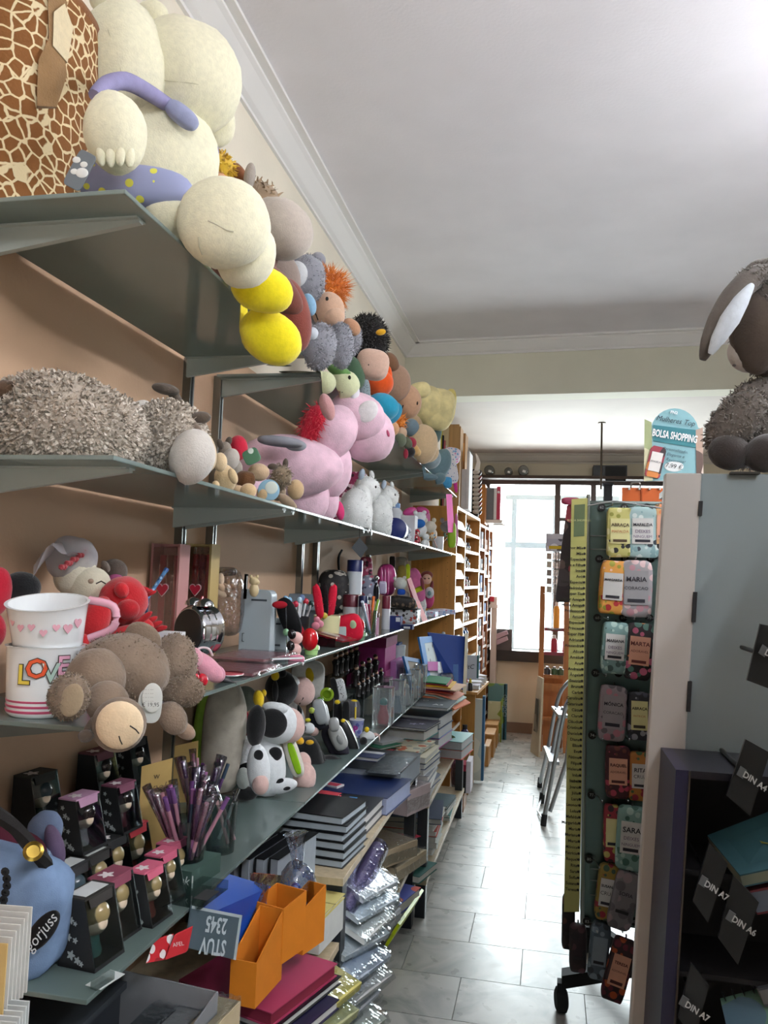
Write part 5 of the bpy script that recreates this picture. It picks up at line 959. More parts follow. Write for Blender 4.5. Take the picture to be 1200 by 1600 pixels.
lg = t.b('leg', 436, 1228, 58, 24, wt, a=8, X=-.755); t.b('spot', 437, 1221, 14, 8, bkc, a=30, sub=lg, d=.5); t.b('spot', 448, 1232, 12, 6, bkc, a=10, sub=lg, d=.5)
t.b('foot', 476, 1215, 36, 48, pkc, X=-.725, lump=.04); t.b('foot', 474, 1190, 24, 30, pkc, a=15, X=-.74)
po = t.b('pouch', 459, 1184, 22, 62, 'plush:#c4bfb2', a=18, X=-.735, ex=.6); t.b('pouch_lining', 460, 1185, 11, 52, 'fab:#84b21e', a=18, sub=po, d=.5, ex=.6)
t = Th('plush_cow', 'white plush cow with black spots squeezed behind seated cow', 'plush toy', X=-.84); t.b('body', 386, 1200, 34, 90, 'cowspot:18', X=-.85); t.b('foot', 380, 1216, 22, 34, 'plush:#aab0aa', X=-.83); t.b('hoof', 383, 1240, 40, 22, bkc, X=-.83)
t = Th('plush_cow', 'plush cow with pink muzzle looking over the seated cow', 'plush toy', X=-.88)
h = t.b('head', 440, 1076, 52, 56, bkc, X=-.90); t.b('blaze', 452, 1062, 34, 18, wt, a=-20, X=-.875); m = t.b('muzzle', 472, 1080, 40, 46, pkc, a=20, X=-.86, d=1.05); stitch(t, m, [(474, 1090), (468, 1100)], -.83); t.b('ear', 430, 1080, 10, 34, 'plush:#1c1c1e', X=-.88); t.b('horn', 430, 1056, 13, 15, 'plush:#e2bf1e', X=-.90); t.b('tuft', 441, 1052, 14, 14, bkc, X=-.89); t.b('body', 452, 1130, 50, 70, 'cowspot:15', X=-.92)
t = Th('cow_cushion', 'white square cushion with yellow horn motif behind cows', 'cushion', X=-.97); q = t.b('body', 480, 1062, 54, 60, 'plush:#c9c8c4', a=-4, ex=.5, d=.5); t.b('motif', 484, 1055, 13, 24, 'plush:#cfae20', a=12, sub=q, d=.4); t.b('motif', 463, 1058, 10, 16, 'plush:#b8a03a', sub=q, d=.4)
t = Th('black_bag', 'black plush pouch with yellow claws beside seated cow', 'pouch', X=-.80); t.b('body', 484, 1188, 42, 76, bkc, a=12, ex=.8); t.b('claw', 468, 1157, 15, 12, 'plush:#d8a51e', a=-30, X=-.775); t.b('claw', 484, 1160, 13, 8, 'plush:#d8a51e', X=-.775); t.b('leg', 499, 1190, 20, 44, bkc, a=10, X=-.775)
t = Th('mini_cow', 'mini cow head key ring with yellow tuft by black pouch', 'key ring', X=-.82); t.b('head', 482, 1138, 20, 18, wt); t.b('muzzle', 490, 1143, 16, 14, pkc, X=-.81); t.b('tuft', 481, 1125, 9, 6, 'plush:#d0cc30', X=-.82); t.b('ear', 474, 1138, 9, 12, bkc, X=-.815)
t = Th('plush_slippers', 'black plush slippers with cream soles on bottom shelf', 'slippers', X=-.75); t.b('slipper', 517, 1190, 34, 20, bkc, a=-10, X=-.745); t.b('slipper', 530, 1193, 22, 26, bkc, X=-.735); t.b('sole', 536, 1195, 8, 16, 'plush:#b8b49c', X=-.72)
t = Th('phone_pouch', 'grey phone pouch with silver handle hanging strap', 'pouch', X=-.80); t.b('body', 500, 1112, 20, 40, 'satin:#9aa0a2', a=14, ex=.6); t.b('front', 508, 1116, 12, 34, 'satin:#b5babb', a=12, X=-.79, ex=.6); t.b('back', 496, 1124, 22, 34, 'fab:#1c1e26', a=14, X=-.815, ex=.6); t.b('charm', 487, 1110, 9, 10, 'gloss:#9fb04a', X=-.80)
t = Th('grey_purse', 'pale grey moulded purse on dark backing at shelf edge', 'purse', X=-.74); t.b('backing', 524, 1160, 30, 58, 'fab:#2c2a34', a=28, X=-.755, ex=.6); q = t.b('body', 528, 1152, 24, 42, 'satin:#a9aba8', a=24, X=-.735, ex=.7, lump=.05); t.b('flap', 522, 1132, 16, 22, 'satin:#9b9e9c', a=8, X=-.73, ex=.7); t.b('clasp', 531, 1156, 9, 16, 'satin:#8f9290', a=24, sub=q, d=.5)
t = Th('black_case', 'tall black glasses case with yellow tab at shelf edge', 'case', X=-.73); t.b('body', 544, 1152, 20, 60, 'satin:#101013', a=24, ex=.6); t.b('edge', 550, 1146, 7, 44, 'satin:#8f8a50', a=22, X=-.722, ex=.6); t.b('tab', 536, 1126, 7, 6, 'plush:#e0c020', X=-.725)
t = Th('spectacles_case', 'white case with black dots standing against shelf', 'case', X=-.86); t.b('edge', 523, 1076, 10, 36, bkc, a=12, X=-.865, ex=.6); t.b('body', 532, 1078, 17, 36, 'dots:#dfe3e4,#0c0c0e,130', a=12, ex=.5, d=.5)
t = Th('lime_ornament', 'lime green ring ornament beside dotted case', 'ornament', X=-.86); q = t.part('ring', 'gloss:#8cae2c'); c0 = at(511, 1085, X=-.87); q.lathe(c0, [(.018, -.004), (.028, 0), (.018, .004), (.018, -.004)], 20, tuple(-FWD)); t.b('leaf', 500, 1095, 12, 12, 'gloss:#5c8a34', X=-.86)
t = Th('grey_pouches', 'dark grey pouch with yellow tab behind paper cup', 'pouch', X=-.80); t.b('body', 550, 1110, 26, 34, 'fab:#56565c', ex=.6); t.b('side', 541, 1112, 12, 34, bkc, X=-.79, ex=.6); t.b('tab', 553, 1096, 11, 6, 'plush:#e2c21c', X=-.79)
t = Th('black_pouch', 'narrow black pouch with yellow tab left of paper cup', 'pouch', X=-.83); t.b('body', 528, 1112, 14, 34, bkc, ex=.6); t.b('tab', 527, 1097, 9, 7, 'plush:#e2c21c', X=-.82)
t = Th('paper_cup', 'blue and lilac printed tumbler lettered P', 'cup'); c0 = at(556, 1153, X=-.75); z0 = z4; y = c0.y; r1 = 12*mpp(c0); zt = at(556, 1124, Y=y).z; x = c0.x; b = t.part('body', 'print:#7f88b0,#b8bcd8,#4a5290,60'); b.lathe((x, y, z0), [(r1*.72, 0), (r1, zt-z0), (r1*.93, zt-z0), (r1*.66, .004), (0, .004)], 24); t.text('P', .034, (x+.004, y-r1*.93, z0+(zt-z0)*.5), (1, .1, 0), (0, 0, 1), 'satin:#a0348c', b, lift=.004, bold=.002); t.part('rim', 'satin:#c8ccd8').lathe((x, y, zt), [(r1*.95, -.002), (r1*1.04, 0), (r1*.95, .002)], 24)
t = Th('pencil_topper', 'yellow and grey pencils standing in paper cup', 'pencil'); t.part('pencil', 'satin:#d0b41c').tube([(x-.004, y, z0+.008), (x-.006, y, zt+.05)], .004, 6); t.part('topper', 'satin:#8a8c90').tube([(x-.006, y, zt+.05), (x-.007, y, zt+.07)], [.006, .002], 8)
t = Th('mini_cow', 'mini plush cow lying at shelf edge with yellow horns', 'plush toy', X=-.70); t.b('body', 574, 1152, 24, 20, wt, X=-.70); t.b('muzzle', 586, 1154, 16, 18, pkc, X=-.685); t.b('ear', 568, 1158, 12, 13, bkc, X=-.69); t.b('horn', 573, 1140, 8, 9, 'plush:#e4c41c', X=-.695)
# wedding figurines: rows of small grooms
od = ['first', 'second', 'third', 'fourth', 'fifth', 'sixth']; gl = 'groom figurine in black suit, %s row, %s from the left'
st = Th('figurine_step', 'low clear step carrying the groom figurines', 'display step')
def groom_row(pos, h, X, row):
    pts = [at(px, py, X=X) for px, py in pos]; z0 = max(z4+.002, sum(p.z for p in pts)/len(pts)); ys = [p.y for p in pts]; ym = (min(ys)+max(ys))/2; L_ = max(ys)-min(ys)+.1
    st.part('tread', 'clear:#cfd8d8').box(X, ym, z0-.004, .075, L_, .003)
    for y in (ym-L_/2+.004, ym+L_/2-.004): st.part('riser', 'clear:#cfd8d8').box(X, y, z4+.0005, .07, .003, z0-.005-z4)
    for k, c in enumerate(pts):
        s = h*mpp(c); c.z = z0; t = Th('groom_figurine', gl % (row, od[k]), 'figurine', group='groom figurines')
        t.part('suit', 'satin:#121012').lathe(c, [(s*.17, 0), (s*.13, s*.1), (s*.14, s*.45), (s*.19, s*.62), (s*.08, s*.74)], 12); t.part('head', 'satin:#c49a80').ell(c+Vector((0, 0, s*.83)), (Vector((s*.10, 0, 0)), Vector((0, s*.1, 0)), Vector((0, 0, s*.12))), nu=12, nv=8); t.part('hair', 'satin:#2c1a14').ell(c+Vector((-s*.02, 0, s*.88)), (Vector((s*.11, 0, 0)), Vector((0, s*.11, 0)), Vector((0, 0, s*.1))), nu=12, nv=8); t.part('shirt', 'satin:#c8c8c8').ell(c+Vector((s*.10, -s*.1, s*.58)), (Vector((s*.05, 0, 0)), Vector((0, s*.04, 0)), Vector((0, 0, s*.1))), nu=8, nv=6)
groom_row([(524+8*k, 1054-3*k) for k in range(5)], 34, -.95, 'back'); groom_row([(556+10*k, 1068-3*k) for k in range(4)], 34, -.86, 'middle'); groom_row([(560+7*k, 1082-2.5*k+(k % 2)*3) for k in range(6)], 24, -.79, 'front')
# rows of clear plastic display boxes with favours inside
def clear_box(px, py, w, h, X, fill, top, lab, grp='clear favour boxes'):
    c = at(px, py, X=X); c.z = z4; s = mpp(c); W_ = w*s*1.3; H_ = h*s; t = Th('clear_box', lab, 'box', group=grp)
    b = t.part('shell', 'acryl:#dfe6e8'); b.box(c.x, c.y, z4, W_, W_*.9, H_); e = t.part('edge', 'satin:#c4ccce')
    for a in (-1, 1):
        for q in (-1, 1): e.box(c.x+a*W_/2, c.y+q*W_*.45, z4, .0025, .0025, H_)
    t.part('lid', 'acryl:#d4dcdc').box(c.x, c.y, z4+H_, W_*1.03, W_*.95, .004)
    t.part('favour', fill).lathe((c.x, c.y, z4+.004), [(W_*.3, 0), (W_*.32, H_*.2), (W_*.18, H_*.45), (W_*.22, H_*.5)], 14); t.part('favour_head', top).ell((c.x, c.y, z4+H_*.6), (Vector((W_*.22, 0, 0)), Vector((0, W_*.22, 0)), Vector((0, 0, W_*.24))), nu=12, nv=8)
for px, py, w, h, X, f, tp, lab in (
    (598, 1138, 22, 56, -.705, 'satin:#c02a3a', 'satin:#2f8a88', 'clear box holding red and teal figure, nearest of front row'),
    (620, 1124, 17, 50, -.70, 'satin:#8fa4b4', 'satin:#c8ccd0', 'clear box with pale blue figure, second of front row'),
    (634, 1112, 15, 46, -.70, 'satin:#b8bcc0', 'satin:#d0ccc8', 'clear box with silver figure, third of front row'),
    (646, 1101, 13, 44, -.70, 'satin:#c4c0b8', 'satin:#dcd8d0', 'clear box with cream figure, fourth of front row'),
    (657, 1092, 12, 42, -.70, 'satin:#c4a8a4', 'satin:#dcd0cc', 'clear box with pink figure, last of front row'),
    (575, 1118, 22, 46, -.82, 'satin:#a9a890', 'satin:#cfc8a8', 'clear box with khaki figure, nearest of second row'),
    (597, 1100, 20, 46, -.80, 'satin:#a8b4b8', 'satin:#c8d0d0', 'clear box with grey figure, middle of second row'),
    (620, 1088, 18, 44, -.80, 'satin:#b8b0a0', 'satin:#d0c8b8', 'clear box with sand figure, last of second row'),
    (556, 1100, 24, 40, -.87, 'satin:#98a8ac', 'satin:#b8c4c4', 'clear box with dim grey figure behind second row'),
    (590, 1074, 34, 40, -.90, 'satin:#b0a878', 'satin:#c8c098', 'wide clear box with olive figure at the back'),
    (540, 1062, 22, 40, -.88, 'satin:#4a7fae', 'satin:#a8c0d0', 'clear box with blue madonna figure beside grooms')):
    clear_box(px, py, w, h, X, f, tp, lab)
# far end of the bottom shelf
t = Th('towel_box', 'white rounded pack with blue top and bear print', 'pack'); c0 = at(607, 1050, X=-.88); y = c0.y; x0 = at(590, 1040, Y=y).x; x1 = at(622, 1040, Y=y).x; zt = at(605, 1004, Y=y).z; b = t.part('pack', 'paper:#c4c6c4'); b.box((x0+x1)/2, y+.05, z4, x1-x0, .1, zt-z4-.012); t.part('roll', 'paper:#c8d4da').lathe((x1-.01, y+.02, z4), [(.045, 0), (.045, zt-z4-.012)], 24); t.part('lid', 'satin:#2b5490').box((x0+x1)/2, y+.05, zt-.012, (x1-x0)*1.03, .104, .012)
for dx, dz, s in ((.02, .05, .04), (.06, .12, .03), (.03, .14, .028)): decal(t, disc(), (x0+dx, y-.001, z4+dz), (1, 0, 0), (0, 0, 1), s, 'satin:#4a4a62', b, 'bear_print')
t = Th('pink_box', 'large magenta gift box at the back of bottom shelf', 'box'); t.part('body', 'paper:#a83a84').box(-.92, 4.25, z4, .2, .3, .28); t.part('lid', 'paper:#8c2a60').box(-.92, 4.25, z4+.28, .21, .31, .05); t.part('band', 'paper:#c96aa8').box(-.815, 4.25, z4+.1, .002, .3, .06)
carton('album_box', 'lilac album box leaning behind the picture frames', 'box', -.80, 4.35, z4, .03, .25, .20, 'paper:#b87ab8')
t = Th('plush_bear', 'small white bear in blue jumper beside towel pack', 'plush toy', X=-.84); t.b('head', 627, 1022, 12, 12, 'plush:#c8ccd0'); t.b('body', 628, 1038, 11, 26, 'fab:#2a66b0'); t.b('foot', 631, 1051, 9, 9, 'plush:#c8ccd0', X=-.83)
def frame(lab, pts, X0, X1, matf, mati, strut=False, name='picture_frame'):
    "pts: four pixel corners, bottom pair at depth X0, top pair at X1 (tilted back)"
    t = Th(name, lab, 'picture frame'); a, b, c, d = at(*pts[0], X=X0), at(*pts[1], X=X0), at(*pts[2], X=X1), at(*pts[3], X=X1)
    n = (b-a).cross(d-a).normalized()
    if n.dot(CAM-a) < 0: n = -n
    def q(u, v): return a*(1-u)*(1-v)+b*u*(1-v)+c*u*v+d*(1-u)*v
    f = t.part('frame', matf)
    for u0, u1, v0, v1 in ((0, 1, 0, .12), (0, 1, .88, 1), (0, .16, .12, .88), (.84, 1, .12, .88)): f.prism([q(u0, v0), q(u1, v0), q(u1, v1), q(u0, v1)], -n*.012)
    p = t.part('picture', mati); p.prism([q(.16, .12)-n*.004, q(.84, .12)-n*.004, q(.84, .88)-n*.004, q(.16, .88)-n*.004], -n*.004)
    return t, q, n, p
t, q, n, p = frame('sky blue picture frame with bear drawing on bottom shelf', [(672, 1088), (697, 1056), (690, 993), (655, 995)], -.68, -.74, 'matte:#1f74be', 'paper:#c9d4d8')
decal(t, disc(20), q(.6, .35)-n*.003, q(1, .3)-q(0, .3), q(.5, 1)-q(.5, 0), .09, 'paper:#86b4cc', p, 'round_print')
for u, v in ((.3, .75), (.5, .8), (.3, .55)): decal(t, disc(8), q(u, v)-n*.003, q(1, .3)-q(0, .3), q(.5, 1)-q(.5, 0), .022, 'paper:#6a7078', p, 'bear_print')
t, q, n, p = frame('brown backed picture frame with blue edge turned away', [(645, 1078), (668, 1080), (657, 1030), (631, 1025)], -.70, -.74, 'matte:#1f62a0', 'paper:#6a5c46')
t = Th('plush_bear', 'grey plush bear in knitted jumper hugging blue board', 'plush toy', X=-.72); t.b('head', 700, 997, 18, 16, 'plush:#c4ccc8'); t.b('jumper', 698, 1010, 17, 16, 'dots:#c8d0d8,#3a5a8c,160'); t.b('body', 700, 1026, 18, 26, 'plush:#2c3c44', a=8); t.b('paw', 697, 1034, 14, 14, 'plush:#d0d2cc', X=-.70); t.b('ear', 708, 995, 6, 7, 'plush:#c4ccc8'); t.b('ear', 693, 990, 6, 6, 'plush:#c4ccc8')
t = Th('photo_pack', 'magenta and white photo pack leaning in front of frame', 'pack'); t.part('card', 'paper:#b03a98').prism([at(669, 1048, X=-.68), at(684, 1048, X=-.68), at(684, 1034, X=-.69), at(668, 1034, X=-.69)], (0, .008, 0)); t.part('sleeve', 'dots:#c4c8d4,#7a80a0,120').prism([at(684, 1052, X=-.68), at(694, 1050, X=-.68), at(694, 1034, X=-.69), at(684, 1034, X=-.69)], (0, .008, 0))
t = Th('cellophane_bag', 'bundle of pastel sachets in crinkled cellophane', 'bag', X=-.68); q = t.b('bag', 688, 1068, 44, 30, 'film:#d4d8e2', a=20, ex=.7, lump=.2); 
for k in range(4): t.b('sachet', 678+7*k, 1072-3*k, 16, 10, 'satin:'+['#c8b8d0', '#d8d0a0', '#a8b8d0', '#d0b0b8'][k], a=20, X=-.69, nu=12, nv=8)
t = Th('blue_board', 'tall royal blue packaged board standing at shelf end', 'board'); A = at(690, 1075, X=-.72); t.part('board', 'paper:#1f3f8c').prism([at(672, 1085, X=-.76), at(723, 1078, X=-.56), at(727, 995, X=-.56), at(668, 988, X=-.76)], (0, .02, 0)); t.part('edge', 'paper:#8a7a5c').prism([at(723, 1085, X=-.558), at(728, 1085, X=-.55), at(731, 992, X=-.55), at(727, 992, X=-.558)], (0, .02, 0)); t.part('print', 'paper:#5c7fb8').prism([at(708, 1072, Y=at(715, 1040, X=-.58).y-.06), at(716, 1072, Y=at(715, 1040, X=-.58).y-.06), at(716, 1038, Y=at(715, 1040, X=-.58).y-.06), at(708, 1038, Y=at(715, 1040, X=-.58).y-.06)], (0, .002, 0))
# ------------------------------------------------------------------ low display racks with paper goods
CURZ[0] = None
def rack_unit(lab, y0, y1, levels, legs, x0=-1.0, x1=-.54):
    t = Th('display_rack', lab, 'rack')
    for z in levels: b = t.part('board', 'wood:#b5a587'); b.box((x0+x1)/2, (y0+y1)/2, z-.02, x1-x0, y1-y0, .02); b.bev = .001
    zt = max(levels)
    for y in legs:
        for x in (x0+.02, x1-.03): t.part('leg', 'satin:#23282e').box(x, y, 0, .045, .05, zt-.02)
rack_unit('low wooden rack under near end of glass shelves', 1.15, 2.2, (.50, .22), (1.2, 2.15))
rack_unit('middle wooden rack carrying black notebooks', 2.22, 3.58, (.66, .30), (2.27, 3.53))
rack_unit('far wooden rack with dark metal legs', 3.6, 5.22, (.50, .17), (3.65, 5.17), x1=-.50)
def book(lab, x, y, z, sx, sy, h, cover, rz=0, pages='paper:#cfcfcb', name='notebook', cat='notebook', group=None, curl=0):
    t = Th(name, lab, cat, group=group); c, s = math.cos(rz), math.sin(rz); k = min(.0022, h*.2)
    t.part('front_cover', cover).box(x, y, z+h-k, sx, sy, k, rz); t.part('back_cover', cover).box(x, y, z, sx, sy, k, rz); t.part('spine', cover).box(x-(sx/2-k/2)*c, y-(sx/2-k/2)*s, z+k, k, sy, h-2*k, rz)
    t.part('pages', pages).box(x-.001*c, y, z+k, sx-.008, sy-.008, h-2*k, rz); return t
rg2 = random.Random(4)
def sheetpack(lab, x, y, z, sx, sy, h, mat, rz=0, film=True, name='paper_pack', cat='paper pack', group=None):
    t = Th(name, lab, cat, group=group); t.part('sheets', mat).box(x, y, z+.001, sx, sy, h, rz)
    if film: 
        w = t.part('wrapper', 'film:#eef2f4'); c, s = math.cos(rz), math.sin(rz); sd = rg2.uniform(0, 9)
        def g(u, v):                            # loose crinkled sleeve drawn over the top and front
            a = (u-.5)*sx*1.10; b = (v-.5)*sy*1.08; e = max(0, abs(u-.5)-.46)/.04; zz = z+h+.0035+.006*abs(math.sin(9*u+7*v+sd))*math.sin(3*v+sd)**2-e*h*.9
            return Vector((x+a*c-b*s, y+a*s+b*c, zz))
        w.sheet(g, 12, 10)
    return t
# --- middle rack, from near to far (rack top .66)
rg = random.Random(11)
z = .66
for k in range(6):
    h = .022; book('black covered exercise book in the thick black stack, %s' % ['lowest', 'second from bottom', 'third from bottom', 'third from top', 'second from top', 'topmost, page corner curling'][k], -.70+.006*rg.uniform(-1, 1), 2.41+.004*k, z, .30, .21, h, 'satin:#0c0d10', rg.uniform(-.06, .06)-.1, 'paper:#a9b4bb'); z += h+.001
t = THINGS[-1]; 
book('yellow writing pad lying at the front of near rack', -.67, 2.17, .605, .25, .16, .012, 'paper:#c4b872', -.12, name='writing_pad', cat='writing pad')
t = THINGS[-1]; t.text('Cartas', .035, (-.63, 2.14, .6175), (-1, .12, 0), (.12, -1, 0), 'matte:#4a4630', t.parts[0], shear=.3); t.part('printed_band', 'paper:#9c925c', t.parts[0]).box(-.665, 2.17, .6171, .25, .003, .0006, -.12)
sheetpack('pile of plain white pads below the yellow pad', -.68, 2.17, .52, .26, .17, .08, 'paper:#c8cac6', -.12, film=False)
z = .66
for k, (c, lab) in enumerate((('#0a0b10', 'black ring folder under striped covers'), ('#10131c', 'black folder with blue stripe'), )):
    book(lab, -.72, 2.70, z, .32, .28, .03, 'satin:'+c, -.05, name='folder', cat='folder'); z += .031
t = THINGS[-1]; t.part('stripe', 'satin:#3f86c0', t.parts[0]).box(-.66, 2.69, z-.0005, .028, .22, .001, -.05)
for k in range(3): t.part('pinstripe', 'satin:#2c3c66', t.parts[0]).box(-.74-.025*k, 2.69, z-.0005, .004, .24, .001, -.05)
for k in range(3): book('small white and red notepad fanned on striped folder, %s' % ['lower', 'middle', 'upper'][k], -.80+.03*k, 2.62+.02*k, z+.0105*k, .09, .15, .01, ['paper:#d8d8d8', 'paper:#d4d2d0', 'paper:#b82a3a'][k], -.45+.12*k, name='notepad', cat='notepad')
z = .66
book('navy presentation folder spread across middle rack', -.70, 3.0, .66, .36, .30, .06, 'satin:#1c2c58', -.12, 'paper:#9aa4c0', name='folder', cat='folder')
t = Th('badge_pack', 'white and red oval badge pack on navy folder', 'pack'); t.part('pack', 'paper:#c9c4c8').box(-.78, 2.93, .7205, .10, .05, .006, -.3); t.part('border', 'paper:#b03048').box(-.78, 2.93, .7265, .085, .036, .001, -.3)
book('large dark grey flexible folder with glossy cover', -.71, 3.30, .66, .36, .36, .085, 'satin:#23282e', -.06, 'paper:#7c848c', name='folder', cat='folder')
book('small navy and white notebook lying on grey folder', -.72, 3.30, .7455, .13, .11, .016, 'paper:#22305c', -.1)
t = THINGS[-1]; t.part('title_band', 'paper:#d4d6da', t.parts[0]).box(-.72, 3.335, .7616, .128, .035, .0008, -.1)
sheetpack('clear film pocket sheet over the grey folder edge', -.60, 3.2, .746, .12, .3, .002, 'paper:#5c646c', -.06)
for k in range(7): book(['thin spiral notebook in stack behind grey folder, ']*1 and 'thin white notebook in stack behind grey folder, %s' % ['lowest', 'second up', 'third up', 'fourth up', 'fifth up', 'sixth up', 'topmost'][k], -.62+.004*rg.uniform(-1, 1), 3.80, .50+.027*k, .22, .30, .026, ['paper:#c9ccd0', 'paper:#5c6478', 'paper:#d4d4d2', 'paper:#8a8f98', 'paper:#ccd0d4', 'paper:#3c4a6c', 'paper:#d8d2bc'][k], rg.uniform(-.12, .05))
book('cream and orange sketch pad with floral cover', -.66, 3.80, .695, .24, .28, .016, 'print:#d8d2b8,#c8643c,#a0a89c,24', -.15, name='sketch_pad', cat='sketch pad')
for k in range(3): book('slim coloured jotter under shelf edge, %s' % ['red', 'green', 'white'][k], -.78, 3.66+.06*k, .70+.012*k, .2, .16, .011, 'paper:'+['#8c2c34', '#2c7c5c', '#c8ccd0'][k], -.5)
book('teal hard cover notebook under the floral one', -.66, 4.02, .712, .22, .24, .05, 'paper:#2a7f80', -.15)
book('dark plum notebook with silver flower emblem on top', -.66, 4.00, .763, .24, .26, .012, 'paper:#2f2c42', -.15)
t = THINGS[-1]; decal(t, FLW, (-.64, 3.97, .7752), (1, 0, 0), (0, 1, 0), .05, 'paper:#8a86a8', t.parts[0], 'flower_emblem', .0006); decal(t, FLW, (-.60, 3.985, .7752), (1, 0, 0), (0, 1, 0), .04, 'paper:#8a86a8', t.parts[0], 'flower_emblem', .0006); t.text('Diario', .024, (-.70, 4.06, .7752), (1, -.15, 0), (.15, 1, 0), 'paper:#b8b4cc', t.parts[0], shear=.2)
# --- far rack top .50
for k, (c, h, lab) in enumerate((('#d03a20', .05, 'orange red box file at base of coloured stack'), ('#1f8a86', .045, 'teal box file second in coloured stack'), ('#a3268c', .05, 'magenta box file in the coloured stack'), ('#2468a8', .05, 'bright blue box file in the coloured stack'), ('#16264c', .06, 'dark navy folder on top of coloured stack'))):
    z = .50+[0, .051, .097, .148, .199][k]; book(lab, -.66+(.10 if k < 2 else 0), 4.45+(.22 if k < 2 else 0), z, .26, .30, h, 'satin:'+c, -.12, 'paper:#b8bcc0', name='box_file', cat='box file')
book('grey drawing pad lettered A3 on top of navy folder', -.66, 4.35, .81, .34, .30, .016, 'paper:#4c555c', -.05, name='drawing_pad', cat='drawing pad')
t = THINGS[-1]; t.text('A3', .05, (-.56, 4.28, .8262), (1, 0, 0), (0, 1, 0), 'paper:#c8ccce', t.parts[0], bold=.001); t.text('CO', .045, (-.66, 4.40, .8262), (1, 0, 0), (0, 1, 0), 'paper:#b8bcc0', t.parts[0]); t.text('180gr', .03, (-.70, 4.28, .8262), (1, 0, 0), (0, 1, 0), 'paper:#a8adb2', t.parts[0])
t = Th('tape_roll', 'olive ribbon roll lying by coloured box files', 'roll'); c0 = at(700, 1165, X=-.54); t.part('roll', 'satin:#5c6a3c').lathe(c0, [(.03, 0), (.055, 0), (.055, .03), (.03, .03)], 28, (.8, -.5, .2)); t.part('core', 'satin:#b8b4a8').lathe(c0, [(.026, 0), (.03, 0), (.03, .03), (.026, .03), (.026, 0)], 28, (.8, -.5, .2))
# coloured card stock stack, sheets fanned and drooping off the edge
zz = .80
for k, (c, lab, dx, rz) in enumerate((('#c8ccd0', 'white card sheet bulging off stack', .02, .1), ('#3fa59a', 'teal card sheet in fanned stack', .05, -.15), ('#d8784c', 'orange card sheet hanging lowest', .08, -.2), ('#a8c4c0', 'pale aqua card sheet in fanned stack', .06, -.12), ('#d08a6c', 'salmon card sheet in fanned stack', .05, -.08), ('#b8402c', 'brick red card sheet in fanned stack', .03, -.02), ('#8c2c74', 'purple card sheet in fanned stack', .0, .05), ('#d8b090', 'peach card sheet in fanned stack', .06, -.1), ('#d8a81c', 'yellow card sheet in fanned stack', .01, 0), ('#8c2c2c', 'maroon card sheet in fanned stack', -.01, .03), ('#1f7c4c', 'green card sheet on top of fanned stack', -.02, .02))):
    t = Th('card_sheet', lab, 'card'); p = t.part('sheet', 'paper:'+c); x0 = -.80; L_ = .26+dx; z = zz+.010*k; dr = .10*max(0, dx-.01)/.08 if k < 5 else .01; yy = 4.72 if k else 4.55
    def f(u, v, bot=0, x0=x0, L_=L_, z=z, dr=dr, rz=rz, yy=yy): 
        x = L_*u; y = (v-.5)*.30; return Vector((x0+x*math.cos(rz)-y*math.sin(rz), yy+x*math.sin(rz)+y*math.cos(rz), z-dr*max(0, u-.55)**1.6*2.2+bot))
    p.sheet(lambda u, v: f(u, v), 8, 2); p.sheet(lambda u, v: f(u, v, .006), 8, 2); THINGS.append(THINGS.pop())
    n0 = 27
    ring = [(i, i+1) for i in range(8)]+[(8+9*j, 17+9*j) for j in range(2)]+[(26-i, 25-i) for i in range(8)]+[(18-9*j, 9-9*j) for j in range(2)]
    p.F += [(a, b, b+n0, a+n0) for a, b in ring]
# lower levels: magazines, bags of envelopes, wrapped card
for k in range(6): book('white paper block in lower pile of far rack, %s' % ['lowest', 'second', 'third', 'fourth', 'fifth', 'topmost'][k], -.66+.01*rg.uniform(-1, 1), 4.1, .17+.028*k, .30, .34, .027, ['paper:#c4c8c8', 'paper:#ccd0cc', 'paper:#c0c4c4', 'paper:#b8402c', 'paper:#d0d4d2', 'paper:#2c3c5c'][k], rg.uniform(-.1, .1), name='paper_block', cat='paper block')
for k in range(5): book('slim booklet at bottom of far rack, %s from floor' % ['first', 'second', 'third', 'fourth', 'fifth'][k], -.62, 4.62, .17+.016*k, .22, .26, .015, ['paper:#c8ccc8', 'paper:#2f6c64', 'paper:#d4d4d0', 'paper:#b8bcbc', 'paper:#2c4a54'][k], rg.uniform(-.15, .1), name='booklet', cat='booklet')
for k in range(7): book('glossy magazine on far rack board, %s in pile' % ['lowest', 'second', 'third', 'fourth', 'fifth', 'sixth', 'topmost'][k], -.66, 4.02, .50+.024*k, .24, .2, .022, ['paper:#5c6068', 'paper:#c8ccd0', 'paper:#8a8f98', 'paper:#d0ccd0', 'paper:#4c5468', 'paper:#c4c8cc', 'paper:#b8bcc4'][k], rg.uniform(-.2, .1)-.1, name='magazine', cat='magazine') if k < 1 else None
sheetpack('cellophane bag of white envelopes with red label', -.60, 3.50, .50, .16, .2, .10, 'paper:#c9b8ba', -.35); t = THINGS[-1]; t.part('label', 'paper:#b02a38', t.parts[0]).box(-.62, 3.54, .604, .08, .05, .001, -.35)
sheetpack('crumpled bag of brown envelopes on lower board', -.62, 3.12, .42, .2, .22, .06, 'paper:#94846a', -.5)
sheetpack('bundle of pale kraft sheets bent over rack edge', -.62, 3.25, .34, .24, .26, .05, 'paper:#b8a88a', -.3)
for k, (c, lab) in enumerate((('#c8ccd0', 'white envelope pack on lower board, lowest'), ('#c4d0d8', 'blue tinted envelope pack on lower board'), ('#d0d0cc', 'ivory envelope pack on lower board, topmost'))): sheetpack(lab, -.64, 2.78, .30+.045*k, .26, .24, .04, 'paper:'+c, -.25+.1*k)
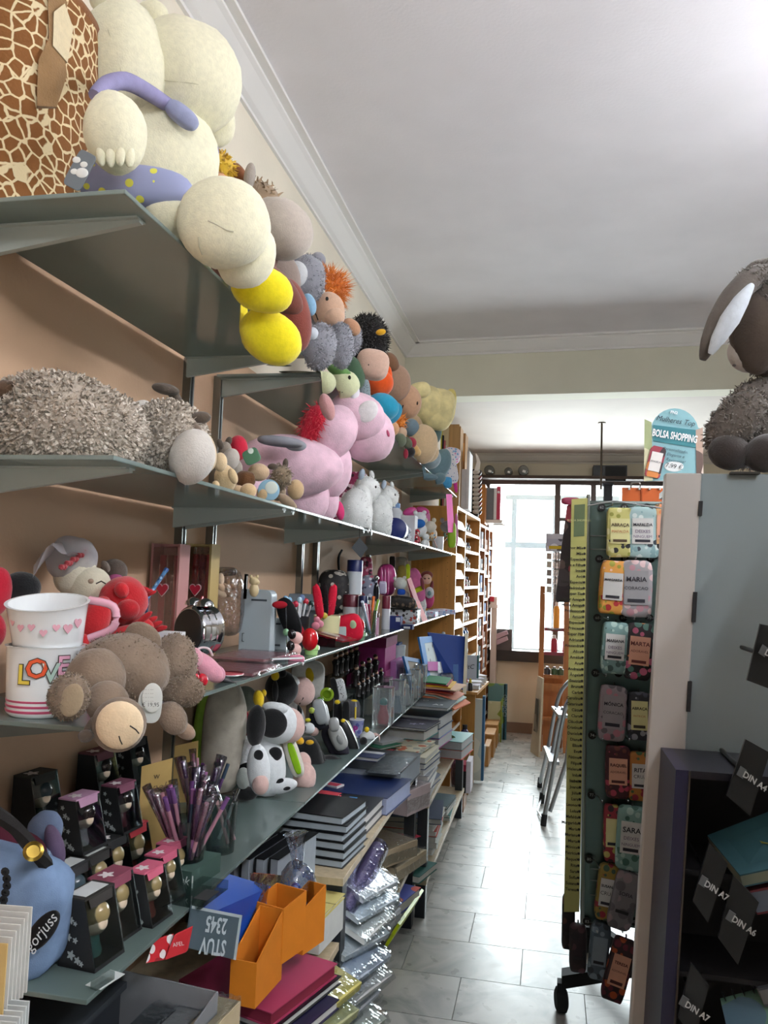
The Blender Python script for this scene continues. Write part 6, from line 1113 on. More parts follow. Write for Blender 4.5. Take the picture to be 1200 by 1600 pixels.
t = Th('card_pack', 'yellow and red card game pack at rack edge', 'pack'); t.part('pack', 'paper:#c8901c').box(-.60, 3.50, .34, .10, .07, .03, -.5); t.part('panel', 'paper:#b82a44').box(-.57, 3.55, .3705, .07, .06, .002, -.5)
book('dark teal book standing out from lower board', -.58, 3.62, .19, .18, .2, .03, 'paper:#1f5c54', -.25)
book('blue and red picture book on lower board', -.62, 3.30, .18, .2, .24, .04, 'print:#2c3c9c,#c0c8e0,#c83a2c,16', -.25)
t = Th('neon_folder', 'neon yellow plastic folder sticking into aisle', 'folder'); t.part('cover', 'satin:#c4dc1c').box(-.56, 3.28, .10, .012, .36, .10, -.1, 0, .5); t.part('pages', 'paper:#c8ccc8').box(-.585, 3.30, .11, .03, .34, .08, -.1, 0, .5)
# rolled clear plastic
t = Th('plastic_roll', 'long roll of clear lilac wrapping film at rack front', 'roll'); a = at(590, 1325, X=-.545); b = at(535, 1425, X=-.575); t.part('roll', 'film:#c4c0d4').tube([b, (a+b)/2, a], [.036, .040, .038], 16); t.part('core', 'satin:#9a96b4').tube([b, a], .024, 14)
for k, (p0, p1, c, lab) in enumerate((((585, 1430), (600, 1375), '#b03048', 'crimson tissue roll standing in rack'), ((592, 1432), (606, 1372), '#6c5480', 'violet tissue roll standing in rack'))):
    t = Th('tissue_roll', lab, 'roll'); a = at(*p0, X=-.58+.02*k); b = at(*p1, X=-.58+.02*k); t.part('roll', 'paper:'+c).tube([a-(b-a)*.6, b], .014, 12); t.part('wrapper', 'film:#dcd4dc').tube([a-(b-a)*.62, b+(b-a)*.05], .016, 12)
N10 = ['topmost', 'second', 'third', 'fourth', 'fifth', 'sixth', 'seventh', 'eighth', 'ninth', 'lowest']
for k in range(10): sheetpack('clear bag of white card blanks hanging at the aisle, %s' % N10[k], -.60+.004*k+rg.uniform(-.012, .012), 2.56-.045*k, .60-.036*k, .24, .24+.03*(k % 2), .016, 'paper:'+['#dde2e6', '#cfdae2', '#e2e4e0', '#d4dce0', '#c8d4e4', '#e4e4e2', '#d8dce4', '#e0e2d8', '#ccd8e0', '#dce0e2'][k], -.25+rg.uniform(-.12, .12)).tip(.38, (-.72, 2.4, .6-.036*k))
sheetpack('white box with blue label in cellophane at aisle', -.555, 2.42, .36, .10, .14, .05, 'paper:#ccd4dc', -.35, name='stationery_box', cat='box'); t = THINGS[-1]; t.part('label', 'paper:#4a6aa8', t.parts[0]).box(-.555, 2.36, .4115, .08, .02, .001, -.35)
for k, (p, c, lab) in enumerate((((560, 1560), '#10603c', 'dark green card folder drooping into the aisle'), ((555, 1595), '#2c6c34', 'mid green card folder at bottom frame edge'), ((535, 1590), '#1c3cb4', 'royal blue card folder at bottom frame edge'))):
    c0 = at(*p, X=-.52-.02*k); t = Th('card_folder', lab, 'folder'); q = t.part('cover', 'paper:'+c); q.sheet(lambda u, v: Vector((c0.x-.10+.12*u, c0.y-.10+.18*v, c0.z+.03-.05*u*u)), 6, 4); q.sheet(lambda u, v: Vector((c0.x-.10+.12*u, c0.y-.10+.18*v, c0.z+.026-.05*u*u)), 6, 4)
    t.part('sheets', 'paper:#c8ccc8').box(c0.x-.06, c0.y, c0.z+.006, .08, .16, .012)
for k in range(6): sheetpack('yellow paper pack in glossy film under pink folder, %s' % ['topmost', 'second', 'third', 'fourth', 'fifth', 'lowest'][k], -.595+rg.uniform(-.015, .015), 2.08-.03*k, .47-.05*k, .23, .26, .022, 'paper:'+['#d8cc74', '#cfd0a0', '#d4c868', '#dcdcc8', '#ccc06a', '#d8d0a0'][k], -.2+rg.uniform(-.1, .1)).tip(.3, (-.72, 2.0, .47-.05*k))
# --- near rack: files and folders under the bottom shelf (rack top .50)
book('dark purple portfolio lying lowest at near rack', -.66, 1.72, .50, .30, .42, .022, 'satin:#1e1a3c', -.3, name='portfolio', cat='folder')
book('black elastic folder above the purple portfolio', -.64, 1.86, .523, .28, .26, .018, 'satin:#16161c', -.3, name='portfolio', cat='folder')
book('wine and pink plastic folder below orange boxes', -.64, 1.85, .542, .26, .26, .03, 'satin:#a83a5c', -.3, 'paper:#7c1c34', name='portfolio', cat='folder')
def open_box(lab, x, y, z, sx, sy, hb, hf, mat, rz=0, name='magazine_file', cat='magazine file', th=.003):
    "open topped file: tall back, lower front"
    t = Th(name, lab, cat); c, s = math.cos(rz), math.sin(rz)
    def L(a, b, zz): return Vector((x+a*c-b*s, y+a*s+b*c, z+zz))
    A, B = sx/2, sy/2; up = (L(0, th, 0)-L(0, 0, 0), L(th, 0, 0)-L(0, 0, 0))
    t.part('front', mat).prism([L(-A, -B, 0), L(A, -B, 0), L(A, -B, hf), L(-A, -B, hf)], up[0]); t.part('back', mat).prism([L(-A, B-th, 0), L(A, B-th, 0), L(A, B-th, hb), L(-A, B-th, hb)], up[0])
    for a in (-A, A-th): t.part('side', mat).prism([L(a, -B+th, 0), L(a, B-th, 0), L(a, B-th, hb), L(a, -B+th, hf)], up[1])
    t.part('bottom', mat).prism([L(-A+th, -B+th, 0), L(A-th, -B+th, 0), L(A-th, B-th, 0), L(-A+th, B-th, 0)], (0, 0, th)); return t
og = 'paper:#d07a12'
open_box('orange card file nearest the camera, long sloping side', -.60, 1.71, .60, .06, .13, .15, .09, og, -.1)
open_box('tall orange card file holding cellophane bag', -.59, 1.82, .635, .085, .09, .13, .118, og, -.3)
open_box('smaller orange card file behind the tall one', -.55, 1.90, .62, .05, .09, .13, .105, og, -.3)
t = Th('marble_bag', 'cellophane bag of blue glass marbles in orange file', 'bag'); c0 = at(465, 1390, X=-.585)
for k in range(12): t.part('marble', 'gloss:'+['#2c3f8c', '#3a56a8', '#5c7cb8'][k % 3]).ell(c0+Vector((rg.uniform(-.03, .03), rg.uniform(-.03, .03), rg.uniform(-.035, .0))), (Vector((.012, 0, 0)), Vector((0, .012, 0)), Vector((0, 0, .012))), nu=12, nv=8)
t.part('bag', 'film:#d8dee8').ell(c0+Vector((0, 0, .0)), (Vector((.045, 0, 0)), Vector((0, .045, 0)), Vector((0, 0, .06))), lump=.25, ex=.8); t.part('gathered_neck', 'film:#d8dee8').tube([c0+Vector((0, 0, .05)), c0+Vector((-.01, .01, .10)), c0+Vector((-.015, .01, .13))], [.012, .02, .03], 10)
open_box('grey card magazine file at lower left', -.70, 1.36, .50, .24, .16, .24, .20, 'paper:#75777a', -.12)
for k in range(3): sheetpack('clear bag of stationery inside grey file, %s' % ['front', 'middle', 'back'][k], -.68+.05*k, 1.34+.03*k, .53, .05, .16, .17, 'paper:'+['#4c5054', '#8a8c8c', '#b8a888'][k], -.1)
t = Th('stencil_plate', 'grey lettering stencil with figures 2345 and STUV', 'stencil'); A, B, C, D = at(290, 1480, X=-.66), at(368, 1500, X=-.62), at(378, 1430, X=-.62), at(300, 1415, X=-.66)
pl = t.part('plate', 'satin:#4c5c64'); nn = (B-A).cross(D-A).normalized(); nn = nn if nn.dot(CAM-A) > 0 else -nn; pl.prism([A, B, C, D], -nn*.003)
bo = t.part('border', 'satin:#a9b4b8', pl); o = lambda u, v: A*(1-u)*(1-v)+B*u*(1-v)+C*u*v+D*(1-u)*v
bo.prism([o(0, .93), o(1, .93), o(1, 1), o(0, 1)], nn*.001); bo.prism([o(.95, 0), o(1, 0), o(1, .93), o(.95, .93)], nn*.001)
t.text('2345', .040, o(.5, .68), (D-C), (A-D), 'satin:#b4c0c4', pl, bold=.001, lift=.001); t.text('STUV', .040, o(.5, .18), (D-C), (A-D), 'satin:#b4c0c4', pl, bold=.001, lift=.001)
t = Th('blue_wallet', 'royal blue plastic wallet with cellophane over stencil', 'folder'); A, B, C, D = at(300, 1440, X=-.67), at(400, 1488, X=-.63), at(418, 1388, X=-.63), at(350, 1368, X=-.68); t.part('wallet', 'satin:#16459c').prism([A, B, C, D], (.004, .012, 0)); t.part('wrapper', 'film:#c8d8ec').prism([B.lerp(A, .3)+Vector((0, -.006, 0)), B+Vector((.004, -.006, 0)), C+Vector((.006, -.006, .01)), C.lerp(D, .3)+Vector((0, -.006, .008))], (0, .001, 0))
t = Th('brick_folder', 'rust orange folder wrapped in film beside marble bag', 'folder'); t.part('cover', 'paper:#a8481c').prism([at(395, 1400, X=-.69), at(440, 1405, X=-.66), at(440, 1372, X=-.66), at(392, 1368, X=-.69)], (0, .02, 0)); t.part('wrapper', 'film:#e0d8d4').prism([at(392, 1404, X=-.685), at(444, 1408, X=-.655), at(444, 1368, X=-.655), at(390, 1364, X=-.685)], (0, .001, 0))
for k in range(4): book('black hard folder upright behind marble bag, %s from the left' % ['first', 'second', 'third', 'fourth'][k], -.76+.035*k, 2.1+.01*k, .50, .028, .24, .27, 'satin:#0c0d11', -.15, 'paper:#9aa4ac', name='folder', cat='folder')
t = Th('red_pack', 'red and white sachet packs peeking from file', 'pack'); t.part('sachet', 'paper:#b81c26').prism([at(258, 1500, X=-.66), at(290, 1488, X=-.65), at(298, 1450, X=-.65), at(272, 1462, X=-.66)], (0, .01, 0)); t.part('sachet', 'print:#b81c26,#d8d4d4,#8c141c,60').prism([at(228, 1505, X=-.68), at(256, 1500, X=-.665), at(268, 1462, X=-.665), at(240, 1470, X=-.68)], (0, .01, 0)); t.text('RAFEL', .010, at(278, 1474, X=-.652)+Vector((0, -.004, 0)), (1, .1, .25), (-.25, 0, 1), 'paper:#e0dcdc', t.parts[0])
t = Th('storage_crate', 'dark grey plastic crate under shelf corner', 'crate'); open_c = t.part('body', 'satin:#2a2e33'); open_c.box(-.86, 1.30, .50, .20, .24, .22); t.part('rim', 'satin:#363b40').box(-.86, 1.30, .72, .215, .255, .012)
# postcard spinner at the lower left corner
PC = at(-36, 1566, Y=.97)
t = Th('postcard_stand', 'rack of cream postcards at the bottom left corner', 'postcard rack')
for k in range(7):
    X = -.62-.012*k; y = .98+.01*k; zt = .905-.004*k
    t.part('postcard', 'paper:#c2a468' if k == 0 else 'paper:#c8c6c0').box(PC.x-.02-.004*k, PC.y+.014*k, PC.z-.03, .11, .0025, .105+.002*k, .12)
t.text('ÉGUAS', .026, (PC.x-.025, PC.y-.002, PC.z+.05), (1, .12, 0), (0, 0, 1), 'paper:#4a4236', t.parts[0], lift=.002); t.part('illustration', 'paper:#7c8478', t.parts[0]).box(PC.x-.02, PC.y-.0022, PC.z-.015, .05, .001, .045, .12)
for k in range(6): t.part('postcard', 'paper:#bfc2c0').box(PC.x+.012-.004*k, PC.y-.03+.012*k, PC.z-.12, .12, .0025, .11, .12)
t.part('wire_pocket', 'metal:#8c9092').box(PC.x, PC.y+.02, PC.z-.135, .16, .14, .012, .12); t.part('stem', 'metal:#8c9092').box(PC.x, PC.y+.05, .0, .03, .03, PC.z-.135)
# ------------------------------------------------------------------ wooden bookcases at the far left
CURZ[0] = None
BD = Vector((.113, 2.2, 0)).normalized(); BN = Vector((BD.y, -BD.x, 0)); B0 = Vector((-.67, 5.9, 0))
wd = 'wood:#c48c46'
def Bp(s, d, z): return B0+BD*s-BN*d+Vector((0, 0, z))          # s along the front, d into the depth
def slab(p, s0, s1, d0, d1, z0, z1): p.hexa([Bp(s0, d0, z0), Bp(s1, d0, z0), Bp(s1, d1, z0), Bp(s0, d1, z0)], [Bp(s0, d0, z1), Bp(s1, d0, z1), Bp(s1, d1, z1), Bp(s0, d1, z1)])
def bookcase(lab, s0, cols, dep, H, pitch, wood, strip):
    t = Th('bookcase', lab, 'bookcase'); ends = [s0]
    for c in cols: ends.append(ends[-1]+c)
    for s in ends: p = t.part('side_panel', wood); slab(p, s-.012, s+.012, 0, dep, 0, H); p.bev = .002
    slab(t.part('top', wood), s0, ends[-1], .0, dep, H-.02, H+.002); slab(t.part('back_panel', wood), s0, ends[-1], dep-.008, dep, 0, H)
    out = []
    for a, b, pt in zip(ends, ends[1:], pitch):
        n = int((H-.1)/pt); 
        for k in range(n):
            z = H-.02-(k+1)*pt; sh = t.part('shelf', wood); slab(sh, a+.012, b-.012, .01, dep-.01, z-.012, z)
            slab(t.part('edge_strip', strip, sh), a+.012, b-.012, .004, .01, z-.016, z+.006); out.append((a+.012, b-.012, z, pt, sh))
    for k in range(16):                         # adjustable shelf peg holes on the near side
        for d in (.06, .25): 
            p = t.part('peg_hole', 'matte:#3c2810', kind='stuff') if k == 0 and d == .06 else t.parts[-1]
            q = Bp(s0-.0125, d, 1.16+.05*k); p.lathe(q, [(0, 0), (.003, 0), (.003, .0006)], 6, tuple(-BD))
    return t, out
t, cellsA = bookcase('tall oak bookcase with white trays and paint bottles', 0, (.42, .82), .34, 2.03, (.125, .145), wd, 'satin:#dedad4')
t, cellsB = bookcase('reddish oak bookcase beside the window', 1.27, (.36, .30, .27), .25, 1.99, (.2, .22, .16), 'wood:#a8683a', 'satin:#d8cfc6')
ORD = ['first', 'second', 'third', 'fourth', 'fifth', 'sixth', 'seventh', 'eighth', 'ninth', 'tenth', 'eleventh', 'twelfth']; lvl = {}
rg = random.Random(5); nb = 0
for a, b, z, pt, sh in cellsA:
    if z < .72: continue
    if b-a < .5:
        t = Th('paper_tray', 'white sloping tray in first column of oak bookcase, %s from top' % ORD[nb], 'tray'); nb += 1
        p = t.part('front', 'satin:#e2dfda'); p.hexa([Bp(a+.02, .0, z+.005), Bp(b-.02, .0, z+.005), Bp(b-.02, .02, z+.005), Bp(a+.02, .02, z+.005)], [Bp(a+.02, .02, z+.05), Bp(b-.02, .02, z+.05), Bp(b-.02, .035, z+.05), Bp(a+.02, .035, z+.05)])
        slab(t.part('base', 'satin:#d4d0ca'), a+.02, b-.02, .02, .30, z+.002, z+.006)
    else:
        for k in range(5):
            s = a+.06+.125*k+rg.uniform(-.01, .01); q = Bp(s, .07, z+.001); h = pt*rg.uniform(.55, .72); c = rg.choice(['#3c3a44', '#6a3a4c', '#2c4a6c', '#7c7c84', '#4a3c34', '#a08c8c', '#2c6c74', '#8c4c54'])
            if z < 1.25: c = rg.choice(['#2c7c80', '#3c8c8c', '#d4d8d8', '#2c5a94'])
            lv = lvl.setdefault(round(z, 2), len(lvl)); t = Th('paint_bottle', 'craft paint bottle, oak bookcase second column, %s level down, %s from left' % (ORD[lv], ORD[k]), 'bottle', group='craft paint bottles in the oak bookcase')
            t.part('body', 'gloss:'+c).lathe(q, [(.026, 0), (.027, .004), (.027, h*.62), (.014, h*.74)], 12); t.part('cap', 'satin:#26242a' if k % 3 else 'satin:#d8d4d0').lathe(q+Vector((0, 0, h*.74)), [(.015, 0), (.015, h*.26)], 10); t.part('label', 'paper:#d0d0cc').lathe(q+Vector((0, 0, h*.2)), [(.0272, 0), (.0274, .001), (.0274, h*.25), (.0272, h*.26)], 12)
colB = sorted({round(c[0], 2) for c in cellsB}); nm = 0; words = ['red', 'grey', 'white', 'black', 'cream', 'blue', 'pink', 'brown']
cl = ['#8c2c34', '#7c7c80', '#d0ccc8', '#1a181a', '#c8b89c', '#34507c', '#b87c84', '#6c4a30']
for a, b, z, pt, sh in cellsB:
    if z < .55: continue
    for j in range(2):
        k = nm % 8; s0 = a+.02+j*(b-a)/2; w = (b-a)/2-.03; h = pt*(.45+.12*((nm*7) % 4)); lv = nm // 2
        t = Th('storage_carton', '%s carton in reddish bookcase, %s column, %s half, %s level down' % (words[k], ORD[colB.index(round(a, 2))], ('left', 'right')[j], ORD[int(round((1.97-z)/pt))-1]), 'carton', group='cartons in the reddish bookcase'); slab(t.part('body', 'paper:'+cl[k]), s0, s0+w, .015, .2, z+.001, z+h); slab(t.part('label', 'paper:#d4d0c8'), s0+w*.2, s0+w*.8, .0135, .015, z+h*.3, z+h*.6); nm += 1
def fbox(p, px0, px1, pyt, pyb, Y, dep, zb=None):
    "upright box whose near face lies in the plane Y"
    m = (px0+px1)/2; my = (pyt+pyb)/2; x0 = at(px0, my, Y=Y).x; x1 = at(px1, my, Y=Y).x; z1 = at(m, pyt, Y=Y).z; z0 = at(m, pyb, Y=Y).z if zb is None else zb
    p.box((x0+x1)/2, Y+dep/2, z0, x1-x0, dep, z1-z0); return (x0+x1)/2, z0, z1
ZT = 2.035
t = Th('cardboard_file', 'tall brown cardboard file on top of oak bookcase', 'box'); fbox(t.part('body', 'wood:#b48a54'), 700, 717, 663, 742, 6.05, .2, ZT); fbox(t.part('front_edge', 'wood:#a67c46'), 717, 719, 666, 742, 6.05, .2, ZT)
t = Th('cardboard_file', 'second brown cardboard file with orange papers behind', 'box'); fbox(t.part('body', 'wood:#a87c48'), 716, 727, 677, 735, 6.45, .2, ZT); 
for k in range(3): fbox(t.part('paper_strip', 'paper:#c88a3c'), 719+2*k, 721+2*k, 680+6*k, 720, 6.42, .01)
t = Th('magazine_box', 'shelf of magazines above oak bookcase beside yellow dog', 'magazine box'); fbox(t.part('frame', 'paper:#c8b48c'), 690, 700, 668, 745, 6.02, .22, ZT)
for k in range(4): fbox(t.part('magazine', 'paper:'+['#b8b03c', '#1c1a1c', '#b85a64', '#d4c8c0'][k]), 688+2.5*k, 690+2.5*k, 672+8*k, 740, 5.98, .03, ZT+.001)
t = Th('white_carton', 'tall white carton standing on oak bookcase', 'carton'); fbox(t.part('body', 'paper:#c8c6c8'), 716, 729, 733, 792, 6.2, .3, ZT); fbox(t.part('flap', 'paper:#d4d2d4'), 729, 733, 705, 795, 6.2, .25, ZT)
t = Th('swatch_rack', 'dark rack of overlapping round colour swatches', 'swatch rack'); c = at(741, 790, Y=6.9); fbox(t.part('board', 'matte:#241c1a'), 734, 748, 733, 800, 6.9, .06, ZT)
for k in range(10):
    q = at(744, 738+6.8*k, Y=6.87); t.part('swatch', 'satin:#b5aca4').ell(q, (Vector((.032, -.01, .0)), Vector((0, .02, .012)), Vector((0, -.004, .018))), nu=12, nv=8); t.part('swatch_edge', 'satin:'+['#3c342e', '#7c3c3c', '#4c443c'][k % 3]).ell(q+Vector((.035, .0, -.01)), (Vector((.015, 0, .01)), Vector((0, .02, 0)), Vector((0, 0, .016))), nu=10, nv=6)
t = Th('paper_scroll', 'curled white paper sheet sticking up from swatch rack', 'paper'); t.part('sheet', 'paper:#dcd6d0').prism([at(741, 735, Y=6.85), at(748, 736, Y=6.85), at(751, 722, Y=6.85), at(747, 712, Y=6.85), at(743, 708, Y=6.85), at(745, 722, Y=6.85)], (0, .004, 0))
t = Th('hanging_cabinet', 'narrow orange wood cabinet end under the lintel', 'cabinet'); fbox(t.part('body', 'wood:#b8742c'), 748, 757, 757, 818, 7.55, .3); fbox(t.part('front_edge', 'wood:#a5641f'), 757, 758, 757, 818, 7.55, .3)
t = Th('wall_shelf', 'white shelf board beside window carrying files', 'shelf'); fbox(t.part('board', 'satin:#ddd8d2'), 752, 785, 812, 817, 7.7, .3); fbox(t.part('bracket', 'satin:#cfcac4'), 770, 790, 819, 821, 7.75, .2)
zs = at(768, 811.5, Y=7.7).z
t = Th('box_file', 'grey box file on the white shelf by window', 'box file'); fbox(t.part('body', 'paper:#75777a'), 757, 771, 762, 811, 7.72, .2, zs+.002); fbox(t.part('spine', 'paper:#8c8e90'), 756, 757, 762, 811, 7.72, .2, zs+.002)
t = Th('ring_binder', 'white binder with crimson spine on the white shelf', 'binder'); fbox(t.part('cover', 'paper:#dcdcdc'), 771.5, 776, 762, 811, 7.72, .2, zs+.002); q = t.part('spine', 'satin:#b8284c'); fbox(q, 776, 782, 760, 811, 7.72, .2, zs+.002); t.b('finger_hole', 779, 769, 4, 4, 'matte:#e4d8dc', Y=7.715, d=.4)
# ledge above the window with glass jars lying on it
t, p = struct('trim_5', 'matte:#3c2d25'); p.box(.3, 8.04, 2.50, 2.0, .22, .03)
for px, r, lab in ((749, 8, 'glass jar lying on window ledge, leftmost of four'), (764, 15.5, 'large glass jar lying on window ledge, second from left'), (794, 12.5, 'smaller glass jar on ledge with square white sticker'), (817.5, 16, 'large glass jar on ledge, rightmost of four')):
    c = at(px, 742, Y=7.95); rr = r/2*mpp(c)*1.02; c.z = 2.531+rr; t = Th('glass_jar', lab, 'jar'); t.part('body', 'clear:#c8c8c4').lathe(c, [(rr*.5, -.004), (rr*.95, 0), (rr, .01), (rr, .14), (rr*.8, .16)], 24, (0, 1, 0)); t.part('base', 'satin:#9c9892').lathe(c, [(0, .02), (rr*.9, .02), (rr*.9, .03), (0, .03)], 24, (0, 1, 0)); t.part('sticker', 'paper:#d8d6d0').box(c.x+rr*.1, c.y-.006, c.z-rr*.45, rr*.6, .001, rr*.45, 0, 0, .3)
# black box on the ledge and a hanging pole
t = Th('loudspeaker', 'black box loudspeaker on ledge above the window', 'loudspeaker'); x, z0, z1 = fbox(t.part('cabinet', 'satin:#15161a'), 927, 980, 727, 754, 7.95, .2, 2.531); fbox(t.part('grille', 'matte:#0a0b0c'), 946, 978, 729, 752, 7.94, .008)
t = Th('ceiling_pole', 'thin dark pole hanging from rear ceiling', 'pole'); c = at(940, 690, Y=6.5); t.part('pole', 'metal:#4c4238').tube([(c.x, c.y, ZB), (c.x, c.y, at(940, 765, Y=6.5).z)], .008, 8); t.part('ceiling_plate', 'metal:#5c5248').lathe((c.x, c.y, ZB-.008), [(.03, 0), (.03, .008)], 16)
# floor pieces near the back
t = Th('canvas_panel', 'tall blue green painted canvas leaning against back wall', 'canvas'); x, z0, z1 = fbox(t.part('canvas', 'print:#5c8484,#7c9a4c,#6c94a0,8'), 762, 789, 1068, 1148, 7.75, .012, 0); fbox(t.part('edge', 'paper:#3c6470'), 787, 792, 1069, 1148, 7.75, .03, 0); t.text('ONEJOCI', .05, at(789, 1085, Y=7.745), (0, .0, -1), (1, 0, 0), 'paper:#a9bcc0', t.parts[1], align='LEFT')
t = Th('canvas_panel', 'smaller cream and green canvas before the tall one', 'canvas'); fbox(t.part('canvas', 'print:#c0c098,#8a9a3c,#d0ccb0,9'), 762, 784, 1096, 1146, 7.62, .012, 0); fbox(t.part('edge', 'paper:#8c9434'), 782, 784, 1096, 1146, 7.61, .01, 0)
for k, (a, b, yt, Y, lab) in enumerate(((757, 776, 1134, 7.35, 'wooden step box nearest the canvases'), (757, 771, 1149, 6.95, 'middle wooden step box beside bookcase'), (757, 763, 1168, 6.6, 'wooden step box nearest the waste bin'))):
    t = Th('step_box', lab, 'box'); x, z0, z1 = fbox(t.part('body', 'wood:#b07c3c'), a, b, yt, 1200, Y, .3, 0); p = t.part('top_board', 'wood:#c0905a'); p.box(x, Y+.14, z1, at(b, 1150, Y=Y).x-at(a, 1150, Y=Y).x+.01, .3, .012)
t = Th('portfolio_case', 'upright blue and cream art portfolio beside bookcase', 'portfolio'); fbox(t.part('cover', 'print:#b8bcb0,#a8b4b0,#c8c8b8,6'), 737, 753, 1092, 1185, 6.05, .02, .02); fbox(t.part('spine', 'paper:#2c5a7c'), 753, 757, 1088, 1185, 6.05, .05, .02)
t = Th('waste_bin', 'translucent white plastic waste bin beside aisle', 'bin'); c = at(745, 1206, Z=0); r = 12.5*mpp(c); t.part('body', 'satin:#a8a49a').lathe((c.x, c.y+r, 0), [(r*.78, 0), (r*.82, .01), (r, .19), (r*.96, .19), (r*.78, .02), (0, .015)], 28); t.part('rim', 'satin:#bcb8ae').lathe((c.x, c.y+r, .19), [(r*.96, -.004), (r*1.04, 0), (r*1.02, .006), (r*.95, .004)], 28)
t = Th('packaging_box', 'upright black and white box with crimson top by the rack', 'box'); fbox(t.part('body', 'matte:#141416'), 717, 728, 1205, 1246, 5.35, .14, .105); fbox(t.part('side', 'paper:#c8c4cc'), 728, 735, 1190, 1246, 5.35, .18, .105); fbox(t.part('top', 'paper:#9c2440'), 717, 728, 1195, 1205, 5.35, .14)
t = Th('cardboard_box', 'small brown cardboard box on floor at rack end', 'box'); fbox(t.part('body', 'wood:#8c5c30'), 707, 724, 1247, 1276, 5.28, .2, 0); fbox(t.part('lid', 'wood:#a07040'), 707, 724, 1244, 1247, 5.28, .2)
t = Th('pink_parcel', 'pink cellophane parcel wedged at rack end', 'parcel', X=-.56); t.b('parcel', 713, 1172, 14, 34, 'satin:#8c3458', Y=5.45, ex=.6, lump=.1); t.b('lower_parcel', 712, 1206, 14, 44, 'satin:#7c4a60', Y=5.45, ex=.6, lump=.1); t.b('wrapper', 715, 1216, 18, 50, 'film:#d4c8d0', Y=5.42, ex=.7, lump=.2)
t = Th('spray_can', 'dark blue spray can beside pink parcel', 'can'); c = at(725, 1185, Y=5.75); t.part('body', 'satin:#2c2c54').lathe((c.x, c.y, .32), [(.03, 0), (.03, .1), (.015, .12)], 16); t.part('cap', 'satin:#121218').lathe((c.x, c.y, .44), [(.018, 0), (.018, .03)], 12); t.part('stand', 'wood:#8c6a3c').box(c.x, c.y, 0, .08, .1, .32)
t = Th('sign_board', 'pale grey sign board leaning on bookcase front', 'sign'); fbox(t.part('board', 'satin:#b4bac4'), 727, 745, 1024, 1061, 6.3, .02); fbox(t.part('edge', 'satin:#2c5c5c'), 745, 748, 1024, 1060, 6.3, .02); t.text('fitC', .05, at(733, 1042, Y=6.295), (1, 0, .05), (0, 0, 1), 'matte:#2a2c30', t.parts[0], shear=.2); 
t = Th('display_ledge', 'narrow board with trinkets in front of the bookcase', 'ledge'); z0 = at(730, 1075, Y=6.2).z; t.part('board', 'wood:#b08040').box(-.55, 6.35, z0-.02, .14, .7, .02, -.05)
for y in (6.05, 6.65): t.part('support', 'wood:#9c7030').box(-.55+.05*(y-6.35), y, 0, .1, .03, z0-.02, -.05)
for k, (px, py, c, lab) in enumerate(((729, 1056, '#b8b4b8', 'white and red glue pot on trinket ledge'), (735, 1062, '#1c1a1c', 'tiny black and yellow pot on trinket ledge'))):
    t = Th('glue_pot', lab, 'pot'); q = at(px, py, Y=6.06); t.part('body', 'satin:'+c).lathe((q.x, q.y, z0), [(.018, 0), (.018, .05), (.01, .06)], 14); t.part('cap', 'satin:'+['#a82c34', '#c8b020'][k]).lathe((q.x, q.y, z0+.06), [(.012, 0), (.006, .03)], 12)
for k in range(4): book('rolled leaflet bundle on trinket ledge, %s' % ['nearest', 'second', 'third', 'farthest'][k], -.55, 6.2+.14*k, z0+.001, .11, .12, .03+.008*k, 'paper:'+['#a8a4b0', '#c4c0c4', '#8c8894', '#d0ccd0'][k], .2*k, name='leaflet_bundle', cat='leaflets')
# window sill display
t = Th('book_display', 'grey stand with slanted mauve books on window sill', 'book stand'); fbox(t.part('back', 'matte:#5c5858'), 775, 800, 983, 1012, 8.05, .03, .806)
for k in range(2): A = [at(775, 1000-9*k, Y=8.0), at(792, 990-9*k+4, Y=8.0), at(794, 996-9*k+4, Y=8.0), at(776, 1008-9*k, Y=8.0)]; t.part('book', 'paper:#b09aa4').prism(A, (0, .03, 0))
# narrow white cabinet left of the window
t = Th('side_cabinet', 'narrow white cabinet between bookcase and window', 'cabinet'); fbox(t.part('body', 'satin:#d4c8be'), 766, 775, 950, 1090, 8.0, .12, 0); fbox(t.part('red_card', 'paper:#b02c3c'), 765, 772, 932, 940, 7.98, .01); fbox(t.part('top', 'satin:#ded4cc'), 764, 778, 945, 950, 7.98, .14); fbox(t.part('upper_panel', 'satin:#d8ccc4'), 766, 777, 932, 945, 7.99, .13)
# wooden stand with craft bottles right of the window
wo = 'wood:#b06c34'
Ys = 7.35
t = Th('wooden_stand', 'orange wood display stand with bottles in front of window', 'stand')
for a, b, c, d in ((848, 843, 916, 1150), (886, 884, 912, 1150)):
    p0 = at(a, c, Y=Ys); p1 = at(b, d, Y=Ys); p1.z = 0; w = .022
    for dy in (0, .24): t.part('post', wo).hexa([(p1.x-w, Ys+dy, 0), (p1.x+w, Ys+dy, 0), (p1.x+w, Ys+dy+.03, 0), (p1.x-w, Ys+dy+.03, 0)], [(p0.x-w, Ys+dy, p0.z), (p0.x+w, Ys+dy, p0.z), (p0.x+w, Ys+dy+.03, p0.z), (p0.x-w, Ys+dy+.03, p0.z)])
xs0 = at(846, 1000, Y=Ys).x; xs1 = at(886, 1000, Y=Ys).x; xm = (xs0+xs1)/2; sw = xs1-xs0-.05
zsh = [at(866, y, Y=Ys).z for y in (984, 1022, 1058, 1125)]
for k, z in enumerate(zsh): t.part('shelf', wo if k > 1 else 'satin:#c4beb8').box(xm, Ys+.13, z-.015, sw, .2, .015); t.part('shelf_lip', wo if k > 1 else 'satin:#8c3440').box(xm, Ys+.03, z-.015, sw, .012, .03)
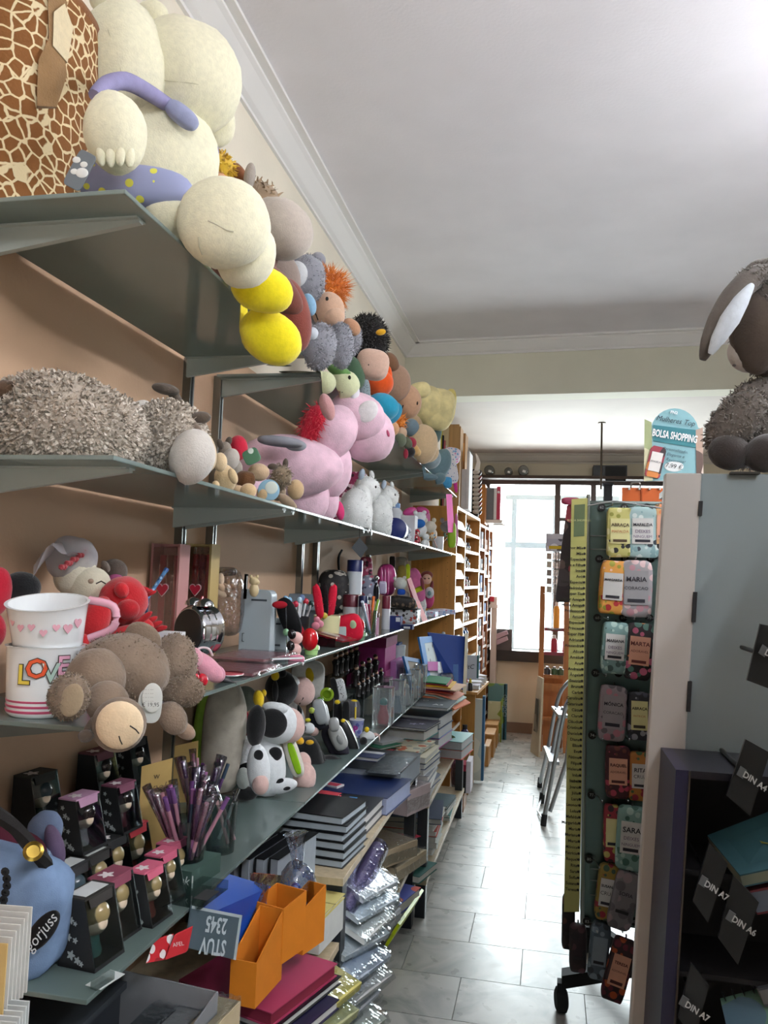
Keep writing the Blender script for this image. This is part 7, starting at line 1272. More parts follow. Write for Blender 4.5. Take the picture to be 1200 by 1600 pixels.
t.part('lower_panel', wo).box(xm, Ys+.22, .0, sw, .02, zsh[2]-.02); t.part('cross_rail', wo).box(xm, Ys+.015, zsh[2]-.12, sw, .02, .06)
for px, h, c, k, lab in ((869, 44, '#d89a30', 0, 'yellow craft bottle on stand before window'), (866, 28, '#9c1c34', 1, 'red and white craft bottle on stand'), (884, 26, '#a82c40', 1, 'second red craft bottle half hidden on stand'), (856, 14, '#2c2c30', 2, 'dark paint pot on lower stand shelf'), (867, 14, '#2c4a24', 2, 'green paint pot on lower stand shelf'), (877, 14, '#3c5434', 2, 'olive paint pot on lower stand shelf')):
    z = zsh[k]; q = at(px, 1000, Y=Ys+.1); hh = h*mpp(q); t = Th('craft_bottle', lab, 'bottle'); t.part('body', 'satin:'+c).lathe((q.x, q.y, z), [(.028, 0), (.028, hh*.7), (.018, hh*.82)], 16); t.part('cap', 'satin:#d4d0cc' if k < 2 else 'satin:#8c8880').lathe((q.x, q.y, z+hh*.82), [(.016, 0), (.014, hh*.18)], 14)
# carousel of small packets above the stand
t = Th('packet_carousel', 'spinning display of small blister packets before window', 'carousel'); c = at(868, 900, Y=7.2); zt = at(868, 838, Y=7.2).z
t.part('column', 'metal:#6c5c54').tube([(c.x, c.y, zsh[0]+.25), (c.x, c.y, zt-.1)], .012, 10); t.part('foot_plate', 'satin:#8c8078').lathe((c.x, c.y+.2, zsh[0]), [(.07, 0), (.07, .01)], 20)
hb = t.part('header', 'satin:#b8b4bc'); fbox(hb, 853, 886, 834, 862, 7.17, .01); fbox(t.part('header_print', 'print:#a8a4b4,#4c4854,#d4d0d8,14'), 855, 884, 842, 860, 7.165, .004); fbox(t.part('yellow_band', 'paper:#c8a828'), 858, 886, 853, 858, 7.16, .004)
for k in range(5):
    for j in range(3): fbox(t.part('packet', 'film:#d8c8c0' if j % 2 else 'satin:'+['#a89080', '#c8b8a8', '#8c7c74'][k % 3]), 854+10*j, 862+10*j, 864+13*k, 874+13*k, 7.14+.02*j, .02)
    t.part('wire_tier', 'metal:#8c8884').lathe((c.x, c.y, at(868, 876+13*k, Y=7.2).z), [(.10, -.002), (.105, 0), (.10, .002), (.10, -.002)], 20)
t = Th('canvas_panel', 'cream canvas with dark picture leaning on wooden stand', 'canvas'); a = at(829, 1140, Y=7.3); a.z = 0; b = at(842, 1150, Y=7.1); b.z = 0; h = at(839, 1058, Y=7.25).z; t.part('canvas', 'paper:#c8baa0').prism([a, b, b+Vector((.02, .08, h)), a+Vector((.05, .05, h))], (.015, .01, 0)); q = t.part('picture', 'print:#5c564c,#3c3834,#8c8474,12'); u = a*.7+b*.3; v = a*.35+b*.65; q.prism([u+Vector((.005, -.005, h*.3)), v+Vector((.003, -.005, h*.3)), v+Vector((.015, .04, h*.72)), u+Vector((.02, .04, h*.72))], (-.002, -.003, 0))
# folded aluminium step ladder
t = Th('step_ladder', 'folded aluminium step ladder leaning beside the display rack', 'ladder'); al = 'metal:#b8bcc0'
def rail(pts, nm='rail'): t.part(nm, al).tube(pts, .014, 8)
Ff = [(843, 1226), (846, 1250), (849, 1285)]; FP = [at(a, b, Z=.02) for a, b in Ff]
tops = [(898, 1056), (908, 1078), (905, 1068)]
def path(foot, mids, X=None): return [foot]+[at(a, b, Y=y) for a, b, y in mids]
r1 = path(FP[0], [(856, 1170, FP[0].y-.1), (868, 1108, FP[0].y-.2), (878, 1078, FP[0].y-.25), (900, 1054, FP[0].y-.3)]); rail(r1)
r2 = path(FP[2], [(866, 1195, FP[2].y+.02), (880, 1122, FP[2].y+.04), (888, 1096, FP[2].y+.04), (908, 1076, FP[2].y+.02)]); rail(r2)
rail(path(FP[1], [(858, 1200, FP[1].y-.02), (872, 1130, FP[1].y-.05), (880, 1105, FP[1].y-.08)]), 'rear_rail'); rail([FP[2]+Vector((.04, .25, 0))]+[at(885, 1190, Y=5.45), at(893, 1125, Y=5.4)], 'rear_rail')
for k in (1, 2): a, b = r1[k], r2[k]; m = (a+b)/2; t.part('tread', 'metal:#c8ccd0').prism([a+Vector((-.03, 0, 0)), a+Vector((.03, 0, 0)), b+Vector((.03, 0, 0)), b+Vector((-.03, 0, 0))], (0, 0, .02))
t.part('spreader_loop', al).tube([FP[1]+Vector((0, 0, .01)), (FP[1]+FP[2])/2+Vector((-.03, 0, -.005)), FP[2]+Vector((0, 0, .01))], .006, 6)
for q in FP: t.part('foot_cap', 'matte:#101214').tube([q+Vector((0, 0, -.019)), q+Vector((.006, 0, .05))], .019, 10)
for a, b in ((868, 1108), (880, 1122)): t.part('rivet', 'satin:#3c4044').ell(at(a, b, Y=5.22), (Vector((.006, 0, 0)), Vector((0, .006, 0)), Vector((0, 0, .006))), nu=8, nv=6)
# ------------------------------------------------------------------ spinner rack of name bags
YR = 2.95
t = Th('bag_spinner', 'tall metal spinner rack with numbered hooks on castors', 'display rack')
zb, ztp = .33, 1.785; XA, XB = .135, .62
t.part('front_panel', 'metal:#6f8581').box((XA+XB)/2, YR+.01, zb, XB-XA, .006, ztp-zb); t.part('side_panel', 'metal:#6f8581').box(XA, YR+.24, zb, .006, .46, ztp-zb); t.part('back_panel', 'metal:#6f8581').box((XA+XB)/2, YR+.47, zb, XB-XA, .006, ztp-zb); t.part('side_panel', 'metal:#6f8581').box(XB, YR+.24, zb, .006, .46, ztp-zb)
t.part('top_plate', 'metal:#8c9c98').box((XA+XB)/2, YR+.24, ztp, XB-XA+.02, .49, .008)
for x in (XA, XB): t.part('corner_post', 'metal:#a0a8a6').tube([(x, YR, zb), (x, YR, ztp+.03)], .007, 8)
pf = t.part('post', 'metal:#4a4e50'); pf.tube([((XA+XB)/2, YR+.24, .10), ((XA+XB)/2, YR+.24, zb)], .03, 12)
for k in range(2):
    a = .55+k*math.pi/2; c = Vector(((XA+XB)/2, YR+.24, .09)); d = Vector((math.cos(a), math.sin(a), 0))*.36
    t.part('base_bar', 'matte:#0c0c0e').prism([c-d+Vector((0, -.03, 0)), c+d+Vector((0, -.03, 0)), c+d+Vector((0, .03, 0)), c-d+Vector((0, .03, 0))], (0, 0, .045))
    for s in (-1, 1): w = c+d*s; ca = t.part('castor', 'matte:#0a0a0c'); ca.lathe((w.x-.02, w.y, .041), [(.03, 0), (.041, .006), (.041, .034), (.03, .04)], 24, (1, .2, 0)); t.part('castor_fork', 'matte:#121214', ca).box(w.x, w.y, .06, .03, .04, .045)
rows = [(795, (940, 975, 1010)), (875, (936, 976, 1016)), (967, (933, 973, 1014)), (1053, (930, 966, 1010)), (1150, (925, 965, 1005)), (1243, (924, 963, 1000)), (1343, (920, 957, 995)), (1440, (917, 955, 990))]
no = 62
for y, xs in rows:
    for x in xs:
        c = at(x, y, Y=YR); c.y = YR; hk = t.part('hook', 'metal:#b4b8b8'); hk.tube([c, c+Vector((.02, -.02, .006)), c+Vector((.03, -.09, .004)), c+Vector((.03, -.10, .012))], .0022, 6); dd = t.part('number_disc', 'matte:#0d0d0f', hk); dd.lathe(c+Vector((0, -.008, .004)), [(0, -.002), (.014, -.002), (.014, 0), (0, 0)], 16, (0, 1, 0)); t.text(str(no), .014, c+Vector((0, -.0105, .004)), (1, 0, 0), (0, 0, 1), 'matte:#a8acac', dd, name='number', lift=.0005); no += 1
for y in (837, 858, 1357, 1375, 1398): a = at(922, y, Y=YR-.006); t.part('cross_wire', 'metal:#a8aeae').tube([a, a+Vector((.16, 0, 0))], .0022, 6)
t.part('top_wire', 'metal:#c0c4c4').tube([at(918, 790, Y=YR-.1), at(960, 783, Y=YR-.1), at(1040, 795, Y=YR-.1)], .003, 6)
def bag(lab, px, py, w, h, mat, lmat, ltxt, tcol, sub=('', ''), a=0, Y=YR-.055, lab_h=.5, lw=.72, ly=.02, tcol2=None):
    t = Th('folding_bag', lab, 'bag', group='folding name bags on the spinner'); c = at(px, py, Y=Y); m = mpp(c); an = math.radians(a)
    xd = Vector((math.cos(an), 0, math.sin(an))); zd = Vector((-math.sin(an), 0, math.cos(an)))
    b = t.part('body', mat); b.ell(c, (zd*(h*m/2), xd*(w*m/2), Vector((0, .022, 0))), ex=.3, nu=24, nv=14, lump=.05)
    t.part('clip', 'satin:#1a1a1c').tube([c+zd*(h*m*.46), c+zd*(h*m*.52)+Vector((0, .01, 0)), c+zd*(h*m*.53)+Vector((0, .02, 0))], .003, 6)
    cl_ = c+Vector((0, -.0245, 0))+zd*(ly*h*m); W_, H_ = w*m*lw, h*m*lab_h
    l = t.part('name_label', lmat, b); l.prism([cl_-xd*W_/2-zd*H_/2, cl_+xd*W_/2-zd*H_/2, cl_+xd*W_/2+zd*H_/2, cl_-xd*W_/2+zd*H_/2], (0, .002, 0)) if lmat else None
    f = .92*W_/max(3, len(ltxt))*1.55; o = cl_+Vector((0, -.0006, 0))
    t.text(ltxt, min(f, H_*.3), o+zd*H_*.24, xd, (-zd.x*-1, 0, zd.z), tcol, b, bold=.0004); 
    for i, s in enumerate(sub):
        if s: t.text(s, min(.92*W_/len(s)*1.5, H_*.2), o-zd*H_*(.02+.2*i), xd, zd, tcol2 or tcol, b)
    rb = t.part('ribbon_print', tcol if lmat else 'matte:#2a2a2a', b); o2 = o-zd*H_*.36; rb.prism([o2-xd*W_*.36-zd*H_*.07, o2+xd*W_*.36-zd*H_*.07, o2+xd*W_*.36+zd*H_*.03, o2-xd*W_*.36+zd*H_*.03], (0, -.0006, 0))
    return t
wh, crm, pch = 'paper:#c4c4c0', 'paper:#ccc890', 'paper:#cf9a80'; dkt = 'matte:#23222a'
bag('yellow folding bag labelled MAFALDA in top row', 968, 832, 40, 78, 'print:#b8b46c,#1c1a1c,#8a8c3c,#d0cc98,49', crm, 'ABRAÇA', 'matte:#4a3a24', ('MAFALDA',), tcol2='matte:#a04a24')
bag('pale teal folding bag labelled MAFALDA, top right', 1003, 832, 52, 80, 'print:#9ab4b4,#2c343c,#c4d0cc,#7a9a9c,53', wh, 'MAFALDA', dkt, ('DEIXES', 'NINGUEM'), lw=.6, tcol2='matte:#5c4468')
bag('orange folding bag half hidden by white panel in top row', 1034, 826, 24, 76, 'print:#c8a070,#1a1618,#c87c50,49', pch, '', dkt)
bag('orange and red folding bag labelled MARGARIDA', 957, 918, 40, 84, 'print:#c88c3c,#a8282c,#d8b09c,#8c8c2c,45', wh, 'MARGARIDA', dkt, ('',), a=-3)
bag('grey pink folding bag labelled MARIA in second row', 993, 920, 50, 88, 'print:#8e8a8c,#a87c84,#6c6a6e,#c0a4a4,38', 'paper:#8a898b', 'MARIA', dkt, ('CORACAO',), lab_h=.6)
bag('mint folding bag labelled MARIANA in third row', 960, 1012, 40, 80, 'print:#6c8c88,#3c5450,#9ab4ac,45', wh, 'MARIANA', dkt, ('DEIXES', 'NINGUEM'), a=-3, tcol2='matte:#5c4468')
bag('black and pink folding bag labelled MARTA', 998, 1018, 42, 88, 'print:#1c1618,#b85c78,#c87840,#4c7468,38', pch, 'MARTA', 'matte:#5c2420', ('ADORAVEL',), a=-4)
bag('dusty pink folding bag labelled MÓNICA', 957, 1113, 42, 84, 'print:#867c80,#a86c78,#5c565a,38', 'paper:#8c8688', 'MÓNICA', dkt, ('CORACAO',), a=-3, lab_h=.6)
bag('dark floral folding bag labelled PATRÍCIA on yellow', 998, 1118, 34, 74, 'print:#22242c,#8a8c94,#3c404c,45', crm, 'ABRAÇA', 'matte:#3c3424', ('PATRICIA',), lab_h=.6, tcol2='matte:#a04a24')
bag('crimson folding bag with peach label in fifth row', 965, 1205, 38, 80, 'print:#3c1018,#a83c50,#5c2c20,45', pch, 'RAQUEL', 'matte:#4c2420', ('ADORAVEL',))
bag('orange green folding bag labelled RITA', 999, 1212, 34, 74, 'print:#a86c2c,#8c2434,#3c5c34,45', wh, 'RITA', dkt, ('CRUA',))
bag('half hidden yellow folding bag left of SARA bag', 955, 1300, 24, 86, 'print:#8c2430,#b8ac5c,#2c1a1c,45', crm, '', dkt)
bag('mint folding bag labelled SARA', 985, 1308, 44, 96, 'print:#749890,#3c6458,#9cb8b0,41', wh, 'SARA', dkt, ('DEIXES', 'NINGUEM'), Y=YR-.085, a=-3, tcol2='matte:#5c4468')
bag('orange green folding bag labelled SUSANA in seventh row', 948, 1393, 32, 84, 'print:#8c7430,#8c2434,#34503c,45', wh, 'SUSANA', dkt, ('CRUA',), a=-6)
bag('plain grey folding bag hanging askew in seventh row', 974, 1406, 38, 88, 'print:#747074,#8c7c80,#5c5a5e,30', None, 'SOFIA', 'matte:#3a383c', a=-12, Y=YR-.085)
bag('slate blue folding bag low in bottom row', 936, 1484, 30, 86, 'print:#4c5c68,#7c8c98,#343c44,38', 'paper:#77858f', '', dkt, a=-5)
bag('orange tipped folding bag with peach label in bottom row', 966, 1514, 36, 96, 'print:#2c1418,#a84c24,#5c1c2c,41', pch, 'TERESA', 'matte:#4c2420', ('ADORAVEL',), a=-14, Y=YR-.085)
bag('dark floral folding bag hanging at rack corner', 903, 1480, 26, 70, 'print:#2a1c20,#4c3038,#1a1416,34', None, '', dkt, Y=YR+.03)
bag('black floral folding bag hanging low behind rack corner', 888, 1440, 20, 80, 'print:#221a1a,#5c3a2c,#14100f,34', None, '', dkt, Y=YR+.1)
# long yellow list of names hanging at the rack corner
t = Th('name_list_banner', 'long yellow green list of names hanging at rack corner', 'banner'); A, B, C, D = at(881, 1425, Y=2.87), at(905, 1425, Y=2.87), at(918, 778, Y=2.87), at(893, 780, Y=2.87)
bn = t.part('banner', 'paper:#a9a864'); bn.prism([A, B, C, D], (.0, .004, 0)); o = lambda u, v: A*(1-u)*(1-v)+B*u*(1-v)+C*u*v+D*(1-u)*v
hdp = t.part('heading_panel', 'paper:#5c6c4c', bn); hdp.prism([o(.18, .905), o(.85, .905), o(.85, .985), o(.18, .985)], (0, -.001, 0)); t.text('BOLSA SHOPPING', .010, o(.5, .945)+Vector((0, -.002, 0)), (1, 0, 0), (0, 0, 1), 'paper:#c8cc90', hdp)
nms = ['Melhor Mãe', 'Mãe', 'Tia Especial', 'Mãe e Filha', 'Irmã', 'Avó', 'Neta Especial', 'Madrinha', 'Super Tia', 'Melhor Amiga', 'Minha Amiga', 'Professora', 'Amor', 'Especial', 'Princesa', 'Super Fã', 'Adriana', 'Alexandra', 'Alice', 'Amélia', 'Ana', 'Andreia', 'Ângela', 'Beatriz', 'Bruna', 'Carla', 'Carolina', 'Catarina', 'Cátia', 'Clara', 'Cláudia', 'Cristina', 'Daniela', 'Diana', 'Elisa', 'Eva', 'Fátima', 'Filipa', 'Helena', 'Inês', 'Isabel', 'Joana', 'Júlia', 'Lara', 'Leonor', 'Luísa', 'Mafalda', 'Margarida', 'Maria', 'Mariana', 'Marta', 'Mónica', 'Patrícia', 'Raquel', 'Rita', 'Sara', 'Sofia', 'Susana', 'Teresa']
tx = t.part('name_list', 'matte:#26261c', bn); t.parts.remove(tx)
for k, s in enumerate(nms):
    v = .875-.0142*k; p = t.text(s, .0135, o(.80, v)+Vector((0, -.001, 0)), (1, 0, 0), (0, 0, 1), 'matte:#26261c', bn, name='name_line', align='RIGHT', bold=.0003); p.lathe(o(.88, v)+Vector((0, -.0012, 0)), [(0, 0), (.0045, 0), (.0045, .0004)], 8, (0, 1, 0)); p.smooth = False
# floral bag at the left of the rack
t = Th('floral_tote', 'dark floral folding tote with red blossoms hanging left of rack', 'bag'); q = t.part('body', 'print:#241a1c,#8c2c3c,#5c4a44,#3c3234,14'); pts = [(893, 786), (886, 790), (878, 850), (868, 935), (870, 941), (893, 941), (896, 860)]; q.prism([at(a, b, Y=3.0) for a, b in pts], (0, .05, 0)); t.b('rolled_top', 892, 783, 30, 12, 'print:#7c1c3c,#241a1c,#a83c5c,30', Y=2.99, ex=.7)
# countertop sign on top of the rack
zc = ztp+.009
t = Th('shop_sign', 'teal sign advertising Bolsa Shopping at 7,99 euros on rack top', 'sign'); Y = 2.9; O = lambda px, py, dy=0: at(px, py, Y=Y+dy)
pts = [O(1012, 752), O(1098, 746), O(1098, 670)]+[O(1054+38*math.cos(a), 677-39*math.sin(a)) for a in [math.pi*k/14 for k in range(1, 14)]]+[O(1012, 662)]
bd = t.part('board', 'paper:#7fa9b0'); bd.prism(pts, (0, .004, 0)); xd = (O(1100, 700)-O(1010, 699)).normalized(); xd = Vector((xd.x, 0, xd.z-.03)).normalized(); zd = Vector((-xd.z, 0, xd.x)); f = Vector((0, -.001, 0))
t.part('left_photo', 'print:#9aa478,#a83440,#c8c4a0,12', bd).prism([O(1006, 752)+f, O(1020, 751)+f, O(1018, 660)+f, O(1007, 655)+f], (0, -.001, 0)); t.part('right_photo', 'print:#a89080,#c8b8ac,#5c4840,10', bd).prism([O(1088, 748)+f, O(1099, 746)+f, O(1098, 668)+f, O(1087, 672)+f], (0, -.001, 0))
hp = t.part('heading_panel', 'paper:#38747c', bd); hp.prism([O(1021, 689)+f, O(1087, 700)+f, O(1087, 672)+f, O(1021, 664)+f], (0, -.001, 0)); f2 = Vector((0, -.003, 0))
xs = (O(1087, 700)-O(1021, 689)); xs = Vector((xs.x, 0, xs.z)).normalized(); zs_ = Vector((-xs.z, 0, xs.x))
t.text('BOLSA SHOPPING', .036, O(1054, 682)+f2, xs, zs_, 'paper:#e8eaea', hp, bold=.001, cond=.52); t.text('Mulheres Top', .027, O(1055, 658)+f2, xs, zs_, 'matte:#16242c', bd, shear=.3, cond=.85); t.text('FN2', .014, O(1053, 645)+f2, xs, zs_, 'paper:#e0e4e4', bd, bold=.0005)
for k, s in enumerate(('Personalizado,', 'Elegante e', 'Resistente!')): t.text(s, .0145, O(1055, 704+8*k)+f2, xs, zs_, 'matte:#26343c', bd, shear=.3)
pr = t.part('price_oval', 'paper:#dfe4e4', bd); c = O(1053, 729)+f; pr.ell(c, (Vector((.032, 0, 0)), Vector((0, 0, .018)), Vector((0, .001, 0)))); t.text('7,99 €', .022, c+f2, xs, zs_, 'matte:#20282c', pr)
c = O(1024, 722)+f2; an = -.22; a_ = Vector((math.cos(an), 0, -math.sin(an)*-1)); u_ = Vector((-a_.z, 0, a_.x)); pb = t.part('pictured_bag', 'print:#8c2c3c,#2c1c20,#c87c3c,24', bd); pb.prism([c+a_*x*.026+u_*y*.055 for x, y in ((-1, -.9), (-.8, -1), (.8, -1), (1, -.9), (1, .8), (.7, 1), (-.7, 1), (-1, .8))], (0, -.003, 0)); pl = t.part('pictured_label', 'paper:#e0dcd8', pb); pl.prism([c+a_*x*.019+u_*y*.034+Vector((0, -.004, 0)) for x, y in ((-1, -1), (1, -1), (1, 1), (-1, 1))], (0, -.001, 0)); t.text('ANGELA', .009, c+Vector((0, -.006, 0)), a_, u_, dkt, pl)
t.part('easel_strut', 'paper:#8c8c88', bd).box(O(1055, 745).x, Y+.05, zc, .05, .1, .003)
# orange case on the rack
t = Th('orange_case', 'orange carry case with grey handle on top of rack', 'case'); x, z0, z1 = fbox(t.part('body', 'satin:#c8602c'), 972, 1040, 762, 784, 3.2, .12, ztp+.009); fbox(t.part('seam', 'satin:#a84c20'), 1002, 1004, 762, 784, 3.195, .13, ztp+.009); a, b = at(986, 762, Y=3.2), at(1000, 762, Y=3.2); t.part('handle', 'metal:#8c8884').tube([a, a+Vector((.002, 0, .018)), b+Vector((-.002, 0, .018)), b], .004, 8)
for k in range(4): fbox(t.part('latch', 'satin:#d8d4cc'), 982+16*k, 985+16*k, 761, 765, 3.19, .01)
t = Th('black_stand', 'small black stand rising behind rack top', 'stand'); fbox(t.part('column', 'matte:#0c0d10'), 944, 957, 756, 790, 3.1, .05, ztp+.009); fbox(t.part('cap', 'matte:#17181c'), 942, 959, 754, 757, 3.09, .07)
# ------------------------------------------------------------------ white display panel on the right, leaning slightly
YP = 1.58; LN = .053
def W2(px, py, Y=YP): return at(px, py, Y=Y)
def lean(x, z): return x+LN*(z-1.714)
t = Th('white_display_panel', 'tall white display panel with glossy right side and black clips', 'display panel')
def strip(p, x0, x1, z0, z1, y0, y1): p.hexa([(lean(x0, z0), y0, z0), (lean(x1, z0), y0, z0), (lean(x1, z0), y1, z0), (lean(x0, z0), y1, z0)], [(lean(x0, z1), y0, z1), (lean(x1, z1), y0, z1), (lean(x1, z1), y1, z1), (lean(x0, z1), y1, z1)])
xl = W2(1040, 740).x; xf = W2(1097, 740).x; zt = W2(1060, 739).z
p = t.part('post', 'satin:#a9a59f'); strip(p, xl, xf, 0, zt, YP, YP+.03); p.bev = .003
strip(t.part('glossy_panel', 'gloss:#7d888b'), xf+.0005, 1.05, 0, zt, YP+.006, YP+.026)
strip(t.part('top_shelf', 'satin:#c8ccce'), xf-.03, 1.05, zt-.014, zt, YP+.03, YP+.36)
for x in (.45, .98): t.part('rear_leg', 'satin:#c8ccce').box(x, YP+.33, 0, .03, .03, zt-.014)
for y0, y1 in ((783, 806), (925, 972), (1065, 1112)):
    z1 = W2(1088, y0).z; z0 = W2(1080, y1).z; strip(t.part('clip', 'matte:#0e0e0f'), xf-.003, xf+.004, z0, z1, YP-.004, YP+.01)
t.part('top_clip', 'matte:#26241c').box(W2(1163, 741).x, YP-.002, zt-.002, .05, .02, .004)
# plush donkey on the panel
dk = 'mottle:#5c5650'; zdk = zt+.001
t = Th('plush_rabbit', 'dark grey plush rabbit with long hanging ears on white panel', 'plush toy', Y=1.66)
h = t.b('head', 1205, 500, 122, 180, dk, Y=1.68, lump=.05); t.b('crown', 1196, 432, 70, 56, dk, Y=1.68); ch = t.b('face', 1178, 520, 74, 132, 'mottle:#4a4038', a=6, Y=1.64); t.b('chin', 1170, 552, 66, 60, 'plush:#bdb8b4', a=-30, Y=1.655)
def ear(pts, rs, mat, nm, flat=.5, sub=None):
    q = t.part(nm, mat, sub); w = [at(a, b, Y=y) for a, b, y in pts]; m = mpp(w[0]); q.tube(w, [r*m for r in rs], 12); return q
e1 = ear([(1200, 424, 1.66), (1175, 436, 1.62), (1148, 462, 1.60), (1124, 500, 1.585), (1108, 535, 1.58), (1098, 562, 1.58)], [14, 19, 19, 17, 13, 5], dk, 'ear')
ear([(1174, 446, 1.59), (1158, 470, 1.572), (1140, 500, 1.56), (1122, 530, 1.555), (1110, 553, 1.56)], [5, 12, 15, 11, 4], 'plush:#c4ccd4', 'ear_lining')
ear([(1215, 424, 1.66), (1238, 436, 1.63), (1266, 470, 1.61), (1288, 520, 1.6), (1300, 565, 1.6)], [14, 19, 19, 15, 5], dk, 'ear')
b = t.b('body', 1185, 660, 120, 150, dk, a=-30, Y=1.70, lump=.04); a1 = t.b('arm', 1150, 660, 70, 120, dk, a=-38, Y=1.63, lump=.04)
t.b('foot', 1140, 707, 66, 56, 'plush:#2c2623', a=-15, Y=1.61); t.b('foot', 1198, 708, 70, 60, 'plush:#2a2421', a=20, Y=1.60); t.b('nostril', 1147, 571, 6, 4, 'matte:#3c3430', Y=1.60)
t.fur([h, b, a1], 3800, .011, .0018, 'plush:#6c655e', droop=.3, out=.6)
q = t.part('ear_fur', 'plush:#665f58', kind='stuff'); rg = random.Random(2)
for k in range(900):
    v = e1.V[rg.randrange(len(e1.V))]; i = rg.randrange(5); u = rg.random(); c0 = at(1200, 424, Y=1.66); n = 12; j = rg.randrange(n); v = e1.V[i*n+j].lerp(e1.V[(i+1)*n+j], u); d = Vector((rg.gauss(0, 1), rg.gauss(0, 1), rg.gauss(0, 1)-.4)).normalized()*.009; s = Vector((rg.gauss(0, 1), rg.gauss(0, 1), rg.gauss(0, 1))).normalized()*.0016; o_ = len(q.V); q.V += [v-s, v+s, v+d]; q.F += [(o_, o_+1, o_+2)]
# navy notebook display box on the panel
t = Th('notebook_display', 'dark navy open display box fixed to the white panel', 'display box'); y0, y1 = 1.40, 1.578
z1 = at(1062, 1203, Y=y0).z; z0 = .45; xa = at(1056, 1215, Y=y0).x; xb = .95
def Lx(x, z): return x+LN*(z-z1)
def hx(p, xA, xB, zA, zB, ya, yb): p.hexa([(Lx(xA, zA), ya, zA), (Lx(xB, zA), ya, zA), (Lx(xB, zA), yb, zA), (Lx(xA, zA), yb, zA)], [(Lx(xA, zB), ya, zB), (Lx(xB, zB), ya, zB), (Lx(xB, zB), yb, zB), (Lx(xA, zB), yb, zB)])
hx(t.part('side', 'satin:#1b1a34'), xa, xa+.02, z0, z1, y0, y1); hx(t.part('top', 'satin:#15151f'), xa+.02, xb, z1-.012, z1, y0, y1); hx(t.part('back', 'matte:#07070a'), xa+.02, xb, z0, z1-.012, y1-.006, y1); hx(t.part('trim', 'satin:#3a342c'), xa+.02, xa+.023, z0, z1, y0-.002, y0)
for k in range(3): hx(t.part('shelf', 'matte:#0c0c10'), xa+.022, xb, z1-.17-.16*k, z1-.162-.16*k, y0+.02, y1-.006)
hx(t.part('bottom', 'matte:#0c0c10'), xa+.02, xb, z0, z0+.01, y0, y1); t.part('foot', 'matte:#101014').box(xa+.12, y0+.1, 0, .06, .06, z0); t.part('foot', 'matte:#101014').box(xb-.1, y0+.1, 0, .06, .06, z0)
def tagcard(lab, pts, txt, org, Y=1.37, sz=.0135):
    t = Th('size_tag', lab, 'tag'); b = t.part('card', 'satin:#15191b'); b.prism([at(a, c, Y=Y+dy) for a, c, dy in pts], (0, .006, 0)); c = at(org[0]+7, org[1]+4, Y=Y-.003); xd = (RIGHT*.82-UP*.57); yd = (UP*.8+RIGHT*.3); yd = yd-xd*yd.dot(xd)*.4; t.text(txt, sz, c+Vector((0, -.004, 0)), xd, yd, 'matte:#b8bcbc', b, bold=.0004)
    k_ = sum((at(a, e, Y=Y+.005) for a, e, dy in pts), Vector())/len(pts); t.part('holder_arm', 'satin:#101214').tube([k_, Vector((k_.x, 1.572, k_.z))], .004, 6)
    q = c-xd*.0235; t.part('grey_square', 'matte:#5c6264', b).prism([q-xd*.006-yd*.009, q+xd*.006-yd*.009, q+xd*.006+yd*.009, q-xd*.006+yd*.009], (0, -.002, 0))
tagcard('dark size tag lettered DIN at right picture edge', [(1188, 975, 0), (1240, 985, 0), (1225, 1085, 0), (1167, 1063, 0)], 'DIN A5', (1205, 1026))
tagcard('dark size tag lettered DIN A4', [(1165, 1155, 0), (1203, 1176, 0), (1172, 1275, 0), (1135, 1243, 0)], 'DIN A4', (1171, 1216))
tagcard('dark size tag lettered DIN A7 below teal notebook', [(1108, 1318, 0), (1137, 1350, 0), (1106, 1442, 0), (1083, 1408, 0)], 'DIN A7', (1111, 1386))
tagcard('dark size tag lettered DIN A6', [(1146, 1368, 0), (1186, 1410, 0), (1153, 1508, 0), (1122, 1465, 0)], 'DIN A6', (1154, 1441))
tagcard('dark size tag lettered DIN A7 at bottom of display', [(1080, 1505, 0), (1108, 1540, 0), (1085, 1625, 0), (1060, 1590, 0)], 'DIN A7', (1081, 1574))
def slant(lab, A, B, C, D, Ya, Yb, th, cover, pages, name='notebook'):
    "notebook lying tilted in the display: near edge A-B at Ya, far edge D-C at Yb"
    t = Th(name, lab, 'notebook'); P = [at(*A, Y=Ya), at(*B, Y=Ya), at(*C, Y=Yb), at(*D, Y=Yb)]; n = (P[1]-P[0]).cross(P[3]-P[0]).normalized(); n = n if n.z > 0 else -n
    t.part('cover', cover).prism(P, -n*.003); t.part('pages', pages).prism([p-n*.0032 for p in P], -n*th); t.part('back_cover', cover).prism([p-n*(.0034+th) for p in P], -n*.003); return t, P, n
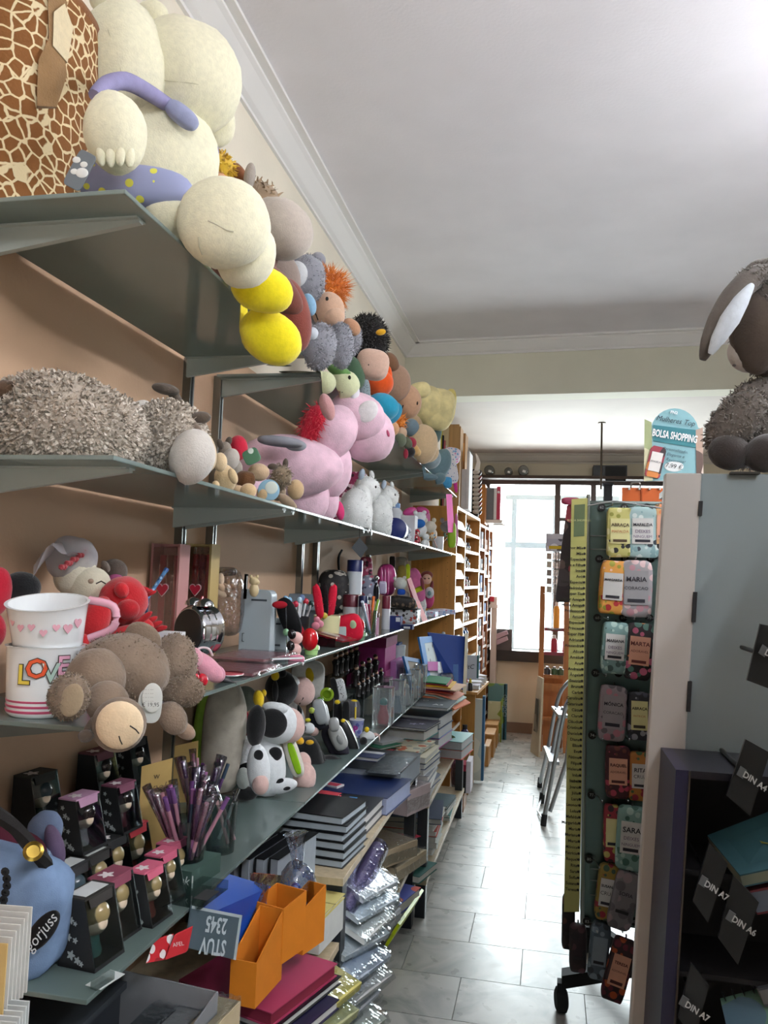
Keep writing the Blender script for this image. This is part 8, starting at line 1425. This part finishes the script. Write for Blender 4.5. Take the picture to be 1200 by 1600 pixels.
t, P, n = slant('teal covered notebook with yellow sticker in navy display', (1156, 1367), (1260, 1345), (1235, 1255), (1105, 1305), 1.385, 1.47, .02, 'paper:#26505a', 'paper:#7c8474'); c = P[0].lerp(P[2], .42); t.part('sticker', 'paper:#8c8c30', t.parts[0]).prism([c+n*.001+Vector((x, y, 0)) for x, y in ((.0, 0), (.04, 0), (.04, .02), (.0, .02))], n*.001)
slant('red and grey notebook under the teal one', (1172, 1392), (1262, 1375), (1240, 1330), (1150, 1368), 1.40, 1.48, .03, 'paper:#5c2024', 'paper:#5c6470')
t, P, n = slant('spiral notebook with mint and yellow cover at bottom right', (1140, 1625), (1260, 1600), (1240, 1530), (1125, 1560), 1.375, 1.45, .02, 'print:#6c9484,#a8a05c,#5c7c90,12', 'paper:#8c9090')
sp = None
for k in range(7): c = P[3].lerp(P[2], .06+.13*k); t.part('spiral_ring', 'metal:#5c6064').lathe(c, [(.007, -.001), (.009, 0), (.007, .001), (.007, -.001)], 12, tuple((P[2]-P[3]).normalized()))
slant('blue grey notebook half hidden above spiral notebook', (1185, 1545), (1262, 1530), (1245, 1490), (1168, 1512), 1.41, 1.5, .02, 'paper:#3c444c', 'paper:#6c7074')

# unseen shelving added behind the white panel to block low light from the right
t = Th('low_light_block', 'unseen pale shelving unit added behind the white panel to block light', 'shelving')
t.part('back', 'satin:#c4c4c0').box(.72, 2.42, 0, .02, .8, 1.66)
for z in (.08, .45, .82, 1.19, 1.56): t.part('shelf', 'satin:#c4c4c0').box(.72, 2.42, z, .50, .8, .02)
for y in (2.02, 2.83): t.part('end_panel', 'satin:#c4c4c0').box(.72, y, 0, .52, .02, 1.66)

# unseen tall shelving added right of the camera to shade the display panel
t = Th('panel_shade_block', 'unseen tall pale shelving unit added right of viewpoint to shade the panel', 'shelving')
for x in (.56, 1.14): t.part('side', 'satin:#b4b0a8').box(x, .65, 0, .02, .6, 1.95)
t.part('back', 'satin:#b4b0a8').box(.85, .94, 0, .56, .015, 1.95)
for z in (.1, .55, 1.0, 1.45, 1.93): t.part('shelf', 'satin:#b4b0a8').box(.85, .64, z, .56, .58, .02)
for t in THINGS: t.done()
bpy.context.view_layer.update()
